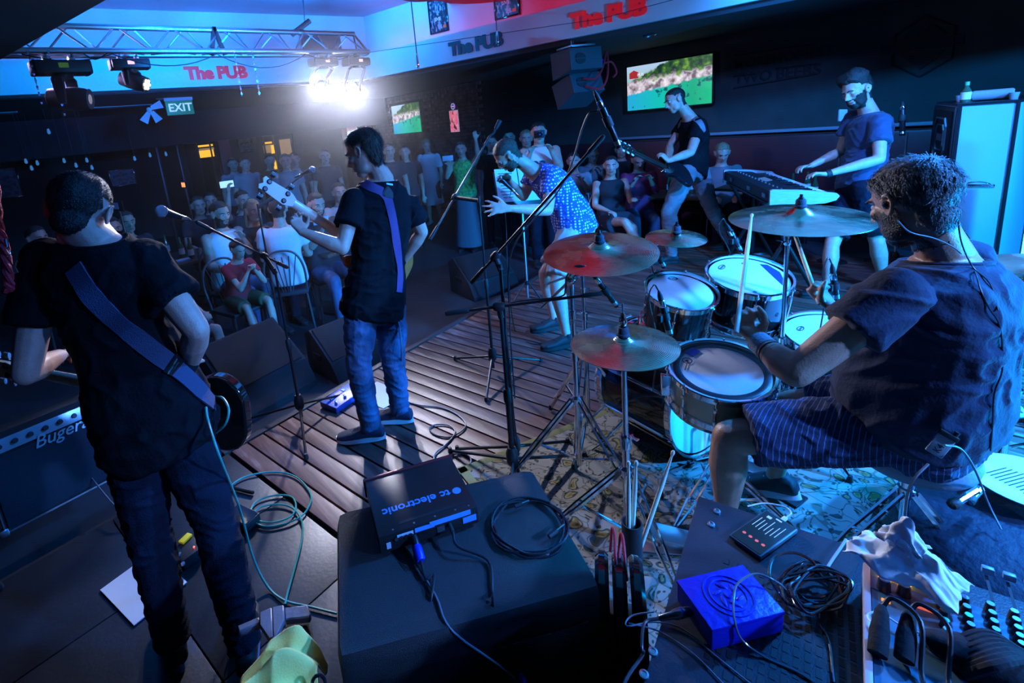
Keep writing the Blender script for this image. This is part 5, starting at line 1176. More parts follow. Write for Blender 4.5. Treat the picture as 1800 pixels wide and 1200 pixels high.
def mic_stand(label, b, h, ang, boomA=None, boomB=None, m=blk_metal, leg=.33, z0=0., group='black microphone stands', r=.010, lean=None, hub=.12):
    root = thing('microphone_stand', label, 'stand', (b[0], b[1], z0), group); bb = V((b[0], b[1], z0)); top = V((b[0], b[1], h)) if lean is None else V(lean)
    tripod(root, b, hub, leg, 0, m, ang, .008, False, z0)
    MB().lathe([(.016, -.05), (.028, -.03), (.030, .02), (.018, .05)], bb+Z_*(hub+.02), (0, 0, 1), 16).build('base_hub', blk_rubber, root)
    mid = lerp(bb, top, .52); pole(root, bb+Z_*.04, mid, r, m, 'lower_tube'); MB().lathe([(r*1.2, -.03), (r*1.5, -.02), (r*1.5, .03), (r*1.1, .04)], mid, (0, 0, 1), 12).build('clutch', blk_rubber, root); pole(root, mid, top, r*.72, m, 'upper_tube')
    if boomA is not None:
        A, B_ = V(boomA), V(boomB); d = (B_-A).normalized(); ks = max(0, min(1, (top-A).dot(d)/(B_-A).length)); j = A+d*(ks*(B_-A).length)
        MB().lathe([(.014, -.025), (.02, -.015), (.02, .015), (.014, .025)], j, d, 14).build('boom_clutch', blk_rubber, root); MB().tube([top-Z_*.03, j], .014, 10).build('swivel', blk_rubber, root)
        pole(root, A, B_, .0065, m, 'boom'); MB().lathe([(.010, 0), (.012, .01), (.012, .10), (.009, .11)], A, d, 12).build('counterweight', blk_rubber, root); MB().lathe([(.007, -.09), (.010, -.08), (.010, -.01), (.006, 0)], B_, d, 12).build('boom_end_grip', blk_rubber, root)
    return root
# singer's stand, empty clip at the top
b = G(868, 655); dS = dep(b); top = D(838, 330, dS+.12)
mic_stand('tall black boom stand with an empty clip between the bass player and the singer', (b.x, b.y), top.z, -2.5, D(756, 421, dS-.15), D(862, 238, dS+.10), lean=(b.x, b.y, top.z), leg=.36)
cl_ = thing('microphone_clip', 'empty black microphone clip on the tip of the singer\'s boom stand', 'clip', D(866, 234, dS+.10)); q = D(862, 238, dS+.10); d = (D(884, 222, dS+.1)-q).normalized()
MB().tube([q, q+d*.03, q+d*.06+Z_*.03], .008, 8).build('swivel', blk_rubber, cl_); MB().lathe([(.014, 0), (.017, .06), (.014, .065), (.011, .0)], q+d*.05+Z_*.02, (d+Z_*.8), 12, closed=True).build('sleeve', blk_rubber, cl_)
# two stands in front of the kit: hi-hat microphone and overhead
b = G(904, 846); dE = dep(b); d1 = dE-.28
mic_stand('black boom stand whose level boom crosses in front of the hi-hat', (b.x, b.y), D(874, 545, d1+.1).z, -.35, D(783, 551, d1+.12), D(1060, 515, d1-.05), lean=(b.x, b.y, D(874, 545, d1+.1).z), leg=.40, r=.013)
mroot = thing('condenser_microphone', 'slim black microphone pointing down at the hi-hat', 'microphone', D(1086, 541, d1-.07), 'condenser microphones'); tip = D(1084, 538, d1-.07); e1 = pencil_mic(mroot, tip, D(1047, 488, d1-.13)-tip, .145, .0115)
c_ = MB().tube(spline([e1, D(1030, 468, d1-.16), D(1012, 468, d1-.15), D(996, 486, d1-.12), D(994, 508, d1-.06), D(982, 522, d1-.03), D(900, 532, d1+.06), D(888, 560, d1+.05), D(900, 700, d1+.1), D(912, 800, dE-.1)], 5), .0035, 6); tag(c_.build('microphone_cable', cable_blk), 'black cable looping from the hi-hat microphone down its stand', 'cable')
b = G(916, 835); dF = dep(b)
top = D(884, 468, dF-.22)
mic_stand('tall black boom stand holding the overhead microphone', (b.x+.02, b.y+.05), top.z, 1.9, D(829, 497, dF-.05), D(1062, 238, dF-.55), lean=(b.x+.02, b.y+.05, top.z), leg=.34, r=.012)
mroot = thing('condenser_microphone', 'slim black microphone hanging in the air before the guitarist', 'microphone', D(1088, 258, dF-.60), 'condenser microphones'); tip = D(1089, 260, dF-.60); e2 = pencil_mic(mroot, tip, D(1064, 203, dF-.62)-tip, .16, .0115)
c_ = MB().tube(spline([e2, D(1052, 193, dF-.6), D(1036, 198, dF-.58), D(1022, 230, dF-.5), D(1004, 290, dF-.4), D(975, 345, dF-.3), D(900, 440, dF-.2), D(896, 560, dF-.1), D(905, 700, dF-.1)], 5), .0035, 6); tag(c_.build('microphone_cable', cable_blk), 'black cable curving from the overhead microphone along its boom', 'cable')
# tom and floor tom microphones
for tipv, dirp, lab, L in (((1178, 590, 2.05), (1160, 520, 2.02), 'black microphone between the hi-hat and the smaller rack tom', .13), ((1302, 441, 2.62), (1283, 405, 2.60), 'black microphone above the far rim of the larger rack tom', .10), ((1470, 528, 2.15), (1464, 478, 2.12), 'black microphone standing beside the floor tom', .10), ((1168, 470, 2.5), (1148, 435, 2.48), 'black microphone at the left rim of the smaller rack tom', .08)):
    tp = D(*tipv); dd = D(*dirp)-tp; r_ = thing('drum_microphone', lab, 'microphone', tp, 'drum microphones'); e = pencil_mic(r_, tp, dd, L, .013)
    MB().tube(spline([e, e+Z_*.03+V((-.02, .01, 0)), e+V((-.04, .02, -.03)), tp+V((-.05, .03, -.02)), tp+V((-.05, .05, -.25))], 5), .003, 6).build('cable_tail', cable_blk, r_)
    MB().box(tp+dd.normalized()*L*.65+V((-.02, .01, 0)), (.03, .02, .03), None, .004).build('rim_clamp', blk_rubber, r_)
# mic left of the bass player, and his own
bL = G(532, 742); dB = dep(bL)
mic_stand('black boom stand at the stage edge in front of the bass player', (bL.x, bL.y), D(487, 455, dB).z, .15, D(505, 470, dB+.05), D(345, 390, dB-.66), lean=(bL.x, bL.y, D(487, 452, dB+.05).z), leg=.38)
mr = thing('vocal_microphone', 'large silver mesh vocal microphone in front of the left guitarist', 'microphone', D(284, 371, dB-.90)); vocal_mic(mr, D(284, 371, dB-.90), D(345, 390, dB-.66)-D(284, 371, dB-.90), .125)
b2 = G(506, 650, -.2); d2 = dep(b2)
mic_stand('thin black boom stand on the hall floor behind the bass guitar neck', (b2.x, b2.y), D(500, 345, d2).z, 1.1, D(476, 352, d2), D(536, 304, d2-.5), lean=(b2.x, b2.y, D(500, 345, d2).z), z0=-.2)
mr = thing('vocal_microphone', 'vocal microphone in front of the bass player\'s face', 'microphone', D(549, 298, d2-.5)); vocal_mic(mr, D(549, 298, d2-.55), D(536, 304, d2-.5)-D(549, 298, d2-.55), .13)
# ------------------------------------------------------------------ instruments
def guitar(name, label, bc, tip, face, L_scale=1., bodym=None, neckm=None, tuners=4, cat='guitar', bass=True, pinhead=None):
    """bc: centre of the body, tip: tip of the headstock, face: where the strings look"""
    bc = V(bc); tip = V(tip); ax = (tip-bc).normalized(); f_ = V(face); f_ = (f_-ax*f_.dot(ax)).normalized(); sd = ax.cross(f_).normalized(); L = (tip-bc).length
    r = thing(name, label, cat, bc); P = lambda a, s_, z=0.: bc+ax*a+sd*s_+f_*z
    half = [(-.22, 0), (-.215, .08), (-.17, .145), (-.10, .165), (-.03, .135), (.02, .115), (.08, .125), (.15, .150), (.20, .135), (.215, .10), (.18, .075), (.135, .06), (.12, .035)]
    up_ = [(a, s_) for a, s_ in half]; lo = [(a*(.92 if a > .1 else 1), -s_) for a, s_ in half[::-1]]
    out = [(p.x, p.y) for p in spline([V((a, s_, 0)) for a, s_ in up_+lo[:-1]+[up_[0]]], 3)][:-1]
    me = MB().prism(out, P(0, 0, .019), ax, sd, .042).build('guitar_body', bodym or wood_blk, r, smooth=30); b = me.modifiers.new('b', 'BEVEL'); b.width = .008; b.segments = 2; b.limit_method = 'ANGLE'
    hl = .20; n0, n1 = .10, L-hl
    m = MB(); m.tube([P(n0, 0, .012), P(n1, 0, .012)], [(.034, .021), (.025, .015)], 14, upv=f_); m.build('neck', neckm or ivory, r)
    MB().prism([(n0, -.031), (n1, -.022), (n1, .022), (n0, .031)], P(0, 0, .022), ax, sd, .006).build('fretboard', mat('rosewood', (.05, .025, .015), .45, bump=.1), r)
    hd = [(n1-.01, -.023), (n1+.02, -.036), (n1+.04, -.040), (L-.04, -.034), (L-.01, -.038), (L-.004, -.02), (L-.016, .0), (L, .018), (L-.01, .036), (L-.04, .034), (n1+.04, .042), (n1+.02, .036), (n1-.01, .023)]
    h_ = MB().prism(hd, P(0, 0, .004), ax, sd, .015).build('headstock', pinhead or neckm or ivory, r)
    per = tuners//2
    for k in range(tuners):
        s_ = -1 if k < per else 1; a = n1+.045+(k % per)*(.115/max(1, per-1) if per > 1 else 0)
        q = MB(); q.tube([P(a, s_*.042, .010), P(a, s_*.062, .006)], .004, 7); q.tube([P(a-.013, s_*.068, .004), P(a+.013, s_*.068, .004)], [(.015, .007)]*2, 10, upv=f_); q.build('tuning_key', blk_metal if bass else paper, h_)
        MB().lathe([(.013, -.004), (.014, .004), (.009, .009), (0, .009)], P(a, s_*.022, -.010), -f_, 12).build('tuner_cap', blk_metal, h_)
    for k in range(max(4, tuners) if bass else 6):
        n_ = (max(4, tuners) if bass else 6); o = (k/(n_-1)-.5); MB().tube([P(-.14, o*.055, .034), P(n1, o*.036, .031)], .0013, 4, caps=False).build('string', steel, r)
    MB().box(P(-.14, 0, .028), (.03, .08, .014), rotm(ax, sd, f_), .003).build('bridge', chrome, r)
    for a in (-.06, .03): MB().box(P(a, 0, .026), (.03, .085, .012), rotm(ax, sd, f_), .004).build('pickup', blk_plastic, r)
    for k in range(3): MB().lathe([(.011, 0), (.011, .012), (.009, .014), (0, .014)], P(-.13+k*.03, -.10+k*.012, .022), f_, 12).build('knob', blk_plastic, r)
    return r
# bass of the standing player
BT = D(455, 321, 2.62); BB = D(672, 452, 2.95)
guitar('bass_guitar', 'bass guitar with pale maple neck and four black tuning keys', D(668, 455, 3.02), D(457, 318, 2.60), V((-.3, .9, .25)), bodym=mat('sunburst_lacquer', (.42, .14, .03), .15, coat=.8, var=.5, vscale=4, bump=.01))
# electric guitar of the left player
GB = D(352, 715, 1.98); guitar('electric_guitar', 'dark glossy electric guitar held by the left guitarist', GB, D(-30, 640, 2.25), V((.15, .97, .1)), tuners=6, bass=False, bodym=mat('dark_sunburst', (.02, .012, .01), .08, coat=1., bump=.01))
# electric guitar on the right
guitar('electric_guitar', 'dark electric guitar with pale tuning keys in front of the grey-trousered guitarist', D(1186, 300, 5.10), D(1088, 253, 4.85), V((-.75, .65, .1)), tuners=6, bass=False, bodym=blk_gloss, neckm=mat('dark_neck', (.03, .02, .015), .3, bump=.02))
# ------------------------------------------------------------------ keyboard and its stand
kL = V((.82, .57, 0)); kF = V((.57, -.82, 0)); k0 = V((4.53, 1.22, .885)); Rk = rotm(kL, -kF, Z_); KL = 1.36
kb = thing('keyboard_synthesizer', 'dark keyboard synthesizer with pale wooden end panel, played by the bearded man', 'keyboard', k0)
P = lambda a, b_, c=0.: k0+kL*a+kF*b_+Z_*c
prof_ = [(-.20, -.05), (.21, -.045), (.225, -.02), (.20, .0), (.05, .012), (.04, .035), (-.16, .062), (-.20, .055)]
MB().prism([(y, z) for y, z in prof_], P(.02, 0), kF, Z_, .001).build('inner_panel', blk_plastic, kb)
m = MB(); vs = []
for a in (.03, KL): vs += [P(a, y, z*.85) for y, z in prof_]
n = len(prof_); m.add(vs, [(i, (i+1) % n, n+(i+1) % n, n+i) for i in range(n)]+[tuple(range(n)), tuple(range(n, 2*n))]); m.build('case', blk_plastic, kb, smooth=20)
pw = mat('pale_wood_panel', (.42, .40, .42), .5, var=.12, vscale=20, stretch=(1, 1, 7), bump=.15)
for a in (0, KL): 
    vs = [P(a+t, y*1.05, z*1.15) for t in (0, .028) for y, z in [(-.20, -.06), (.15, -.052), (.215, -.035), (.235, -.008), (.215, .012), (.0, .045), (-.185, .058), (-.20, .05)]]; m = MB(); n = 8
    m.add(vs, [(i, (i+1) % n, n+(i+1) % n, n+i) for i in range(n)]+[tuple(range(n)), tuple(range(n, 2*n))]); m.build('end_panel', pw, kb, smooth=20)
for k in range(36):
    a = .06+k*.0355; MB().box(P(a+.017, .125, .004), (.0335, .15, .014), Rk, .002).build('white_key', paper, kb)
    if k % 7 in (0, 1, 3, 4, 5) and k < 35: MB().box(P(a+.035, .095, .014), (.016, .09, .014), Rk, .002).build('black_key', blk_gloss, kb)
for k in range(14): MB().lathe([(.010, 0), (.009, .014), (0, .014)], P(.12+k*.09, -.10, .042), (0, 0, 1), 10).build('knob', steel, kb)
MB().box(P(.70, -.04, .044), (.20, .06, .004), Rk @ Matrix.Rotation(-.12, 3, 'X')).build('display', mat('synth_display', (.02, .03, .06), .2, emit=(.1, .3, .8), estr=.5, bump=.01), kb)
for q in (.15, .55, 1.1): MB().box(P(q, -.206, .0), (.08, .01, .035), Rk).build('rear_socket_plate', steel, kb)
ks = thing('keyboard_stand', 'black folding keyboard stand under the synthesizer', 'stand', P(.7, 0, -.885))
for a in (.25, 1.15):
    MB().tube([P(a, -.19, -.06), P(a, .22, -.86)], .017, 8).build('leg', blk_metal, ks); MB().tube([P(a+.04, .19, -.06), P(a+.04, -.22, -.86)], .017, 8).build('leg', blk_metal, ks)
    MB().tube([P(a+.02, -.24, -.87), P(a+.02, -.16, -.87)], .014, 8).build('foot_bar', blk_rubber, ks)
for b_ in (-.19, .19): MB().tube([P(.1, b_, -.062), P(1.3, b_, -.062)], .013, 8).build('cross_bar', blk_metal, ks)
# sheet of paper on a low table left of the keyboard
lt = thing('side_table', 'small dark table with papers left of the keyboard', 'table', G(1300, 470, 0)); q = V((6.0, 2.05, 0)); 
MB().box(q+Z_*.70, (.5, .6, .03), None, .006).build('table_top', blk_plastic, lt); MB().lathe([(.03, .03), (.03, .685)], q, (0, 0, 1), 12).build('column', blk_metal, lt); MB().lathe([(0, 0), (.22, 0), (.21, .02), (.03, .035), (0, .035)], q, (0, 0, 1), 20).build('base', blk_metal, lt)
o = MB().box(q+V((-.1, -.05, .7185)), (.30, .42, .003), Matrix.Rotation(.3, 3, 'Z')).build('sheet_of_paper', paper); tag(o, 'white sheet of paper on the small table left of the keyboard', 'paper')
# keyboard player's microphone stand and music display
b = V((5.62, .62)); km = D(1588, 300, 4.3); mic_stand('pale blue-lit microphone stand right behind the keyboard player', (km.x, km.y), D(1586, 232, dep(km)).z, .8, m=steel, z0=-.005, group=None)
mr = thing('condenser_microphone', 'slim black microphone standing upright beside the keyboard player', 'microphone', D(1587, 228, 4.3), 'condenser microphones'); tip_ = D(1586, 238, 4.3); pencil_mic(mr, tip_, D(1587, 165, 4.3)-tip_, .22, .020)
ph = thing('microphone_with_display', 'small pale device on a thin stand at the keyboard player\'s chin', 'device', D(1480, 205, 4.6)); c = D(1481, 203, 4.6)
MB().box(c, (.075, .02, .11), rotm(rt, c2w(V((0, 0, 1))), Z_), .008).build('device_case', mat('pale_device', (.4, .45, .5), .3, bump=.02), ph); MB().tube([c-Z_*.05, V((c.x, c.y, -.01))], .008, 8).build('stand_tube', steel, ph); MB().lathe([(0, .0), (.13, .0), (.12, .012), (.02, .02)], V((c.x, c.y, -.01)), (0, 0, 1), 20).build('round_base', blk_metal, ph)
# ------------------------------------------------------------------ cabinets at the right
H_ = 1.46
o_ = D(1684, 187, 3.45); x0 = V((o_.x, o_.y, 0)); dB_ = V((.03, -1, 0)).normalized(); wB = .285; nB = V((-1, -.03, 0)).normalized(); dX = V((.954, .30, 0)); nS = V((-.30, .954, 0)); wS = .56; Rs = rotm(dX, nS, Z_)
fc = thing('loudspeaker_tower', 'tall loudspeaker cabinet with blue-lit side, chrome handle and black grille at the right', 'speaker', x0+V((.3, 0, 0)))
panm = mat('case_panel', (.26, .45, .62), .42, bump=.06, bscale=120); A1 = x0+dB_*wB; A2 = A1+V((.62, -.10, 0)); A3 = x0+dX*wS  # blue of the stage light is put into the panel colour
poly = [(p.x, p.y) for p in (x0, A1, A2, A3)]
MB().prism(poly[::-1], (0, 0, 0), (1, 0, 0), (0, 1, 0), H_).build('cabinet', panm, fc, smooth=20)
for q, w_ in ((x0+dB_*.012, .020), (A1-dB_*.01, .018)): MB().box(q+nB*.003+Z_*H_/2, (w_, .010, H_), rotm(dB_, nB.cross(Z_)*0+nB, Z_*-1), .002).build('edge_trim', blk_metal, fc)
cm_ = (x0+A1+A2+A3)/4; MB().prism([(cm_.x+(x-cm_.x)*1.03, cm_.y+(y-cm_.y)*1.03) for x, y in poly[::-1]], (0, 0, H_), (1, 0, 0), (0, 1, 0), .016).build('lid', blk_metal, fc, smooth=20)
cS = x0+dX*wS/2; zt, zb = H_-.02, 1.02
for z0_, z1_ in ((zb, zt), (.06, zb-.03)): 
    MB().box(cS+nS*.006+Z_*(z0_+z1_)/2, (wS*.98, .014, z1_-z0_+.02), Rs, .003).build('front_frame', blk_plastic, fc); MB().box(cS+nS*.014+Z_*(z0_+z1_)/2, (wS*.90, .010, (z1_-z0_)*.92), Rs, .003).build('front_grille', grille, fc)
for f_, w__ in ((.55, .008), (.36, .006)):
    pts = [cS+nS*.022+Z_*(zt+zb)/2+dX*(x_*wS*f_*.5)+Z_*(y_*(zt-zb)*f_*.6) for x_, y_ in ((-1, -.6), (-1, .6), (-.7, 1), (.7, 1), (1, .6), (1, -.6), (.7, -1), (-.7, -1), (-1, -.6))]; MB().tube(pts, w__, 6).build('emblem_ring', steel, fc)
MB().box(cS+nS*.022+Z_*(zt+zb)/2, (.14, .006, .05), Rs).build('badge', steel, fc)
hz = D(1727, 328, 3.42).z; hp_ = x0+dB_*wB*.50+Z_*hz; Rf = rotm(dB_, nB, -Z_)
m = MB(); m.tube(spline([hp_-dB_*.07+nB*.006, hp_-dB_*.045+nB*.03+Z_*.022, hp_+nB*.036+Z_*.032, hp_+dB_*.045+nB*.03+Z_*.022, hp_+dB_*.07+nB*.006], 4), .006, 8); m.build('handle', chrome, fc)
MB().box(hp_+nB*.003, (.16, .008, .022), Rf, .003).build('handle_plate', chrome, fc)
cen = (x0+A1)/2+V((.16, 0, 0))
# odds and ends on top
tz_ = H_+.012
q = x0-dB_*.0+dB_*(-.08); bb_ = x0+dX*.13-nS*.06+Z_*(tz_+.004); bt = thing('bottle', 'small bottle with white label standing on the loudspeaker tower', 'bottle', bb_)
MB().lathe([(0, 0), (.026, 0), (.028, .01), (.028, .075), (.012, .105), (.011, .135), (0, .135)], bb_, (0, 0, 1), 16).build('bottle_glass', glass, bt); MB().lathe([(.0285, .02), (.0285, .07)], bb_, (0, 0, 1), 16).build('paper_label', paper, bt); MB().lathe([(.0125, .115), (.0125, .14), (0, .14)], bb_, (0, 0, 1), 12).build('bottle_cap', mat('green_cap', (.1, .5, .3), .4, bump=.02), bt)
tz_ = H_+.016; rl = cen+Z_*(tz_+.037); o = thing('cable_roll', 'clear wrapped roll of cable lying on the loudspeaker tower', 'roll', rl); MB().lathe([(.028, -.10), (.036, -.09), (.036, .09), (.028, .10), (.014, .10), (.014, -.10)], rl, dB_, 18, closed=True).build('roll', clear_gl, o)
for k, (a_, b2_) in enumerate(((-.11, -.22), (-.16, -.12), (.10, .06))):
    p = cen+dB_*a_+nB*b2_+Z_*tz_; o = thing('glass', ('small empty glass left on the loudspeaker tower', 'small empty glass beside the cable roll', 'small empty glass at the right on the loudspeaker tower')[k], 'glass', p); MB().lathe([(.020, 0), (.026, .045), (.024, .045), (.018, .004), (0, .004)], p, (0, 0, 1), 16).build('tumbler', clear_gl, o)
gb = thing('light_bar', 'upright green glowing light bar at the right edge of the picture', 'lamp', D(1800, 470, 3.2)); a_, b2_ = D(1806, 300, 3.2), D(1800, 470, 3.2); a_ = V((b2_.x, b2_.y, a_.z))
MB().tube([b2_, a_], .022, 10).build('glow_tube', mat('green_glow', (.1, 1, .4), .4, emit=(.10, 1.0, .45), estr=3.5, bump=.01), gb); MB().box(lerp(a_, b2_, .5)+V((.05, 0, 0)), (.05, .06, (a_-b2_).length+.1), None, .01).build('housing', blk_plastic, gb); MB().tube([V((b2_.x+.05, b2_.y, 0)), V((b2_.x+.05, b2_.y, b2_.z))], .02, 8).build('support', blk_metal, gb); MB().lathe([(0, 0), (.16, 0), (.15, .02), (.03, .03)], V((b2_.x+.05, b2_.y, 0)), (0, 0, 1), 20).build('base', blk_metal, gb)
# pale folding legs on the boards at the right edge
wl_ = thing('floor_stand', 'bright white folding stand legs lying on the boards at the right edge', 'stand', G(1770, 710)); wm_ = mat('white_enamel', (.85, .87, .9), .35, bump=.01)
for a, b2 in (((1757, 684), (1830, 755)), ((1748, 729), (1840, 732))): p, q = G(*a, .03), G(*b2, .03); MB().tube([p, q], .013, 8).build('leg', wm_, wl_)
p, q = G(1830, 755, .03), G(1840, 732, .03); MB().tube([p, q], .016, 8).build('joint', wm_, wl_)
# ------------------------------------------------------------------ amplifier and bits at the left
am = thing('guitar_amplifier', 'small guitar amplifier with a blue-lit control panel at the left edge', 'amplifier', (-.2, 3.1, 0)); bl = V((-.40, 2.98, .03)); ux = V((.985, .17, 0)); uy = V((-.17, .985, 0)); tl = math.radians(14)
uz = (Z_*math.cos(tl)+uy*math.sin(tl)); un = ux.cross(uz)*1.; Ra = rotm(ux, uz.cross(ux), uz); P = lambda a, z, y=0.: bl+ux*a+uz*z-uz.cross(ux)*y
MB().box(P(.19, .235, -.12), (.52, .24, .47), Ra, .012).build('cabinet', paint_blk, am)
MB().box(P(.19, .19, .004), (.48, .012, .34), Ra, .003).build('speaker_cloth', mat('amp_cloth', (.015, .017, .03), .8, bump=.6, bscale=400), am)
cpn = MB().box(P(.19, .405, .006), (.49, .012, .066), Ra, .002).build('control_panel', mat('amp_panel', (.45, .52, .62), .35, .6, bump=.02), am)
for k in range(7):
    q = P(.01+k*.062, .405, .012); MB().lathe([(.013, 0), (.011, .016), (0, .016)], q, -uz.cross(ux), 14).build('knob', blk_plastic, cpn)
MB().lathe([(.004, 0), (.004, .004), (0, .004)], P(-.02, .41, .012), -uz.cross(ux), 8).build('pilot_lamp', mat('pilot_green', (.3, .8, .2), .3, emit=(.5, 1, .2), estr=2, bump=.01), cpn)
t = text_mb('Bugera', P(.13, .325, .012), ux, uz, .085, .004, .006, shear=.35); t.build('badge_lettering', mat('badge_script', (.55, .62, .7), .3, .5, bump=.01), am)
for a in (-.07, .45): MB().box(P(a+.0, .01, .0), (.035, .03, .035), Ra, .004).build('corner_guard', steel, am)
MB().box(P(.19, .008, .010), (.50, .006, .008), Ra).build('piping', steel, am); MB().box(P(-.065, .2, .010), (.006, .006, .38), Ra).build('piping', steel, am)
for a in (-.02, .40): MB().box(V((P(a, 0, -.12).x, P(a, 0, -.12).y, .014)), (.05, .20, .026), Ra, .004).build('rubber_foot', blk_rubber, am)
# short mic stand boom in front of the amplifier
b = V((-.72, 2.55)); ms = mic_stand('short black microphone stand at the left edge before the amplifier', b, .62, .3, V((-.80, 2.62, .66)), D(52, 788, 2.6), leg=.25)
mr = thing('instrument_microphone', 'short dark instrument microphone pointed at the amplifier cloth', 'microphone', D(62, 796, 2.62)); vocal_mic(mr, D(84, 812, 2.78), D(60, 792, 2.62)-D(84, 812, 2.78), .10, blk_metal)
o = MB().tube(spline([D(100, 776, 2.72), D(130, 800, 2.8), V((-.02, 2.7, .05)), V((.10, 2.62, .008))], 5), .004, 6).build('thin_cable', cable_grey); tag(o, 'thin grey cable hanging down in front of the amplifier', 'cable')
# red braided cord hanging at the left edge
rr_ = thing('red_braided_cord', 'thick red braided cord with metal clips at the left edge', 'cord', D(4, 470, 1.5)); pts = spline([D(-12, 300, 1.5), D(-4, 390, 1.5), D(8, 440, 1.5), D(16, 500, 1.5), D(12, 512, 1.5)], 5)
for ph_ in (0, 2*PI/3, 4*PI/3): MB().tube([p+V((math.cos(i*1.1+ph_)*.008, math.sin(i*1.1+ph_)*.008, 0)) for i, p in enumerate(pts)], .008, 7).build('strand', red_cord, rr_)
m = MB(); m.tube([D(10, 420, 1.47), D(13, 434, 1.47)], .005, 8); m.build('clip', chrome, rr_); m = MB(); m.tube(spline([D(13, 436, 1.47), D(18, 446, 1.47), D(12, 452, 1.47), D(18, 460, 1.47), D(26, 472, 1.47)], 3), .002, 6); m.build('chain', chrome, rr_); m = MB(); m.tube([D(24, 468, 1.47), D(30, 480, 1.47)], .005, 8); m.build('clip', chrome, rr_)
MB().tube([V(pts[0]), V((pts[0].x, pts[0].y, 2.46))], .010, 7).build('upper_cord', red_cord, rr_)
# sheet, pedals and cables on the floor
o = MB().box(G(238, 1038, .003)+V((.03, 0, 0)), (.21, .297, .003), Matrix.Rotation(.28, 3, 'Z')).build('sheet_of_paper', paper); tag(o, 'white sheet of paper on the dark tiles between the left guitarist\'s feet', 'paper')
fp = thing('effects_pedal', 'black effects pedal with a yellow tag between the left guitarist\'s legs', 'pedal', G(330, 970)); q = G(330, 975, 0); Rp = Matrix.Rotation(.2, 3, 'Z'); MB().box(q+Z_*.025, (.09, .15, .05), Rp, .006).build('housing', blk_plastic, fp)
MB().box(G(326, 946, .058), (.05, .03, .010), Matrix.Rotation(.5, 3, 'Z'), .002).build('yellow_tag', mat('yellow_tag', (.8, .65, .02), .5, emit=(.8, .6, .02), estr=.15, bump=.01), fp); MB().ell(G(341, 961, .055), .004, None, 8, 6).build('red_led', mat('red_led', (1, .05, .02), .3, emit=(1, .05, .02), estr=8, bump=.01), fp)
for (u, v) in ((316, 975), (322, 992)): MB().lathe([(.008, 0), (.008, .008), (0, .008)], G(u, v, .05), (0, 0, 1), 10).build('knob', steel, fp)
ab = thing('power_adapter', 'flat black box on the tiles under the teal cable', 'adapter', G(430, 915)); q = G(428, 917, 0); MB().box(q+Z_*.022, (.085, .15, .044), Matrix.Rotation(.35, 3, 'Z'), .006).build('housing', blk_plastic, ab); MB().box(q+Z_*.0445, (.075, .14, .002), Matrix.Rotation(.35, 3, 'Z')).build('top_plate', blk_gloss, ab)
fx = thing('effects_unit', 'blue-lit effects pedal board with white labels at the bass player\'s feet', 'pedal', G(600, 695)); Rp = rotm(E_, N_, Z_) @ Matrix.Rotation(.12, 3, 'Z'); q = G(602, 697, .03); q.z = 0
MB().box(q+Z_*.022, (.26, .15, .040), Rp @ Matrix.Rotation(.06, 3, 'X'), .006).build('housing', mat('blue_enamel', (.05, .12, .55), .35, bump=.05), fx)
for k, x in enumerate((-.06, .0, .045)): MB().box(q+Rp @ V((x, .035, .046)), ((.04, .05, .02)[k], .03, .004), Rp).build('label_plate', (paper, mat('violet_lcd', (.3, .2, .6), .3, emit=(.3, .25, .9), estr=.7, bump=.01), paper)[k], fx)
for x in (-.09, -.01, .07): MB().lathe([(.010, 0), (.010, .014), (0, .015)], q+Rp @ V((x, -.035, .042)), (0, 0, 1), 12).build('foot_switch', chrome, fx)
o = MB().box(G(668, 693, .003), (.21, .30, .002), Matrix.Rotation(.15, 3, 'Z')).build('sheet_of_paper', paper); tag(o, 'white set list lying on the boards behind the bass player\'s feet', 'paper')
def floor_cable(px, m, r, label, z=.006, nm='cable', lift=None):
    pts = [G(u, v, (z if len(q) == 0 else q[0])) for u, v, *q in px]; o = MB().tube(spline(pts, 6), r, 7).build(nm, m, org=pts[0]); return tag(o, label, 'cable')
floor_cable([(712, 705), (740, 712), (775, 716), (803, 728), (818, 744), (812, 757), (790, 768), (765, 764), (755, 753), (768, 746), (790, 748), (800, 760), (785, 780), (765, 797), (766, 812), (790, 800), (815, 797), (828, 808), (822, 822)], cable_grey, .0045, 'grey cable looping over the boards right of the bass player')
p0 = [D(693, 545, 2.85), D(702, 575, 2.85), D(706, 620, 2.83), G(704, 690, .05), G(708, 703, .006)]
tag(MB().tube(spline(p0, 6), .0045, 7).build('cable', cable_grey), 'grey cable hanging from the bass player\'s back pocket to the boards', 'cable')
# teal cable: from the left guitar down to the tiles, coiled there
tc_ = [D(378, 697, 1.85), D(392, 700, 1.78), D(402, 720, 1.72), D(396, 745, 1.72), D(380, 760, 1.75)]
tag(MB().tube(spline(tc_, 6), .0045, 8).build('cable', cable_teal), 'teal cable loop at the guitar strap end of the left guitarist', 'cable')
pts = [D(362, 715, 1.72), D(366, 740, 1.70), D(385, 800, 1.62), G(420, 890, .35), G(445, 980, .10), G(470, 1030, .012), G(500, 1055, .006), G(545, 1066, .006), G(592, 1078, .006)]
tag(MB().tube(spline(pts, 8), .0045, 8).build('cable', cable_teal), 'teal cable running down from the left guitarist to the tiles', 'cable')
floor_cable([(395, 880), (402, 858), (430, 838), (480, 829), (520, 838), (546, 868), (541, 893), (525, 910), (495, 922), (465, 925), (445, 915), (440, 900), (452, 880), (485, 870), (512, 873), (520, 890), (510, 908), (480, 918), (452, 914), (446, 902), (460, 890), (490, 886), (515, 893), (530, 915), (531, 945), (520, 990), (506, 1040), (501, 1062)], cable_teal, .0045, 'teal cable coiled in loops on the dark tiles', .008)
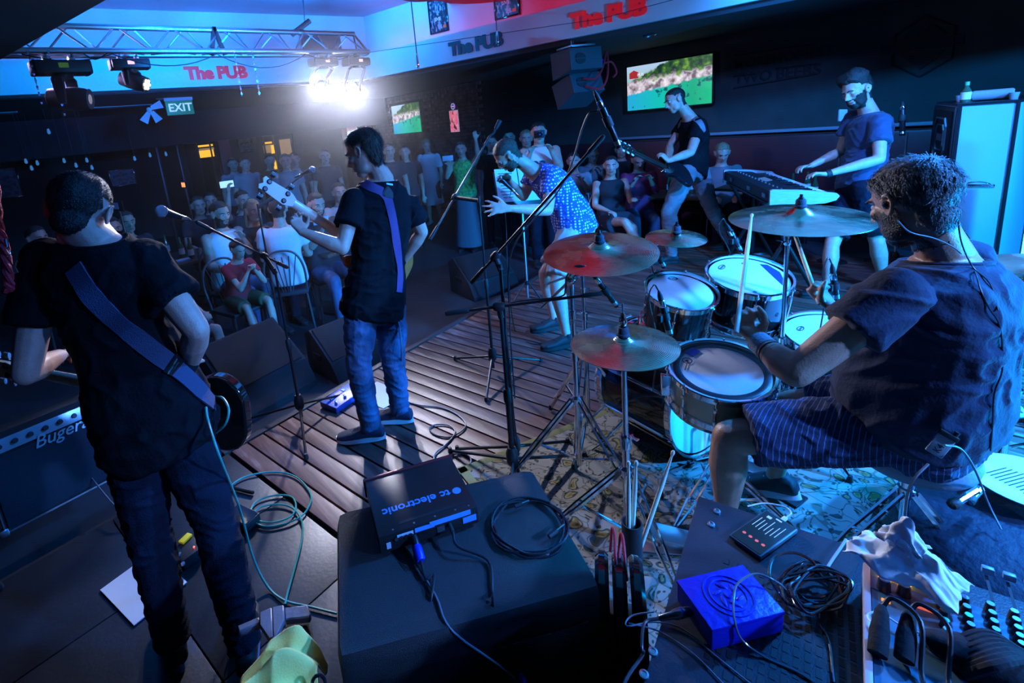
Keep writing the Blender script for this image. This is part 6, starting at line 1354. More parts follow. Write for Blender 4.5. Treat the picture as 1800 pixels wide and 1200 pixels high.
# low black panel leaning at the tile joint
floor_cable([(395, 855), (420, 860), (445, 866)], blk_metal, .009, 'short black stand leg lying on the tiles under the teal cable', .01, 'loose_stand_leg')
# ------------------------------------------------------------------ foreground gear
sb_ = thing('subwoofer', 'large black subwoofer cabinet with rounded edges in the foreground', 'speaker', (.68, .97, 0))
zt = .60; A = G(590, 897, zt); B_ = G(936, 818, zt); C_ = G(1032, 1012, zt); ux = (B_-A); wX = ux.length; ux.normalize(); uy = V((ux.y, -ux.x, 0)); dY = max(.45, abs((C_-B_).dot(uy))); Rsb = rotm(ux, -uy, Z_)
cs = A+ux*wX/2+uy*dY/2; cs.z = 0
MB().box(cs+Z_*.312, (wX, dY, .576), Rsb, .035).build('cabinet', paint_blk, sb_)
for k in (-1, 1): MB().box(cs+uy*(dY/2+.002)+ux*k*wX*.0+Z_*.30, (wX*.86, .010, .42), Rsb, .003).build('front_grille', grille, sb_) if k > 0 else MB().box(cs-ux*(wX/2+.002)+Z_*.42, (.010, .16, .07), Rsb, .004).build('side_handle', blk_rubber, sb_)
for x in (-1, 1):
    for y in (-1, 1): MB().lathe([(.02, 0), (.022, .025), (0, .025)], cs+ux*x*wX*.42+uy*y*dY*.42, (0, 0, 1), 12).build('rubber_foot', blk_rubber, sb_)
o = MB().box(cs+uy*(dY/2+.008)+ux*.02+Z_*.33, (.04, .005, .02), Rsb).build('maker_plate', steel, sb_)
# bass amplifier head
az = .665; a = G(641, 845, az); b2 = G(797, 800, az); c2 = G(852, 876, az); ux = (b2-a).normalized(); uy = V((ux.y, -ux.x, 0)); W_ = .285; L_ = .235
ah = thing('bass_amplifier_head', 'black bass amplifier head with blue lettering, lying on the subwoofer', 'amplifier', a); Ra = rotm(ux, -uy, Z_); ca_ = a+ux*W_/2+uy*L_/2; ca_.z = .60
MB().box(ca_+Z_*.036, (W_, L_, .054), Ra, .004).build('housing', mat('amp_enamel', (.020, .018, .018), .36, spec=.35, bump=.03, bscale=120), ah)
MB().box(ca_-uy*(L_/2+.004)+Z_*.036, (W_+.01, .012, .06), Ra, .003).build('front_frame', mat('red_brown_edge', (.20, .05, .05), .25, .6, bump=.01), ah)
for x in (-1, 1):
    for y in (-1, 1): MB().lathe([(.010, 0), (.011, .010), (0, .010)], ca_+ux*x*W_*.42+uy*y*L_*.42, (0, 0, 1), 10).build('rubber_foot', blk_rubber, ah)
bl_ink = mat('blue_print', (.10, .32, .75), .5, bump=.01); gr_ink = mat('white_print', (.55, .6, .7), .5, bump=.01)
org = ca_+Z_*.0632; tx = text_mb('tc electronic', (0, 0, 0), (1, 0, 0), (0, 1, 0), .040, .0006, .018); w_ = max(v.x for v in tx.v)
ld = -ux                                       # read from behind: upside down in the picture
st = org+ux*.088+uy*.022; mb = MB(); mb.add([st+ld*v.x+uy*v.y+Z_*v.z for v in tx.v], tx.f)
mb.build('top_lettering', bl_ink, ah)
MB().lathe([(0, 0), (.013, 0), (.013, .0006), (0, .0008)], org+ux*.108+uy*.036, (0, 0, 1), 20).build('top_emblem', bl_ink, ah)
bp = ca_+uy*(L_/2+.001)+Z_*.036
for x, w__, h_, m_, dz in ((-.118, .012, .018, gr_ink, -.006), (-.070, .045, .010, gr_ink, .012), (-.015, .055, .012, bl_ink, .014), (.060, .12, .014, bl_ink, .018), (.115, .04, .018, bl_ink, -.004), (-.02, .03, .018, blk_metal, -.006), (.03, .022, .018, steel, -.006)):
    MB().box(bp+ux*x+Z_*dz, (w__, .002, h_), Ra).build('rear_label' if m_ is not blk_metal else 'rear_socket', m_, ah)
for k in range(4): MB().lathe([(.006, 0), (.006, .003), (.003, .003)], bp+ux*(-.095+k*.013)+Z_*.008, uy, 10).build('jack_socket', steel, ah)
for x in (-.1, -.04, .02, .08, .12): MB().lathe([(.003, 0), (.003, .001), (0, .0015)], org+ux*x+uy*(L_/2-.012), (0, 0, 1), 8).build('screw', steel, ah)
MB().box(org+uy*(L_/2-.028)+ux*.02, (.20, .010, .0012), Ra).build('vent_slot', blk_rubber, ah)
# plugs and leads on the amplifier
pl = thing('speaker_plug', 'blue speaker plug pushed into the rear of the bass amplifier', 'plug', bp-ux*.035)
q = bp-ux*.048-Z_*.004; dq = (uy+V((.0, 0, -.25))).normalized()
MB().lathe([(.011, 0), (.011, .025), (.009, .03)], q, dq, 14).build('plug_nose', blk_metal, pl); MB().lathe([(.0125, .028), (.0135, .035), (.0135, .062), (.010, .068), (0, .068)], q, dq, 14).build('plug_sleeve', cable_blue, pl)
e = q+dq*.068; tag(MB().tube(spline([e, e+uy*.05-Z_*.005+ux*.0, G(763, 1010, .61), G(757, 1055, .60), G(752, 1080, .50), V(G(752, 1080, .5))+V((0, 0, -.35))], 5), .0038, 7).build('speaker_lead', cable_blk), 'black lead from the blue plug down the front of the subwoofer', 'cable')
q = bp+ux*.055+Z_*.0; MB().tube([q, q+uy*.03], .006, 8).build('iec_plug', blk_rubber, ah)
tag(MB().tube(spline([q+uy*.03, q+uy*.07-Z_*.01, G(858, 985, .608), G(866, 1040, .605), G(868, 1075, .58), V(G(868, 1075, .58))-Z_*.35], 5), .0036, 7).build('power_lead', cable_blk), 'thin black lead running from the amplifier over the front edge of the subwoofer', 'cable')
qq = G(822, 1140, .52); o = thing('speaker_plug', 'small blue plug hanging in front of the subwoofer grille', 'plug', qq); MB().lathe([(.008, -.012), (.010, 0), (.010, .020), (.006, .026)], cs+uy*(dY/2+.03)+ux*.07+Z_*.40, (0, .2, 1), 12).build('plug_sleeve', cable_blue, o)
tag(MB().tube(spline([bp-ux*.07-Z_*.03+uy*.01, G(765, 1045, .605), G(790, 1090, .58)+uy*.03, cs+uy*(dY/2+.03)+ux*.07+Z_*.38, cs+uy*(dY/2+.04)+ux*.10+Z_*.06], 5), .0025, 6).build('thin_lead', cable_grey), 'thin grey lead crossing the front of the subwoofer', 'cable')
# coil of black lead on the subwoofer
cc_ = G(928, 925, .607); pts = []
for k in range(60):
    t = k/60*4*2*PI; r = .098+.006*math.sin(k*.7)+.004*math.cos(k*1.9); pts.append(V((cc_.x+ux.x*r*1.02*math.cos(t)+uy.x*r*math.sin(t)+.003*math.sin(k), cc_.y+ux.y*r*1.02*math.cos(t)+uy.y*r*math.sin(t), .606+.009*(k/60)+.003*math.sin(k*1.3))))
co = thing('coiled_lead', 'black instrument lead coiled on top of the subwoofer', 'cable', cc_); MB().tube(spline(pts, 4), .0036, 7).build('coil', mat('glossy_black_lead', (.02, .02, .025), .2, coat=.5, bump=.01), co)
for e, (u0, v0), (u1, v1) in ((pts[-1], (905, 890), (930, 880)), (pts[0], (965, 943), (992, 922))):
    p, q = G(u0, v0, .618), G(u1, v1, .622); MB().tube([p, lerp(p, q, .5)], .006, 10).build('jack_sleeve', blk_rubber, co); MB().tube([lerp(p, q, .5), q], .0035, 8).build('jack_tip', chrome, co)
# ------------------------------------------------------------------ case with the mixer
cz = .76; a0 = G(1232, 876, cz); ca1 = V((.245, -.9695, 0)); cb1 = V((-.9695, -.245, 0)); cs_ = thing('equipment_case', 'dark blue-lit equipment case with bolts and vent slots in the right foreground', 'case', a0+ca1*.45+cb1*.28-Z_*cz)
CL_, CD_ = .95, .60; Rc_ = rotm(ca1, cb1, -Z_); cc2 = a0+ca1*CL_/2+cb1*CD_/2
MB().box(cc2-Z_*(cz-.02)/2, (CL_, CD_, cz-.03), Rc_, .008).build('body', mat('case_paint', (.05, .06, .075), .45, bump=.15, bscale=90), cs_)
MB().box(cc2-Z_*.004, (CL_+.012, CD_+.012, .010), Rc_, .003).build('top_panel', mat('case_top', (.018, .028, .042), .42, bump=.12, bscale=300, var=.1, vscale=12), cs_)
for x in (-1, 1):
    for y in (-1, 1): MB().lathe([(.03, 0), (.03, .02), (0, .02)], V((cc2.x, cc2.y, 0))+ca1*x*CL_*.45+cb1*y*CD_*.42, (0, 0, 1), 12).build('caster', blk_rubber, cs_)
for (u, v) in ((1260, 899), (1250, 922), (1148, 1146), (1132, 1186)): 
    MB().lathe([(.0085, 0), (.008, .003), (.005, .0035), (.004, .002), (0, .002)], G(u, v, cz+.001), (0, 0, 1), 14).build('bolt', steel, cs_)
vm = MB(); p0 = G(1300, 1010, cz+.0012)
slot_m = mat('slot_black', (.004, .004, .005), .6, bump=.01); slot_lit = mat('slot_teal', (.10, .30, .34), .4, .3, bump=.01)
sv = thing('vent_grid', 'grid of small vent slots in the top of the equipment case', 'vent', p0) if False else None
k = 0
for i in range(17):
    for j in range(13):
        c = a0+ca1*(.075+i*.0155)+cb1*(.165+j*.0205)+Z_*.0012
        (vm).box(c, (.0085, .0155, .0012), Rc_)
o = vm.build('vent_slots', slot_m, cs_, smooth=0); o['kind'] = 'stuff'
# phone
ph = thing('smartphone', 'smartphone in a dark case showing red round buttons, on the equipment case', 'phone', G(1342, 937, cz)); p1, p2, p3, p4 = G(1281, 935, .772), G(1345, 979, .772), G(1404, 932, .772), G(1340, 898, .772)
pc = (p1+p2+p3+p4)/4; pu = ((p3-p2)+(p4-p1)).normalized(); pv = V((pu.y, -pu.x, 0)); pL = .135; pW = .070; Rp = rotm(pu, pv, -Z_); pc.z = cz+.008
MB().box(pc, (pL, pW, .010), Rp, .0045).build('phone_case', mat('phone_case', (.06, .10, .12), .35, bump=.02), ph); sc__ = MB().box(pc+Z_*.0054, (pL-.008, pW-.008, .0008), Rp).build('screen', mat('phone_screen', (.01, .012, .015), .08, emit=(.02, .05, .07), estr=.25, bump=.01), ph)
for k in range(4): MB().lathe([(0, .0), (.0036, 0), (.0036, .0004), (0, .0005)], pc-pu*.036+pv*(-.020+k*.0135)+Z_*.0060, (0, 0, 1), 16).build('red_button', mat('red_ui', (.8, .1, .08), .4, emit=(.9, .10, .06), estr=.55, bump=.01), sc__)
rnd = random.Random(9)
for k in range(7): 
    x = rnd.uniform(.0, .05); MB().box(pc+pu*(.01+x*.3)+pv*(-.024+k*.0075)+Z_*.006, (.030+x*.3, .0012, .0004), Rp).build('text_line', mat('ui_line', (.4, .5, .5), .4, emit=(.35, .6, .65), estr=.5, bump=.01), sc__)
MB().box(pc+pu*.056+pv*.0+Z_*.006, (.004, .012, .0004), Rp).build('ui_mark', MATS['ui_line'], sc__); MB().box(pc+pu*.048-pv*.016+Z_*.006, (.008, .009, .0004), Rp).build('ui_mark', MATS['ui_line'], sc__)
q = pc+pu*(pL/2)+pv*.0; MB().box(q+pu*.008, (.016, .009, .006), Rp, .002).build('charging_plug', cable_white, ph)
tag(MB().tube(spline([q+pu*.016, q+pu*.035+Z_*.004, q+pu*.045-pv*.02, q+pu*.02-pv*.05, q-pu*.02-pv*.065], 5), .0016, 6).build('charging_lead', cable_white), 'thin white charging lead at the far end of the smartphone', 'cable')
# blue printed box
bz = .050; b1_, b2_, b3_, b4_ = [G(u, v, cz+bz) for u, v in ((1185, 1020), (1256, 1106), (1383, 1072), (1303, 993))]
bb = thing('blue_box', 'bright blue plastic box with a round raised pattern, on the equipment case', 'box', (b1_+b3_)/2-Z_*bz); bc_ = (b1_+b2_+b3_+b4_)/4; bu = ((b3_-b2_)+(b4_-b1_)).normalized(); bv = V((bu.y, -bu.x, 0)); bW = ((b3_-b2_).length+(b4_-b1_).length)/2; bH = abs((b2_-b1_).dot(bv)); Rb_ = rotm(bu, bv, -Z_)
MB().box(V((bc_.x, bc_.y, cz+bz*.47)), (bW-.002, bH-.002, bz*.86), Rb_, .003).build('box_body', dbl_blue, bb); MB().box(V((bc_.x, bc_.y, cz+bz*.92)), (bW, bH, bz*.15), Rb_, .002).build('lid', dbl_blue, bb)
top = V((bc_.x, bc_.y, cz+bz+.0001))
for r0, r1 in ((.030, .033), (.040, .043)): MB().lathe([(r0, -.001), (r0, .0015), (r1, .0015), (r1, -.001)], top, (0, 0, 1), 40, closed=True).build('raised_ring', dbl_blue, bb)
for k in range(6):
    a = k*PI/3; MB().ell(top+V((math.cos(a)*.019, math.sin(a)*.019, 0)), (.011, .004, .002), Matrix.Rotation(a+.8, 3, 'Z'), 12, 6).build('raised_petal', dbl_blue, bb)
MB().lathe([(0, .002), (.007, .002), (.008, -.001)], top, (0, 0, 1), 20).build('raised_centre', dbl_blue, bb)
q = lerp(b1_, b2_, .4); q.z = cz+.022; dq = (-bu)
xp = thing('audio_plug', 'black and chrome audio plug entering the side of the blue box', 'plug', q); MB().lathe([(.007, -.002), (.009, .004), (.009, .030), (.0065, .036), (.005, .060), (.0035, .062)], q, dq, 14).build('plug_body', mat('dark_chrome', (.25, .26, .3), .2, 1., bump=.01), xp); MB().lathe([(.0093, .014), (.0093, .018)], q, dq, 14).build('blue_ring', cable_blue, xp)
e = q+dq*.06; tag(MB().tube(spline([e, e+dq*.03-Z_*.002, e+dq*.06+bv*.04, G(1130, 1150, cz+.006), G(1100, 1195, cz+.006), G(1080, 1260, cz+.006)], 5), .003, 7).build('audio_lead', cable_blk), 'black lead from the plug of the blue box to the lower edge of the picture', 'cable')
def case_lead(px, m, r, label, z=.004):
    pts = [G(u, v, cz+(q[0] if q else z)) for u, v, *q in px]; return tag(MB().tube(spline(pts, 6), r, 7).build('lead', m, org=pts[0]), label, 'cable')
case_lead([(1150, 1075, .02), (1110, 1082), (1102, 1100), (1150, 1093), (1200, 1105), (1255, 1150), (1330, 1210)], cable_grey, .0014, 'thin grey lead passing left of the blue box')
case_lead([(1105, 1095), (1160, 1110), (1220, 1150), (1275, 1205)], cable_grey, .0013, 'second thin grey lead at the lower left of the equipment case')
case_lead([(1385, 1040, .02), (1368, 1024, .058), (1330, 1008, .066), (1300, 1022, .066), (1290, 1045, .062), (1291, 1090, .056), (1305, 1125, .02), (1345, 1155), (1400, 1180), (1440, 1205)], mat('glossy_grey_lead', (.12, .15, .17), .2, coat=.5, bump=.01), .002, 'glossy grey lead arching over the blue box')
# tangle of black leads
lead_m = MATS['glossy_black_lead']
rnd = random.Random(21)
for k, lab in enumerate(('glossy black lead at the top of the tangle beside the blue box', 'glossy black lead forming the middle loops of the tangle', 'glossy black lead winding low through the tangle', 'glossy black lead trailing from the tangle to the mixer')):
    px = []
    for i in range(16):
        a = i*.95+k*1.3; px.append((1430+58*math.cos(a)*(1-.02*i)+rnd.uniform(-14, 14)+k*3, 1025+32*math.sin(a)+rnd.uniform(-9, 9)+k*5, .006+.010*rnd.random()+.006*k))
    if k == 0: px = [(1384, 1062, .02), (1368, 1040, .04), (1352, 1010, .05), (1362, 978, .05), (1400, 972, .04), (1432, 996, .02)] + px[3:]
    if k == 3: px += [(1440, 1080, .006), (1458, 1130, .005), (1466, 1200, .005)]
    case_lead(px, lead_m, .0026, lab)
case_lead([(1487, 948, .006), (1478, 962, .012), (1462, 985, .012), (1450, 1005, .014)], mat('clear_lead', (.35, .45, .5), .15, bump=.01), .0028, 'short clear lead crossing the edge of the equipment case')
# ------------------------------------------------------------------ mixer
mz = .825; m0 = G(1518, 990, mz); ma = V((.205, -.979, 0)); mb_ = V((-.979, -.205, 0)); MW, MD = .62, .42; Rm = rotm(ma, mb_, -Z_)
mx = thing('mixing_desk', 'blue-lit audio mixing desk with rows of knobs and faders at the lower right', 'mixer', m0+ma*.3+mb_*.2-Z_*(mz-cz))
mc = m0+ma*MW/2+mb_*MD/2; MB().box(mc-Z_*.032, (MW, MD, .058), Rm, .006).build('chassis', blk_metal, mx)
pan = MB().box(mc-Z_*.0015, (MW-.02, MD-.01, .004), Rm, .001).build('top_panel', mat('mixer_panel', (.08, .20, .29), .4, .3, bump=.1, bscale=40, var=.1, vscale=10), mx)
MB().box(m0+ma*.004+mb_*MD/2-Z_*.008, (.010, MD, .024), Rm, .002).build('side_rail', mat('pale_rail', (.55, .5, .55), .4, bump=.02), mx)
PM = lambda a, b_, z=0.: m0+ma*a+mb_*b_+Z_*z
wcap = mat('knob_cap_blue', (.16, .38, .56), .3, bump=.01); gcap = mat('knob_cap_green', (.02, .55, .25), .3, emit=(.0, .5, .2), estr=.25, bump=.01)
def knob(a, b_, cap, r=.006, h=.016):
    p = PM(a, b_); MB().lathe([(r*1.25, 0), (r*1.15, .003), (r, h*.8), (r*.85, h)], p, (0, 0, 1), 12).build('knob', blk_plastic, mx); MB().lathe([(r*.86, h-.0008), (r*.8, h+.001), (0, h+.001)], p, (0, 0, 1), 12).build('knob_cap', cap, mx)
def ab(u, v):
    q = G(u, v, mz)-m0; return q.dot(ma), q.dot(mb_)
for (u0, v0, u1, v1, n_) in ((1652, 1052, 1666, 1136, 6), (1694, 1062, 1708, 1126, 5), (1739, 1074, 1752, 1134, 5), (1781, 1087, 1794, 1144, 5), (1822, 1100, 1834, 1156, 5)):
    for i in range(n_): knob(*ab(lerp(u0, u1, i/(n_-1)), lerp(v0, v1, i/(n_-1))), gcap if (i in (n_-1, n_-3) and u0 < 1700) else wcap, .0060)
for (u0, v0, u1, v1) in ((1735, 1012, 1743, 1056), (1773, 1024, 1782, 1068), (1811, 1036, 1821, 1080), (1849, 1048, 1860, 1092)):
    a, b_ = ab((u0+u1)/2, (v0+v1)/2); L_ = (G(u0, v0, mz)-G(u1, v1, mz)).length; MB().box(PM(a, b_, .0006), (.004, L_, .001), Rm).build('fader_slot', slot_m, mx); a, b_ = ab(u0, v0-4); MB().box(PM(a, b_, .008), (.016, .010, .012), Rm, .002).build('fader_cap', wcap, mx)
for u, v in ((1553, 1035), (1588, 1045)): knob(*ab(u, v), wcap, .009, .022)
for a, b_ in (ab(1554, 1013), ab(1589, 1024)): MB().box(PM(a, b_, .004), (.018, .014, .007), Rm, .002).build('lit_button', mat('orange_button', (1, .35, .02), .4, emit=(1.0, .33, .01), estr=6, bump=.01), mx)
MB().box(PM(*ab(1650, 1041), .004), (.007, .008, .006), Rm, .002).build('lit_button', MATS['orange_button'], mx)
MB().box(PM(*ab(1557, 1057), .0015), (.012, .006, .003), Rm, .001).build('lit_button', mat('orange_dim', (1, .3, .05), .4, emit=(1.0, .30, .06), estr=1.1, bump=.01), mx)
for k in range(6): MB().box(PM(*ab(1608+k*7, 1065+k*2.4), .001), (.005, .006, .002), Rm).build('meter_led', mat('meter_red', (.8, .1, .1), .4, emit=(.9, .15, .12), estr=.7, bump=.01), mx)
MB().box(PM(*ab(1578, 1040), .0012), (.080, .030, .001), Rm).build('section_plate', mat('plate_blue', (.05, .12, .35), .4, bump=.01), mx)
rnd = random.Random(4)
for k in range(26): MB().box(PM(.13+rnd.random()*.30, .02+rnd.random()*.3, .0010), (.010, .0025, .0005), Rm).build('panel_print', gr_ink, mx)
# two big black plugs and the leads over the desk
for k, (u, v) in enumerate(((1550, 1075), (1597, 1085))):
    p = G(u, v, mz+.040); q = G(u-8, v+75, mz+.012); o = thing('jack_plug', ('black jack plug standing in the mixing desk, the left one', 'black jack plug standing in the mixing desk, the right one')[k], 'plug', q)
    MB().tube([q, lerp(q, p, .5), p, p+(p-q)*.15], [.0125, .013, .009, .005], 14).build('plug_body', mat('black_velvet', (.006, .006, .008), .9, bump=.3), o)
    MB().tube(spline([p+(p-q)*.12, p+(p-q)*.35+ma*.012+Z_*.006, p+ma*.045-mb_*.0+Z_*.01, G(u+70, v+110, mz+.01), G(u+85, v+150, mz+.01)], 5), .0035, 7).build('lead', cable_blk, o)
tag(MB().tube(spline([G(u, v, mz+z) for u, v, z in ((1550, 1108, .02), (1527, 1088, .01), (1528, 1078, .01), (1548, 1077, .012), (1590, 1102, .012), (1640, 1120, .012), (1668, 1128, .02))], 6), .0016, 7).build('lead', cable_white), 'thin white lead looping over the mixing desk', 'cable')
bk2 = thing('cable_bundle', 'dark bundle of thick leads over the near right corner of the mixing desk', 'cable', G(1720, 1140, mz+.02))
for k in range(7):
    MB().tube(spline([G(1672+k*4, 1150+k*6, mz+.012), G(1696+k*9, 1122+k*8, mz+.030+.003*k), G(1740+k*10, 1115+k*8, mz+.035), G(1800+k*10, 1150+k*8, mz+.02), G(1880+k*10, 1190+k*8, mz+.012)], 5), .0075, 8).build('bundled_lead', mat('black_velvet', (.006, .006, .008), .9, bump=.3), bk2)
MB().ell(G(1735, 1165, mz+.018), (.075, .035, .022), Rm, 18, 10).build('cloth_wrap', mat('black_velvet', (.006, .006, .008), .9, bump=.3), bk2)
# crumpled tissue on the far left corner of the desk
tp_ = G(1590, 1000, mz+.022); rs_ = random.Random(12)
def tis(a, b_):
    x, y = a-.5, b_-.5; r = math.hypot(x, y)
    p = V((x*4, y*4, 1.3)); h = .052*math.exp(-r*r*7)+.024*(noise.noise(p*1.0)+.4)*(1-.4*r)+.006*abs(noise.noise(p*2.2)); ex = .012*noise.noise(V((x*7, y*7, 4)))
    return tp_+pu_*(x*.150+ex*.7)+pv_*(y*.095+ex*.7+.02*noise.noise(V((x*3, 1, 2))))+Z_*(h-.006-.02*max(0, r-.45))
pu_ = (G(1690, 1030, mz)-G(1520, 945, mz)).normalized(); pv_ = V((pu_.y, -pu_.x, 0))
ts = thing('paper_tissue', 'crumpled white paper tissue glowing orange underneath, on the mixing desk', 'tissue', tp_)
m = MB(); m.grid(tis, 48, 36); o = m.build('tissue_sheet', mat('tissue', (.95, .95, .97), .9, bump=.12, bscale=60), ts, smooth=60); o.modifiers.new('t', 'SOLIDIFY').thickness = .0012
def tis2(a, b_):
    x, y = a-.5, b_-.5; r = math.hypot(x, y); return tp_-pu_*.010+pu_*(x*.062+.010*noise.noise(V((a*5, b_*5, 0))))+pv_*(y*.045-.012)+Z_*(.046+.050*math.exp(-r*r*9)+.012*noise.noise(V((a*5, b_*5, 9))))
m = MB(); m.grid(tis2, 30, 24); o = m.build('tissue_peak', MATS['tissue'], ts, smooth=60); o.modifiers.new('t', 'SOLIDIFY').thickness = .0012
# ------------------------------------------------------------------ bag with red handles, cloth, stand, seat bag
hb_ = thing('cable_bag', 'upright black bag with two red handles between the subwoofer and the case', 'bag', G(1090, 1010, .45)); p = G(1088, 1000, .50)
for k, dx in enumerate((-.045, .0, .045)):
    c = V((p.x, p.y, 0))+V((.55, -.83, 0))*dx; MB().lathe([(0, -.018), (.13, -.018), (.14, -.008), (.14, .008), (.13, .018), (0, .018)], c+Z_*.36, (.55, -.83, 0), 28).build('round_panel', blk_gloss, hb_)
MB().box(V((p.x, p.y, .13)), (.13, .26, .25), rotm(V((.55, -.83, 0)), V((.83, .55, 0)), Z_), .02).build('base', blk_rubber, hb_)
for k, (u, v, u2, v2) in enumerate(((1076, 930, 1084, 1010), (1091, 940, 1101, 1020))):
    MB().tube(spline([G(u-3, v+40, .50), G(u, v, .535), G(u+4, v+8, .535), G(u2-2, v+50, .51), G(u2, v2, .47)], 5), [(.0045, .0045)]*21, 8).build('red_handle', mat('red_nylon', (.75, .02, .05), .6, bump=.3, bscale=200), hb_)
# folding grey stand with the yellow cloth at the lower left
fz = .52; fr_ = thing('grey_bracket_stand', 'grey metal bracket stand in the lower left foreground', 'stand', G(500, 1090, fz)); gm = mat('grey_bracket', (.20, .21, .25), .35, .5, bump=.1, bscale=60)
def bpoly(px, z, h, nm, m=gm): 
    P_ = [G(u, v, z) for u, v in px]; o = MB(); n = len(P_); o.add(P_+[q-Z_*h for q in P_], [tuple(range(n)), tuple(range(2*n-1, n-1, -1))]+[(i, (i+1) % n, n+(i+1) % n, n+i) for i in range(n)]); x = o.build(nm, m, fr_, smooth=20); bv_ = x.modifiers.new('b', 'BEVEL'); bv_.width = .003; bv_.segments = 2; return x
bpoly([(500, 1067), (541, 1062), (546, 1078), (543, 1084), (501, 1088)], fz, .02, 'side_arm'); bpoly([(417, 1099), (456, 1083), (456, 1094), (420, 1110)], fz, .02, 'side_arm')
bpoly([(456, 1075), (478, 1066), (480, 1125), (474, 1125), (456, 1098)], fz+.008, .016, 'centre_plate'); bpoly([(478, 1066), (499, 1062), (500, 1087), (488, 1112), (486, 1126), (480, 1126)], fz+.008, .016, 'centre_plate', gm)
q = G(484, 1180, fz-.05); MB().tube([G(483, 1120, fz), G(486, 1230, fz-.06)], .016, 10).build('post', gm, fr_); MB().tube([V((q.x, q.y, fz-.05)), V((q.x, q.y, 0))], .016, 10).build('column', blk_metal, fr_); MB().lathe([(0, 0), (.16, 0), (.15, .02), (.02, .03)], V((q.x, q.y, 0)), (0, 0, 1), 24).build('round_base', blk_metal, fr_)
bpoly([(545, 1090), (556, 1150), (560, 1215), (505, 1215), (500, 1092)], fz-.03, .015, 'dark_plate', blk_rubber)
yc = mat('yellow_cloth', (.95, .74, .18), .85, bump=.15, bscale=200, sheen=.3)
yq = G(490, 1180, fz+.02); yu = (G(560, 1180, fz)-G(400, 1190, fz)).normalized(); yv = V((yu.y, -yu.x, 0))
def ycl(a, b_):
    x, y = a-.5, b_-.5; fold = .020*math.sin((x*1.2+y*2.2)*7+1)+.018*noise.noise(V((x*4, y*4, 3)))*1.6
    return yq+yu*(x*.17-.02*y+.012*noise.noise(V((x*5, y*5, 7))))+yv*(y*.17+.03*x*x*4)+Z_*(.035-.20*x*x-.14*y*y*(1 if y < 0 else .6)+fold)
yr = thing('yellow_cloth', 'yellow green microfibre cloth draped over the grey bracket stand', 'cloth', yq); m = MB(); m.grid(ycl, 44, 40); o = m.build('cloth_sheet', yc, yr, smooth=60); o.modifiers.new('t', 'SOLIDIFY').thickness = .0016
gl = thing('black_ring', 'glossy black ring at the lower edge beside the yellow cloth', 'ring', G(560, 1195, fz+.02)); c = G(560, 1200, fz+.03); MB().lathe([(.014+.004*math.cos(t*PI/4), .004*math.sin(t*PI/4)) for t in range(8)], c, c2w(V((0, -.3, -1))), 28, closed=True).build('ring', blk_gloss, gl)
# bags and list behind the drummer
cbg = thing('cymbal_bag', 'large dark soft bag lying on the floor behind the drummer', 'bag', (2.0, -.35, 0)); bq = G(1730, 905, .22)
MB().ell(V((bq.x+.02, bq.y-.12, .15)), (.42, .36, .14), None, 30, 14).build('bag_body', mat('bag_nylon', (.012, .016, .035), .6, bump=.6, bscale=30), cbg)
n_ = 20; MB().tube([V((bq.x+.02, bq.y-.12, .19))+V((.395*math.cos(2*PI*k/n_), .34*math.sin(2*PI*k/n_), 0)) for k in range(n_+1)], .012, 6).build('zip_band', blk_rubber, cbg)
MB().tube(spline([bq+V((.1, .12, .04)), bq+V((.14, .0, .10)), bq+V((.1, -.12, .08))], 5), [(.02, .006)]*11, 8).build('carry_strap', strap_mat, cbg)
sl = thing('set_list', 'round white printed list lying on the dark bag at the right edge', 'paper', G(1800, 840, .34)); c = G(1812, 848, .345); MB().lathe([(0, 0), (.15, 0), (.15, .003), (0, .003)], c, (0, 0, 1), 40).build('disc', paper, sl)
lu = (G(1790, 822, .35)-G(1760, 830, .35)).normalized(); lv_ = V((lu.y, -lu.x, 0)); rnd = random.Random(5)
for k in range(11): w_ = rnd.uniform(.05, .11); MB().box(c+lu*(-.06+w_*.3)+lv_*(-.07+k*.0125)+Z_*.0036, (w_, .0035, .0006), rotm(lu, lv_, -Z_)).build('text_line', ink, sl)
MB().tube([V((c.x+.05, c.y-.03, .0)), V((c.x+.05, c.y-.03, .345))], .02, 8).build('support_post', blk_metal, sl)
for k, (pa, pb, lab) in enumerate((((1672, 888, .34), (1715, 862, .36), 'pale tube of folded hardware beside the drum throne'), ((1700, 882, .34), (1722, 858, .36), 'short pale tube of folded hardware at the bag'))):
    a, b2 = G(*pa), G(*pb); r_ = thing('hardware_tube', lab, 'hardware'if k == 0 else 'hardware', a); MB().tube([a, b2], .013, 10).build('tube', chrome, r_); MB().lathe([(.014, 0), (.017, .01), (.014, .03)], a, b2-a, 12).build('end_cap', blk_rubber, r_)
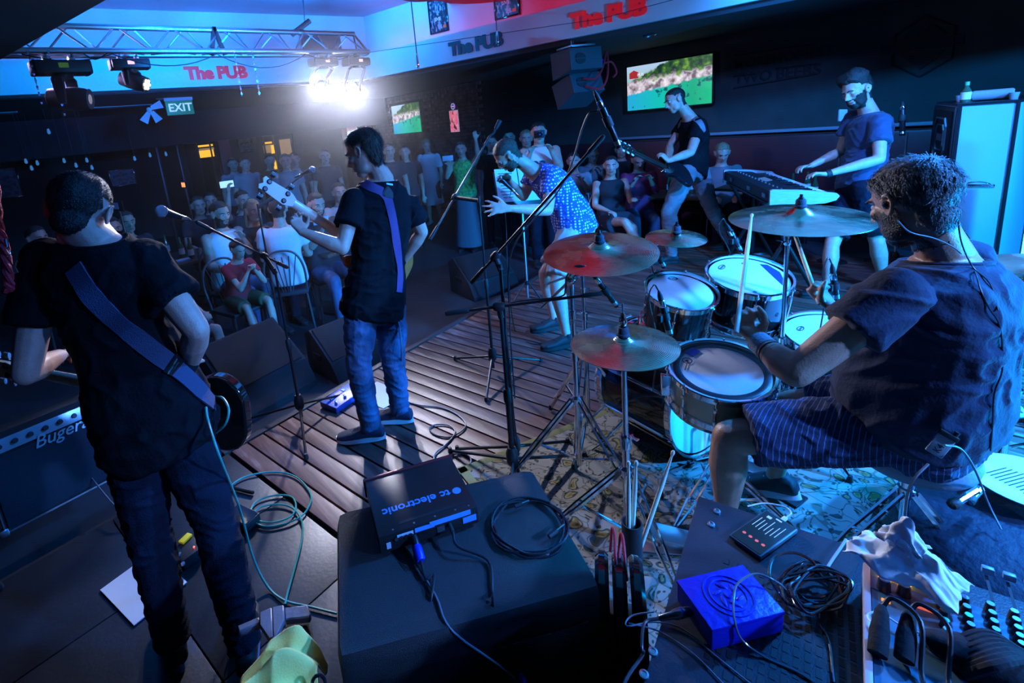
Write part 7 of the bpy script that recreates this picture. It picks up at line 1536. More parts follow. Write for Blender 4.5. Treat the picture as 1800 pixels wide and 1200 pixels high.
# ------------------------------------------------------------------ musicians
from mathutils.bvhtree import BVHTree
def CV(x, y, z): return c2w(V((x, y, z))).normalized()
def cast(obj, u, v, off=.004):
    me = obj.data; o = V(obj['_o']); key = obj.name
    if key not in BV: BV[key] = BVHTree.FromPolygons([v_.co+o for v_ in me.vertices], [tuple(p.vertices) for p in me.polygons])
    d = c2w(V((u-PX, v-PY, _f))).normalized(); hit, nn, _, _ = BV[key].ray_cast(CAMP, d)
    if hit is None: return None, None
    return hit+nn*off, nn
BV = {}
def ribbon(obj, px, w_, m, name, par, off=.005, th=.0025):
    pts, nrm = [], []
    for (a, b_) in zip(px, px[1:]):
        for k in range(6):
            u, v = a[0]+(b_[0]-a[0])*k/6, a[1]+(b_[1]-a[1])*k/6; p, nn = cast(obj, u, v, off)
            if p is not None: pts.append(p); nrm.append(nn)
    if len(pts) < 3: return None
    for _ in range(3):
        pts = [pts[0]]+[(a+b_*2+c)/4 for a, b_, c in zip(pts, pts[1:], pts[2:])]+[pts[-1]]; nrm = [nrm[0]]+[((a+b_*2+c)/4).normalized() for a, b_, c in zip(nrm, nrm[1:], nrm[2:])]+[nrm[-1]]
    m_ = MB(); vs = []
    for i, (p, nn) in enumerate(zip(pts, nrm)):
        t = (pts[min(i+1, len(pts)-1)]-pts[max(i-1, 0)]).normalized(); s_ = t.cross(nn).normalized()*w_/2
        vs += [p-s_+nn*th, p+s_+nn*th, p+s_-nn*.004, p-s_-nn*.004]
    n = len(pts); m_.add(vs, [(4*i+k, 4*i+(k+1) % 4, 4*i+4+(k+1) % 4, 4*i+4+k) for i in range(n-1) for k in range(4)]+[(3, 2, 1, 0), (4*n-4, 4*n-3, 4*n-2, 4*n-1)])
    return m_.build(name, m, par)
def wire(obj, px, r, m, name, par, off=.003):
    pts = []
    for u, v, *q in px:
        if q: pts.append(D(u, v, q[0])); continue
        p, _ = cast(obj, u, v, off)
        if p is not None: pts.append(p)
    return MB().tube(spline(pts, 5), r, 6).build(name, m, par)
# --- bass player in the middle
J = dict(head=D(641, 268, 2.72), F=CV(-.86, .36, .36), U=CV(-.30, -.93, 0), neck=D(668, 311, 2.80), chest=D(668, 428, 2.86), pel=D(656, 535, 2.88),
    shL=D(622, 352, 2.72), shR=D(720, 362, 2.90), elL=D(602, 436, 2.62), wrL=D(531, 407, 2.62), elR=D(742, 408, 2.98), wrR=D(708, 460, 3.08),
    hipL=D(634, 548, 2.82), hipR=D(685, 548, 2.94), knL=D(630, 642, 2.82), knR=D(692, 640, 2.93), anL=G(652, 748, .090), anR=G(703, 718, .090))
hn = dict(L=dict(d=D(512, 376, 2.68)-D(531, 407, 2.62), n=CV(.3, -.4, .8), t=CV(.7, -.6, .2), curl=(.9, 1.0, 1.05, 1.1), thumb=.3), R=dict(d=CV(-.8, .5, .3), n=CV(0, .2, -.9)))
toe = G(600, 774)-G(676, 768)
bp_, bb_, bs_ = figure('person', 'person in a black tee and jeans playing a bass guitar in the middle', J, lv=0, s=.99, topm=tee_black, botm=denim, hands=hn, hair='short', hairm=hair_brown, hairn=3000, hair_kw=dict(length=.028, lift=.35, th=.010, seed=3),
    shoes=mat('navy_suede', (.03, .04, .08), .8, bump=.4, bscale=200), sole=mat('pale_sole', (.75, .85, .88), .55, bump=.1), toes=dict(L=V((toe.x, toe.y, 0)), R=V((toe.x*.8, toe.y*1.15, 0))), wide=1.04, wr=(.008, 9), slx=.012, hem=-.16)
ribbon(bs_, [(640, 322), (655, 330), (672, 337), (682, 350), (690, 385), (697, 430), (703, 480), (700, 520)], .050, strap_purple, 'guitar_strap', bp_)
ribbon(bs_, [(676, 334), (682, 341), (681, 349)], .058, blk_rubber, 'strap_slider', bp_, .008)
for k, (u, v) in enumerate(((679, 318), (679, 323))): ribbon(bs_, [(u, v), (u+6, v+1), (u+12, v+2)], .010, mat('cyan_print', (.30, .75, .85), .7, bump=.01), 'shirt_print', bs_, .003, .001)
# --- left guitarist
hips = D(282, 752, 1.74)
J = dict(head=D(141, 372, 1.60), F=CV(-.12, .34, .93), U=CV(.03, -.93, .36), neck=D(162, 412, 1.64), chest=D(205, 560, 1.72), pel=D(280, 752, 1.76),
    shL=D(80, 458, 1.70), shR=D(256, 460, 1.68), elL=D(46, 655, 1.64), wrL=D(105, 625, 1.92), elR=D(346, 580, 1.66), wrR=D(330, 655, 1.86),
    hipL=D(236, 775, 1.74), hipR=D(322, 772, 1.78), knL=D(262, 935, 1.72), knR=D(378, 915, 1.74), anL=G(303, 1118, .09), anR=G(430, 1128, .09))
g1, g1b, g1s = figure('person', 'person in a dark tee with a blue guitar strap, seen from behind at the left', J, lv=0, s=1.0, topm=tee_black, botm=denim_dark, hands=dict(R=dict(d=CV(-.5, .3, .8), n=CV(.4, .6, .5))), hair='crop', hairm=hair_dark, hairn=2600, hair_kw=dict(length=.008, lift=.8, th=.006, seed=8),
    shoes=blk_rubber, sole=mat('blue_sole', (.10, .2, .4), .5, bump=.1), toes=dict(L=V((.05, 1, 0)), R=V((.35, .95, 0))), wide=1.05, wr=(.008, 8), slx=.012, hem=-.20, sleeve=.58, armfat=1.12)
ribbon(g1s, [(130, 470), (160, 520), (200, 560), (245, 597), (290, 632), (330, 665), (362, 697), (378, 712)], .060, strap_mat, 'guitar_strap', g1)
ribbon(g1s, [(296, 636), (304, 643), (312, 650)], .070, blk_gloss, 'strap_buckle', g1, .009)
# --- drummer
fd = V((.25, .968, 0)); rg = V((.968, -.25, 0))
P_ = V((2.085, .20, .61))
J = dict(pel=P_, chest=P_+Z_*.31-rg*.03-fd*.03, neck=D(1660, 450, 1.50), head=D(1603, 354, 1.44), F=CV(-.12, .22, .96), U=CV(-.10, -.97, .16))
nk = J['neck']
J.update(shL=D(1575, 518, 1.40), shR=nk+rg*.19-Z_*.07+fd*.02, elL=D(1398, 655, 1.46), wrL=D(1330, 598, 1.62), elR=D(1520, 585, 1.80), wrR=D(1462, 540, 1.88),
    hipL=P_-rg*.11-Z_*.01+fd*.04, hipR=P_+rg*.11-Z_*.01+fd*.04, knL=G(1282, 768, .53), knR=G(1392, 712, .53), anL=G(1275, 925, .115), anR=G(1362, 836, .125))
stripe = mat('pinstripe_shorts', (.02, .03, .10), .85, bump=.25, bscale=120); nt, N, L, b = nodes(stripe); tc = N.new('ShaderNodeTexCoord'); wv = N.new('ShaderNodeTexWave'); wv.bands_direction = 'Y'; wv.inputs['Scale'].default_value = 22; wv.inputs['Distortion'].default_value = 1.2; wv.inputs['Detail Scale'].default_value = 1; L.new(tc.outputs['Object'], wv.inputs['Vector'])
r_ = N.new('ShaderNodeValToRGB'); e = r_.color_ramp.elements; e[0].position = .90; e[0].color = (.018, .026, .075, 1); e[1].position = .97; e[1].color = (.10, .16, .34, 1); L.new(wv.outputs[0], r_.inputs[0]); L.new(r_.outputs[0], b.inputs['Base Color'])
stL = (D(1322, 366, 2.02)-D(1299, 536, 1.66)); stR = (D(1384, 368, 2.15)-D(1428, 492, 1.92))
hn = dict(L=dict(d=D(1300, 548, 1.70)-D(1330, 598, 1.62), n=CV(.35, .3, .9), t=CV(.5, -.6, -.3), curl=(1.35, 1.4, 1.45, 1.5), thumb=.8, s=1.05), R=dict(d=D(1432, 508, 1.93)-D(1462, 540, 1.88), n=CV(.6, .6, .3), t=CV(-.5, -.6, -.3), curl=(1.6, 1.6, 1.6, 1.6), thumb=.8, s=1.05))
def thinc(q, rnd): return (q.z > .085 and -.07 < q.y < .02 and rnd.random() < .55)
dm, dmb, dms = figure('person', 'person in a navy tee and pinstriped shorts playing the drums, at the right', J, lv=0, s=1.0, skinm=skin_tan, topm=tee_navy, bottom='shorts', botm=stripe, hands=hn, hair='short', hairm=hair_grey, hairn=6500, hair_kw=dict(length=.032, lift=.06, th=.010, seed=14, thin=thinc),
    beard=hair_dark, shoes=blk_rubber, sole=mat('pale_blue_sole', (.45, .55, .62), .5, bump=.05), toes=dict(L=V((-.35, .9, -.25)), R=V((-.02, 1, -.30))), wide=1.20, deep=1.28, belly=.060, wr=(.009, 8), slx=.004, hem=.03, sleeve=.44, armfat=1.14, legfat=1.12, hs=1.03)
# wrist bands, belt pack, ear monitor leads
a, b2 = J['wrL'], J['elL']; d = (b2-a).normalized()
for k, (t0, t1, r, m_) in enumerate(((.005, .055, .034, mat('grey_band', (.30, .36, .42), .8, bump=.6, bscale=200)), (.062, .070, .0365, blk_rubber), (.076, .084, .0375, mat('tan_band', (.45, .28, .2), .6, bump=.1)), (.090, .098, .0385, blk_rubber))):
    MB().lathe([(r-.001, t0), (r+.002, t0+.002), (r+.003, t1-.002), (r, t1)], a, d, 24).build('wrist_band', m_, dmb)
stick(D(1299, 548, 1.66)-stL.normalized()*.10, D(1299, 548, 1.66)+stL, 'pale drumstick raised over the larger rack tom in the left hand', 'drumsticks held by the drummer'); stick(D(1430, 505, 1.925)-stR.normalized()*.08, D(1430, 505, 1.925)+stR, 'pale drumstick crossing in front of the ride cymbal in the right hand', 'drumsticks held by the drummer')
p, nn = cast(dms, 1648, 775, .012)
if p is not None:
    nn = (nn+(CAMP-p).normalized()*1.6).normalized(); p = p+nn*.012
    bpk = thing('belt_pack', 'pale belt pack marked K4 clipped at the drummer\'s waist', 'receiver', p); du = CV(.62, -.75, .1); du = (du-nn*du.dot(nn)).normalized(); dv = nn.cross(du); Rb2 = rotm(dv, nn, du)
    MB().box(p+nn*.008, (.038, .014, .062), Rb2, .003).build('casing', mat('pale_pack', (.42, .5, .55), .4, bump=.02), bpk); MB().box(p+nn*.010+du*.036, (.042, .018, .014), Rb2, .003).build('dark_cap', blk_plastic, bpk); MB().lathe([(.006, 0), (.006, .014), (0, .014)], p+nn*.01+du*.042-dv*.01, du, 10).build('volume_knob', blk_plastic, bpk)
    t = text_mb('K4', (0, 0, 0), (1, 0, 0), (0, 1, 0), .022, .0008, .01); mb = MB(); tu = CV(.9, -.45, 0); tu = (tu-nn*tu.dot(nn)).normalized(); tv_ = nn.cross(tu); mb.add([p+nn*(.0155+v.z)+du*-.008+du*(v.x-.013)*1.0+(-dv)*(v.y-.007)*-1. for v in t.v], t.f); mb.build('pack_lettering', ink, bpk)
wire(dmb, [(1578, 388), (1592, 400), (1618, 412)], .0016, cable_grey, 'ear_lead_skin', dmb)
wire(dms, [(1668, 425, 1.38), (1695, 448), (1712, 480), (1722, 510), (1735, 540), (1752, 565), (1758, 600), (1758, 650), (1745, 690), (1742, 740), (1738, 790)], .0020, cable_blk, 'ear_lead', dms, .004)
wire(dms, [(1684, 385, 1.36), (1690, 425, 1.37), (1708, 470), (1738, 500), (1752, 545)], .0020, cable_blk, 'ear_lead', dms, .004)
wire(dms, [(1578, 388, 1.33), (1600, 408, 1.34), (1640, 418, 1.35), (1672, 432, 1.37), (1690, 446, 1.39)], .0018, cable_grey, 'ear_lead', dms, .006)
tag(MB().tube(spline([D(1660, 782, 1.34), D(1690, 790, 1.36), D(1716, 830, 1.45), D(1735, 880, 1.6), G(1760, 930, .3)], 6), .003, 6).build('belt_pack_lead', cable_grey), 'grey lead running from the belt pack down past the drum throne', 'cable')
tag(MB().tube(spline([D(1632, 815, 1.33), D(1608, 840, 1.33), D(1595, 870, 1.36), D(1590, 930, 1.45), G(1592, 985, .2)], 6), .0035, 6).build('belt_pack_lead', cable_grey), 'pale lead hanging straight down from the belt pack', 'cable')
e = J['head']; S_, F_, U_ = head_frame(J['F'], J['U']); MB().ell(e-S_*.088-F_*.0+U_*-.004, (.009, .011, .012), rotm(S_, F_, U_), 12, 8).build('ear_monitor', blk_gloss, dmb)
# --- singer
dots = mat('dotted_blue_cloth', (.04, .10, .55), .8, bump=.15); nt, N, L, b = nodes(dots); tc = N.new('ShaderNodeTexCoord'); vo = N.new('ShaderNodeTexVoronoi'); vo.inputs['Scale'].default_value = 44; vo.inputs['Randomness'].default_value = .25; L.new(tc.outputs['Object'], vo.inputs['Vector'])
r_ = N.new('ShaderNodeValToRGB'); e = r_.color_ramp.elements; e[0].position = .30; e[0].color = (.75, .82, .95, 1); e[1].position = .38; e[1].color = (.05, .09, .42, 1); L.new(vo.outputs['Distance'], r_.inputs[0]); L.new(r_.outputs[0], b.inputs['Base Color'])
J = dict(head=D(892, 272, 3.84), F=CV(-.62, .74, .22), U=CV(-.62, -.66, -.30), neck=D(938, 302, 3.90), chest=D(985, 338, 3.95), pel=D(1012, 396, 4.0),
    shL=D(968, 312, 3.76), shR=D(938, 304, 4.02), elL=D(963, 370, 3.60), wrL=D(893, 366, 3.52), elR=D(920, 345, 4.02), wrR=D(899, 322, 3.90),
    hipL=D(1004, 404, 3.93), hipR=D(1020, 402, 4.08), knL=D(978, 500, 3.78), knR=D(958, 480, 4.02), anL=G(996, 590, .09), anR=G(974, 560, .09))
hn = dict(L=dict(d=CV(-.98, -.02, .05), n=CV(.1, .35, .9), t=CV(.15, -.98, .1), curl=(.10, .08, .10, .12), thumb=-.3, spread=.30, s=1.15), R=dict(d=CV(-.5, -.5, -.1), n=CV(-.5, .4, -.5), curl=(1.3, 1.35, 1.4, 1.4)))
sg, sgb, sgs = figure('person', 'person in a dotted blue shirt bending forward to sing, left palm spread', J, lv=1, s=.98, topm=dots, bottom='shorts', botm=short_light, hands=hn, hair='crop', hairm=hair_brown, hairn=1600, hair_kw=dict(length=.008, lift=.8, th=.006), beard=hair_brown, shoes=blk_rubber, toes=dict(L=V((-.85, .5, 0)), R=V((-.85, .5, 0))), wide=1.05, deep=1.1, belly=.02, legfat=1.08, armfat=1.08)
mr = thing('vocal_microphone', 'black vocal microphone in the singer\'s right hand', 'microphone', D(884, 318, 3.86)); vocal_mic(mr, D(879, 313, 3.88), D(897, 330, 3.88)-D(879, 313, 3.88), .13)
tag(MB().tube(spline([D(899, 332, 3.9), D(896, 345, 3.9), D(887, 355, 3.88), D(890, 400, 3.9), D(893, 480, 3.95), G(905, 580, .01), G(930, 602, .006), G(960, 604, .006), G(975, 596, .006)], 6), .0035, 6).build('microphone_cable', cable_blk), 'thin black cable hanging from the singer\'s microphone to the boards', 'cable')
# music stand in front of him
mst = thing('music_stand', 'black music stand with white song sheets before the singer', 'stand', G(930, 560, -.2)); mp_ = D(915, 330, 4.6); un_ = CV(.25, -.15, -.95); su = CV(.98, -.10, .2); su = (su-un_*su.dot(un_)).normalized(); sv = un_.cross(su)
if sv.z < 0: sv = -sv
MB().box(mp_, (.50, .33, .008), rotm(su, sv, su.cross(sv)), .003).build('desk', blk_metal, mst); b0 = V((mp_.x, mp_.y, -.2)); MB().tube([b0+Z_*.1, mp_], .012, 8).build('column', steel, mst); tripod(mst, (mp_.x, mp_.y), .35, .30, 0, blk_metal, .7, .008, True, -.2)
for k, (x, lab) in enumerate(((-.13, 'white printed song sheet at the left on the music stand'), (.10, 'white song sheet at the right on the music stand'))):
    o = MB().box(mp_+un_*(.010)+su*x+sv*.03, (.22, .31, .002), rotm(su, sv, su.cross(sv))).build('song_sheet', paper); tag(o, lab, 'paper')
    for q in range(9): MB().box(mp_+un_*.0125+su*(x-.01)+sv*(.14-q*.028), (.14-.02*(q % 3), .006, .001), rotm(su, sv, su.cross(sv))).build('text_line', ink, o) if k == 0 else None
for o in list(COL.objects):
    if o.name.startswith('text_line') and o.parent and o.parent.name.startswith('song_sheet'): pass
# --- guitarist on the right
J = dict(head=D(1187, 176, 5.40), F=CV(-.88, .42, .05), U=CV(-.40, -.90, 0), neck=D(1212, 207, 5.45), chest=D(1222, 250, 5.50), pel=D(1214, 296, 5.5),
    shL=D(1230, 220, 5.28), shR=D(1206, 214, 5.64), elL=D(1214, 268, 5.16), wrL=D(1174, 283, 5.05), elR=D(1178, 256, 5.62), wrR=D(1174, 284, 5.40),
    hipL=D(1206, 304, 5.40), hipR=D(1228, 302, 5.60), knL=D(1176, 372, 5.30), knR=D(1250, 366, 5.60), anL=G(1180, 448, .09), anR=G(1283, 424, .09))
g3, g3b, g3s = figure('person', 'person in a black tee and grey cargo trousers with a guitar before the television', J, lv=1, s=1.02, topm=tee_black, botm=grey_twill, hands=dict(L=dict(d=CV(-.6, -.75, .1), n=CV(-.5, .2, .6), t=CV(.6, -.6, 0), curl=(.7, .8, .8, .9))), hair='crop', hairm=hair_dark, hairn=1400, hair_kw=dict(length=.006, lift=.8, th=.004), shoes=blk_rubber, toes=dict(L=V((-.7, .7, 0)), R=V((-.7, .7, 0))), wide=1.08, deep=1.12, belly=.02, legfat=1.08, armfat=1.1)
ribbon(g3s, [(1193, 222), (1202, 210), (1216, 204), (1230, 214), (1240, 235)], .055, strap_grey, 'guitar_strap', g3)
# --- keyboard player
J = dict(head=D(1506, 160, 4.02), F=CV(-.86, .40, -.12), U=CV(-.34, -.93, -.05), neck=D(1526, 198, 4.07), chest=D(1526, 252, 4.08), pel=D(1512, 322, 4.08),
    shL=D(1546, 215, 3.92), shR=D(1500, 208, 4.22), elL=D(1546, 280, 3.84), wrL=D(1452, 306, 3.96), elR=D(1478, 266, 4.30), wrR=D(1424, 292, 4.34),
    hipL=D(1520, 330, 3.98), hipR=D(1498, 328, 4.16), knL=D(1542, 425, 3.98), knR=D(1462, 430, 4.12), anL=G(1552, 492, .09), anR=G(1456, 502, .09))
hn = dict(L=dict(d=CV(-.95, -.08, .2), n=CV(0, .95, 0), t=CV(-.1, .1, .9), curl=(.5, .5, .5, .5), thumb=.2), R=dict(d=CV(-.95, .1, -.1), n=CV(0, .95, 0), t=CV(.1, .1, -.9), curl=(.5, .5, .5, .5), thumb=.2))
kp, kpb, kps = figure('person', 'bearded person in a dark blue tee playing the keyboard at the right', J, lv=1, s=1.02, topm=mat('cloth_blue', (.025, .05, .12), .8, bump=.2, bscale=90, sheen=.2), bottom='shorts', botm=denim_dark, hands=hn, hair='quiff', hairm=hair_dark, hairn=2200, hair_kw=dict(length=.018, lift=.3, th=.015), beard=hair_dark, shoes=blk_rubber, toes=dict(L=V((-.7, .7, 0)), R=V((-.7, .7, 0))), closed_eyes=True, slx=.01)
a, b2 = J['wrL'], J['elL']; d = (b2-a).normalized(); MB().lathe([(.027, .0), (.031, .003), (.031, .032), (.028, .035)], a, d, 18).build('wrist_watch', blk_rubber, kpb)
MB().ell(J['head']-head_frame(J['F'], J['U'])[0]*.086, .010, None, 8, 6).build('ear_monitor', blk_gloss, kpb)
# ------------------------------------------------------------------ hall furniture
def bistro_chair(loc, ang, label, group, seatm=None):
    r = thing('bistro_chair', label, 'chair', loc, group); o = V(loc); fw = V((math.cos(ang), math.sin(ang), 0)); sd = V((fw.y, -fw.x, 0)); m = mat('chair_metal', (.16, .18, .20), .35, .7, bump=.02)
    P = lambda a, b_, c: o+fw*a+sd*b_+Z_*c
    MB().box(P(0, 0, .45), (.38, .40, .04), rotm(sd, fw, Z_), .018).build('seat', seatm or mat('chair_seat', (.03, .03, .04), .5, bump=.1), r)
    b = MB(); b.tube(spline([P(-.17, -.18, .44), P(-.22, -.19, .70), P(-.24, -.13, .86), P(-.24, 0, .90), P(-.24, .13, .86), P(-.22, .19, .70), P(-.17, .18, .44)], 4), .011, 8); bf = b.build('back_frame', m, r)
    for k in range(5): x = (-2+k)*.035; MB().tube([P(-.18, x*.6, .46), P(-.235, x*1.9, .84)], [(.008, .004)]*2, 6).build('back_slat', m, r)
    for a, b_ in ((.16, .17), (.16, -.17), (-.16, .17), (-.16, -.17)): MB().tube([P(a, b_, .44), P(a*1.25, b_*1.2, 0)], .011, 7).build('leg', m, r)
    return r
def hall(u, v, h, seated, dep_=None):
    z = (-.2+.47+.785*h/1.75) if seated else (-.2+1.645*h/1.78)
    p = D(u, v, dep_) if dep_ else G(u, v, z)
    return V((p.x, p.y, -.2))
def face_stage(p, off=0.): return math.atan2(1.2-p.y, 1.8-p.x)+off
def table(p, label, w_=.7, h=.74, m=None):
    r = thing('pub_table', label, 'table', p); MB().box(p+Z_*(h-.015), (w_, w_, .03), Matrix.Rotation(.2, 3, 'Z'), .006).build('table_top', m or mat('dark_table_top', (.10, .07, .05), .35, bump=.05, var=.2), r)
    MB().lathe([(.03, .03), (.03, h-.03)], p, (0, 0, 1), 12).build('column', blk_metal, r); MB().lathe([(0, 0), (.24, 0), (.23, .02), (.03, .04), (0, .04)], p, (0, 0, 1), 20).build('base', blk_metal, r); return p+Z_*h
def bottle(p, label, group='beer bottles in the hall', m=None):
    r = thing('beer_bottle', label, 'bottle', p, group); MB().lathe([(0, 0), (.029, 0), (.031, .006), (.031, .13), (.014, .18), (.0125, .235), (.014, .24), (0, .242)], p, (0, 0, 1), 14).build('bottle_glass', m or glass, r); MB().lathe([(.0315, .04), (.0315, .11)], p, (0, 0, 1), 14).build('paper_label', paper, r)
def tumbler(p, label, group='drinking glasses in the hall'):
    r = thing('drinking_glass', label, 'glass', p, group); MB().lathe([(.026, 0), (.034, .12), (.032, .12), (.024, .008), (0, .008)], p, (0, 0, 1), 14).build('tumbler', clear_gl, r)
tA = table(G(305, 455, .54)-Z_*.74, 'dark square pub table with bottles left of the man in the white tank top', .8)
tA = V((tA.x, tA.y, .54))
for u, v, lab in ((322, 430, 'beer bottle at the near end of the left pub table'), (338, 432, 'beer bottle beside the napkin on the left pub table'), (296, 425, 'beer bottle at the middle of the left pub table')): q = G(u, v+22, .54); bottle(V((q.x, q.y, .54)), lab)
for u, v, lab in ((275, 440, 'tumbler at the left on the left pub table'), (352, 440, 'tumbler at the right on the left pub table')): q = G(u, v+14, .54); tumbler(V((q.x, q.y, .54)), lab)
q = G(322, 458, .545); tag(MB().box(V((q.x, q.y, .552)), (.14, .10, .02), None, .004).build('napkin_pack', mat('pale_napkin', (.4, .55, .7), .7, bump=.1)), 'pale folded napkins on the left pub table', 'napkins')
tB = table(G(585, 430, .54)-Z_*.74, 'dark pub table behind the bass player\'s left arm', .7)
for u, v, lab in ((600, 412, 'bright-edged bottle on the table behind the bass player'), (580, 410, 'second bottle on the table behind the bass player')): q = G(u, v+18, .54); bottle(V((q.x, q.y, .54)), lab)
tC = table(V((6.3, 3.0, -.2)), 'dark pub table beside the seated women at the right wall', .6)
for k, (dx, dy) in enumerate(((-.1, .05), (.05, .15), (.12, -.1))): bottle(V((6.3+dx, 3.0+dy, .54)), ('beer bottle nearest the seated women at the right wall', 'beer bottle at the middle of the right wall table', 'beer bottle at the far side of the right wall table')[k])
tD = table(V((6.55, 1.72, -.2)), 'dark pub table behind the keyboard by the red bench', .6)
for k, (dx, dy) in enumerate(((-.05, .12), (-.12, -.10), (.08, .02))): bottle(V((6.55+dx, 1.72+dy, .54)), ('bottle at the left end of the table behind the keyboard', 'bottle in the middle of the table behind the keyboard', 'bottle at the back of the table behind the keyboard')[k])
tumbler(V((6.4, 1.95, .54)), 'tumbler on the table behind the keyboard')
# ------------------------------------------------------------------ audience
def aud(label, u, v, h, seated, dep_=None, off=0., arms='lap', chair=None, **kw):
    p = hall(u, v, h, seated, dep_); a = face_stage(p, off); tn = kw.pop('turn', 0.); nd = kw.pop('nod', .05); ln = kw.pop('lean', 0.); cr = kw.pop('cross', False); stance = kw.pop('stance', .09)
    J = seat(p, a, h, ln, arms, tn, nd, cross=cr) if seated else stand(p, a, h, ln, arms, tn, nd, stance)
    kw.setdefault('hairn', 200); figure('person', label, J, lv=2, s=h/1.76, floor=-.2, toes=dict(L=V((math.cos(a), math.sin(a), 0)), R=V((math.cos(a), math.sin(a), 0))), **kw)
    if chair: bistro_chair(p, a, chair, 'bistro chairs in the hall')
    return p, a, J
def phone(J, k, label, screen=None, up_=.05):
    p = J['wr'+k]+Z_*.10; r = thing('smartphone', label, 'phone', p, 'phones held up in the audience'); f_ = (CAMP-p).normalized(); s_ = f_.cross(Z_).normalized(); u_ = s_.cross(f_)
    MB().box(p, (.15, .012, .075), rotm(s_, f_, u_), .003).build('phone_case', mat('pale_phone', (.35, .5, .6), .3, bump=.01) if screen is None else screen, r)
aud('woman in a long white tee standing left of the green dress', 752, 256, 1.66, False, None, -.5, 'down', turn=.7, nod=.3, lean=.02, topm=tee_white, top_kind='tee', bottom='shorts', botm=tee_dark, hair='short', hairm=hair_blond, hem=-1.0, sleeve=.75, hair_kw=dict(th=.02), shoes=mat('pale_shoe', (.3, .4, .5), .6, bump=.05))
aud('person in a dark tee with blue print standing left of the white tee', 712, 272, 1.66, False, 7.9, -.2, 'down', topm=tee_dark, botm=denim_dark, hair='long', hairm=hair_dark)
p, a, J = aud('woman in a green sequin top and long skirt with one hand raised', 812, 266, 1.64, False, 7.3, -.5, ('phone', 'up'), turn=.3, topm=tee_green, bottom='gown', botm=mat('dusk_skirt', (.10, .13, .16), .8, bump=.1), hair='long', hairm=hair_brown, sleeve=.1, top_kind='vest')
phone(J, 'R', 'small phone in the hand of the woman in the green top')
aud('person in a black tee between the green dress and the singer', 864, 258, 1.68, False, 7.4, 0, 'down', topm=tee_black, botm=denim_dark, hair='short')
p, a, J = aud('man in a white numbered basketball vest taking a picture behind the singer', 946, 226, 1.82, False, 6.1, .0, 'phone', topm=tee_white, top_kind='vest', botm=denim_dark, hair='crop', hairm=hair_dark, wide=1.15, armfat=1.15)
cmr = thing('camera', 'black camera held before the face of the man in the white vest', 'camera', J['head']); f_ = V((J['F'].x, J['F'].y, 0)).normalized(); q = J['head']+f_*.17-Z_*.01; Rq = rotm(f_.cross(Z_), f_, Z_); MB().box(q, (.13, .06, .09), Rq, .01).build('camera_body', blk_plastic, cmr); MB().lathe([(.030, .03), (.034, .06), (.034, .11), (.028, .112), (0, .105)], q, f_, 18).build('lens_barrel', blk_gloss, cmr); MB().lathe([(0, .106), (.026, .107)], q, f_, 16).build('lens_glass', mat('lens_blue', (.02, .1, .4), .05, emit=(.0, .1, .5), estr=.3, bump=.01), cmr)
t = text_mb('33', (0, 0, 0), (1, 0, 0), (0, 1, 0), .17, .006, .02); sd_ = V((-f_.y, f_.x, 0)); q = J['chest']+f_*.150+Z_*.04; mb = MB(); mb.add([q+sd_*(v.x-.10)+Z_*(v.y-.05)+f_*v.z for v in t.v], t.f); o = mb.build('shirt_number', ink, org=q); 
o.parent = [x for x in COL.objects if x.get('label', '').startswith('man in a white numbered')][0]; o.location = q-V(o.parent['_o'])
aud('person with pale hair just behind the man with the camera', 924, 232, 1.72, False, 6.9, 0, 'phone', topm=tee_dark, botm=denim_dark, hair='short', hairm=hair_blond)
ch = 'bistro chair under the '
aud('woman in a dark sleeveless dress seated with crossed legs', 1072, 291, 1.66, True, None, .35, ('lap', 'drink'), cross=True, turn=-.3, nod=0, topm=tee_dark, top_kind='vest', bottom='skirt', botm=tee_dark, hair='long', hairm=hair_dark, chair=ch+'woman in the dark sleeveless dress')
aud('woman in a plum blouse looking down seated beside the dark dress', 1122, 285, 1.66, True, 6.3, .2, 'phone', nod=.5, topm=tee_plum, sleeve=1.6, bottom='trousers', botm=denim, hair='long', hairm=hair_dark, chair=ch+'woman in the plum blouse')
aud('person in a grey tee seated just right of the dotted shirt', 1008, 287, 1.70, True, 6.8, 0, 'phone', topm=tee_grey, botm=denim_dark, hair='short', chair=ch+'person right of the dotted shirt')
aud('person in a pale top leaning behind the woman in the dark dress', 1036, 275, 1.66, True, 7.7, .3, 'chin', lean=.12, nod=.3, topm=tee_grey, botm=denim_dark, hair='short', hairm=hair_blond, chair=ch+'leaning person in the pale top')
aud('person with pale hair seated just right of the guitarist\'s back', 1268, 280, 1.66, True, 6.1, .3, 'lap', nod=.5, topm=tee_grey, botm=denim_dark, hair='short', hairm=hair_blond, chair=ch+'pale haired person behind the guitarist')
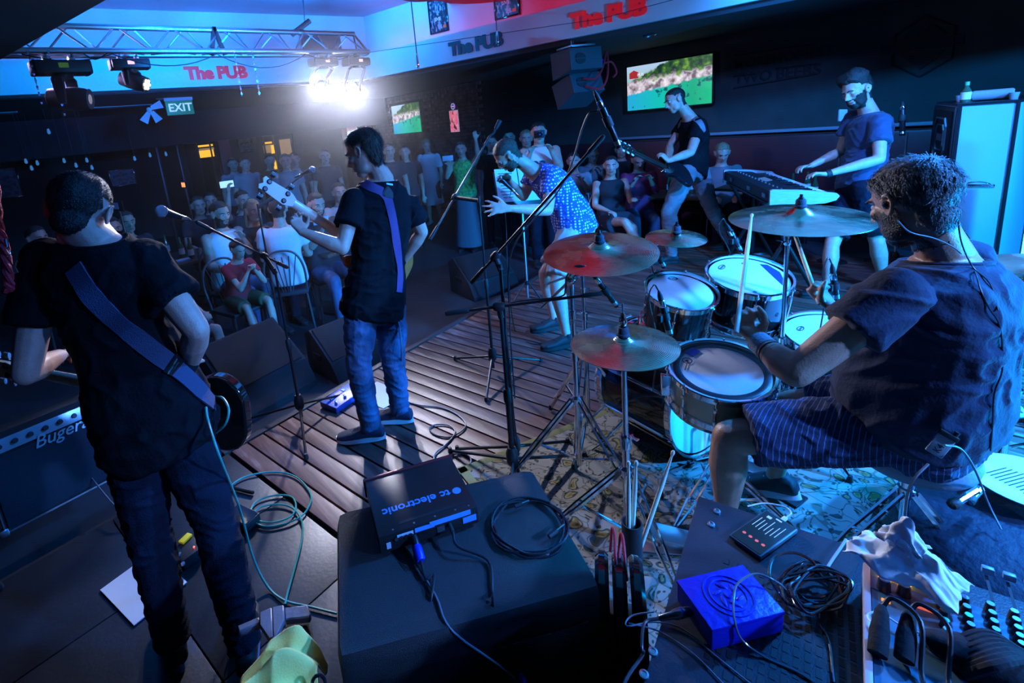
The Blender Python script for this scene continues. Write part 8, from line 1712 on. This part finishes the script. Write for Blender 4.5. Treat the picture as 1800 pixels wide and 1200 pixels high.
# left half of the hall
aud('man in a white tank top resting a hand on his chin', 384, 376, 1.78, True, None, .2, ('lap', 'chin'), nod=.15, topm=tee_white, top_kind='vest', botm=denim, hair='crop', hairm=hair_dark, beard=hair_dark, wide=1.1, armfat=1.15, chair=ch+'man in the white tank top')
aud('child in a red top seated in front of the white tank top', 404, 445, 1.22, True, 4.55, .1, 'chin', nod=.35, lean=.10, topm=tee_red, bottom='shorts', botm=mat('olive_cloth', (.06, .09, .04), .8, bump=.1), hair='short', hairm=hair_dark, hair_kw=dict(th=.022), chair='bistro chair under the child in the red top')
aud('woman with very long hair and clasped hands right of the white tank top', 442, 368, 1.70, True, 5.3, .1, 'chin', nod=.05, topm=tee_dark, sleeve=1.8, botm=denim_dark, hair='long', hairm=hair_blond, chair='bistro chair under the woman with very long hair')
p, a, J = aud('man holding a lit phone high above the woman with long hair', 424, 348, 1.76, True, 6.1, .15, ('up', 'lap'), topm=tee_dark, botm=denim_dark, hair='crop', chair=ch+'man holding the lit phone')
phone(J, 'R', 'lit white phone held high left of the guitar headstock', mat('phone_glow', (.4, .6, .8), .3, emit=(.35, .65, 1.0), estr=1.2, bump=.01))
aud('person in a plain blue-lit tee seated with the back turned under the headstock', 487, 362, 1.78, True, 4.9, 2.6, 'lap', nod=.1, topm=tee_white, botm=denim_dark, hair='short', chair=ch+'person with the back turned')
p, a, J = aud('man seated with a phone in both hands right of the empty chair', 556, 371, 1.72, True, 5.2, .1, 'phone', nod=.2, topm=tee_dark, botm=denim, hair='short', chair=ch+'man filming right of the empty chair', beard=hair_dark)
phone(J, 'R', 'phone held by the man right of the empty chair')
q = G(515, 520, -.2); bistro_chair(V((q.x, q.y, -.2)), face_stage(q, 2.6), 'empty bistro chair with fan-shaped back slats behind the microphone stand', 'bistro chairs in the hall')
aud('person in a pale blue tee drinking left of the bass player\'s face', 594, 330, 1.72, True, 6.0, .0, 'drink', nod=.0, topm=tee_white, botm=denim, hair='short', chair=ch+'person in the pale blue tee')
aud('person in a plum tee seated behind the left guitarist\'s elbow', 290, 545, 1.40, True, 3.9, .3, 'lap', topm=tee_plum, bottom='shorts', botm=tee_dark, hair='short')
for i, (u, v, st, d_, lab, hm, tm) in enumerate((
    (524, 322, False, 8.2, 'dim standing figure left of the vocal microphone before the lit window', hair_dark, tee_dark), (412, 305, False, 9.0, 'dim standing figure behind the phone, before the red pillar', hair_brown, tee_grey), (432, 300, False, 8.6, 'dim standing figure with raised arms right of the red pillar', hair_dark, tee_grey),
    (366, 345, True, 6.6, 'dim seated figure above the man in the white tank top', hair_dark, tee_dark), (345, 352, True, 6.2, 'dim seated figure at the left pub table, behind the bottles', hair_brown, tee_dark), (474, 285, False, 8.8, 'dark silhouette standing before the yellow lit window', hair_dark, tee_black),
    (505, 305, False, 8.0, 'dim standing figure right of the yellow lit window', hair_brown, tee_grey), (575, 305, False, 8.3, 'dim standing figure right of the vocal microphone', hair_dark, tee_dark), (62, 415, True, 4.9, 'dim seated figure left of the left guitarist\'s head', hair_dark, tee_grey),
    (196, 405, True, 5.0, 'dim seated figure just right of the left guitarist\'s ear', hair_dark, tee_grey), (222, 398, True, 5.4, 'dim seated figure below the pale small display', hair_brown, tee_dark), (686, 290, False, 7.6, 'dim standing figure behind the bass player\'s shoulder', hair_brown, tee_dark),
    (895, 235, False, 7.8, 'dim standing figure behind the singer\'s head', hair_dark, tee_dark), (1092, 262, True, 7.6, 'dim seated figure between the two seated women', hair_dark, tee_dark))):
    aud(lab, u, v, 1.72, st, d_, .1*(i % 3-1), ('phone', 'lap') if (i % 3 == 0 and st) else ('down' if not st else 'lap'), topm=tm, botm=denim_dark, hair='short', hairm=hm, face=True, chair=(('bistro chair under the '+lab)[:90] if st and i in (8, 9) else None))
# stools for the remaining seated figures
for x in [x for x in COL.objects if x.get('category') == 'person' and x['label'].startswith(('dim seated', 'person in a plum tee'))]:
    if not any((V(y.location)-V(x.location)).xy.length < .15 for y in COL.objects if y.name.startswith('bistro_chair')):
        p = V((x.location.x, x.location.y, -.2)); r = thing('bar_stool', 'low round stool under the '+' '.join(x['label'].split()[:9]), 'stool', p, 'low stools in the hall')
        MB().lathe([(0, .44), (.17, .44), (.18, .46), (.17, .49), (0, .49)], p, (0, 0, 1), 22).build('seat', blk_plastic, r); MB().lathe([(.02, .02), (.02, .44)], p, (0, 0, 1), 10).build('column', steel, r); MB().lathe([(0, 0), (.18, 0), (.17, .015), (.02, .02)], p, (0, 0, 1), 20).build('base', steel, r)
# small displays on thin poles among the tables
for u, v, d_, lab, m_ in ((325, 325, 6.5, 'small orange lit screen on a thin pole left of the raised phone', mat('orange_glow', (1, .4, .1), .4, emit=(1, .28, .08), estr=1.5, bump=.01)), (208, 362, 4.6, 'small pale display on a thin pole right of the left guitarist\'s head', mat('pale_device2', (.25, .38, .5), .4, bump=.01))):
    p = D(u, v, d_); r = thing('small_display', lab, 'display', V((p.x, p.y, -.2))); MB().box(p, (.085, .02, .10), rotm(rt, c2w(V((0, 0, 1))), Z_), .004).build('display_case', blk_plastic, r)
    MB().box(p+c2w(V((-.015, 0, -.013))), (.045, .004, .06), rotm(rt, c2w(V((0, 0, 1))), Z_)).build('display_face', m_, r); MB().tube([V((p.x, p.y, -.2)), p], .010, 8).build('pole', steel, r); MB().lathe([(0, 0), (.14, 0), (.13, .015), (.02, .02)], V((p.x, p.y, -.2)), (0, 0, 1), 18).build('base', blk_metal, r)
# thin stage haze in the air of the hall
hz_ = MB().box((2.6, 4.75, 1.25), (8.6, 4.3, 2.3)).build('haze', None); vm_ = bpy.data.materials.new('stage_haze'); vm_.use_nodes = True; nt = vm_.node_tree; nt.nodes.remove(nt.nodes['Principled BSDF'])
vs_ = nt.nodes.new('ShaderNodeVolumeScatter'); vs_.inputs['Density'].default_value = .011; vs_.inputs['Anisotropy'].default_value = .80; vs_.inputs['Color'].default_value = (.85, .9, 1, 1); nt.links.new(vs_.outputs[0], nt.nodes['Material Output'].inputs['Volume'])
hz_.data.materials.clear(); hz_.data.materials.append(vm_); hz_['kind'] = 'stuff'; hz_['label'] = 'thin blue stage haze hanging in the air of the hall'; hz_['category'] = 'haze'
for o in COL.objects:
    if '_o' in o: del o['_o']
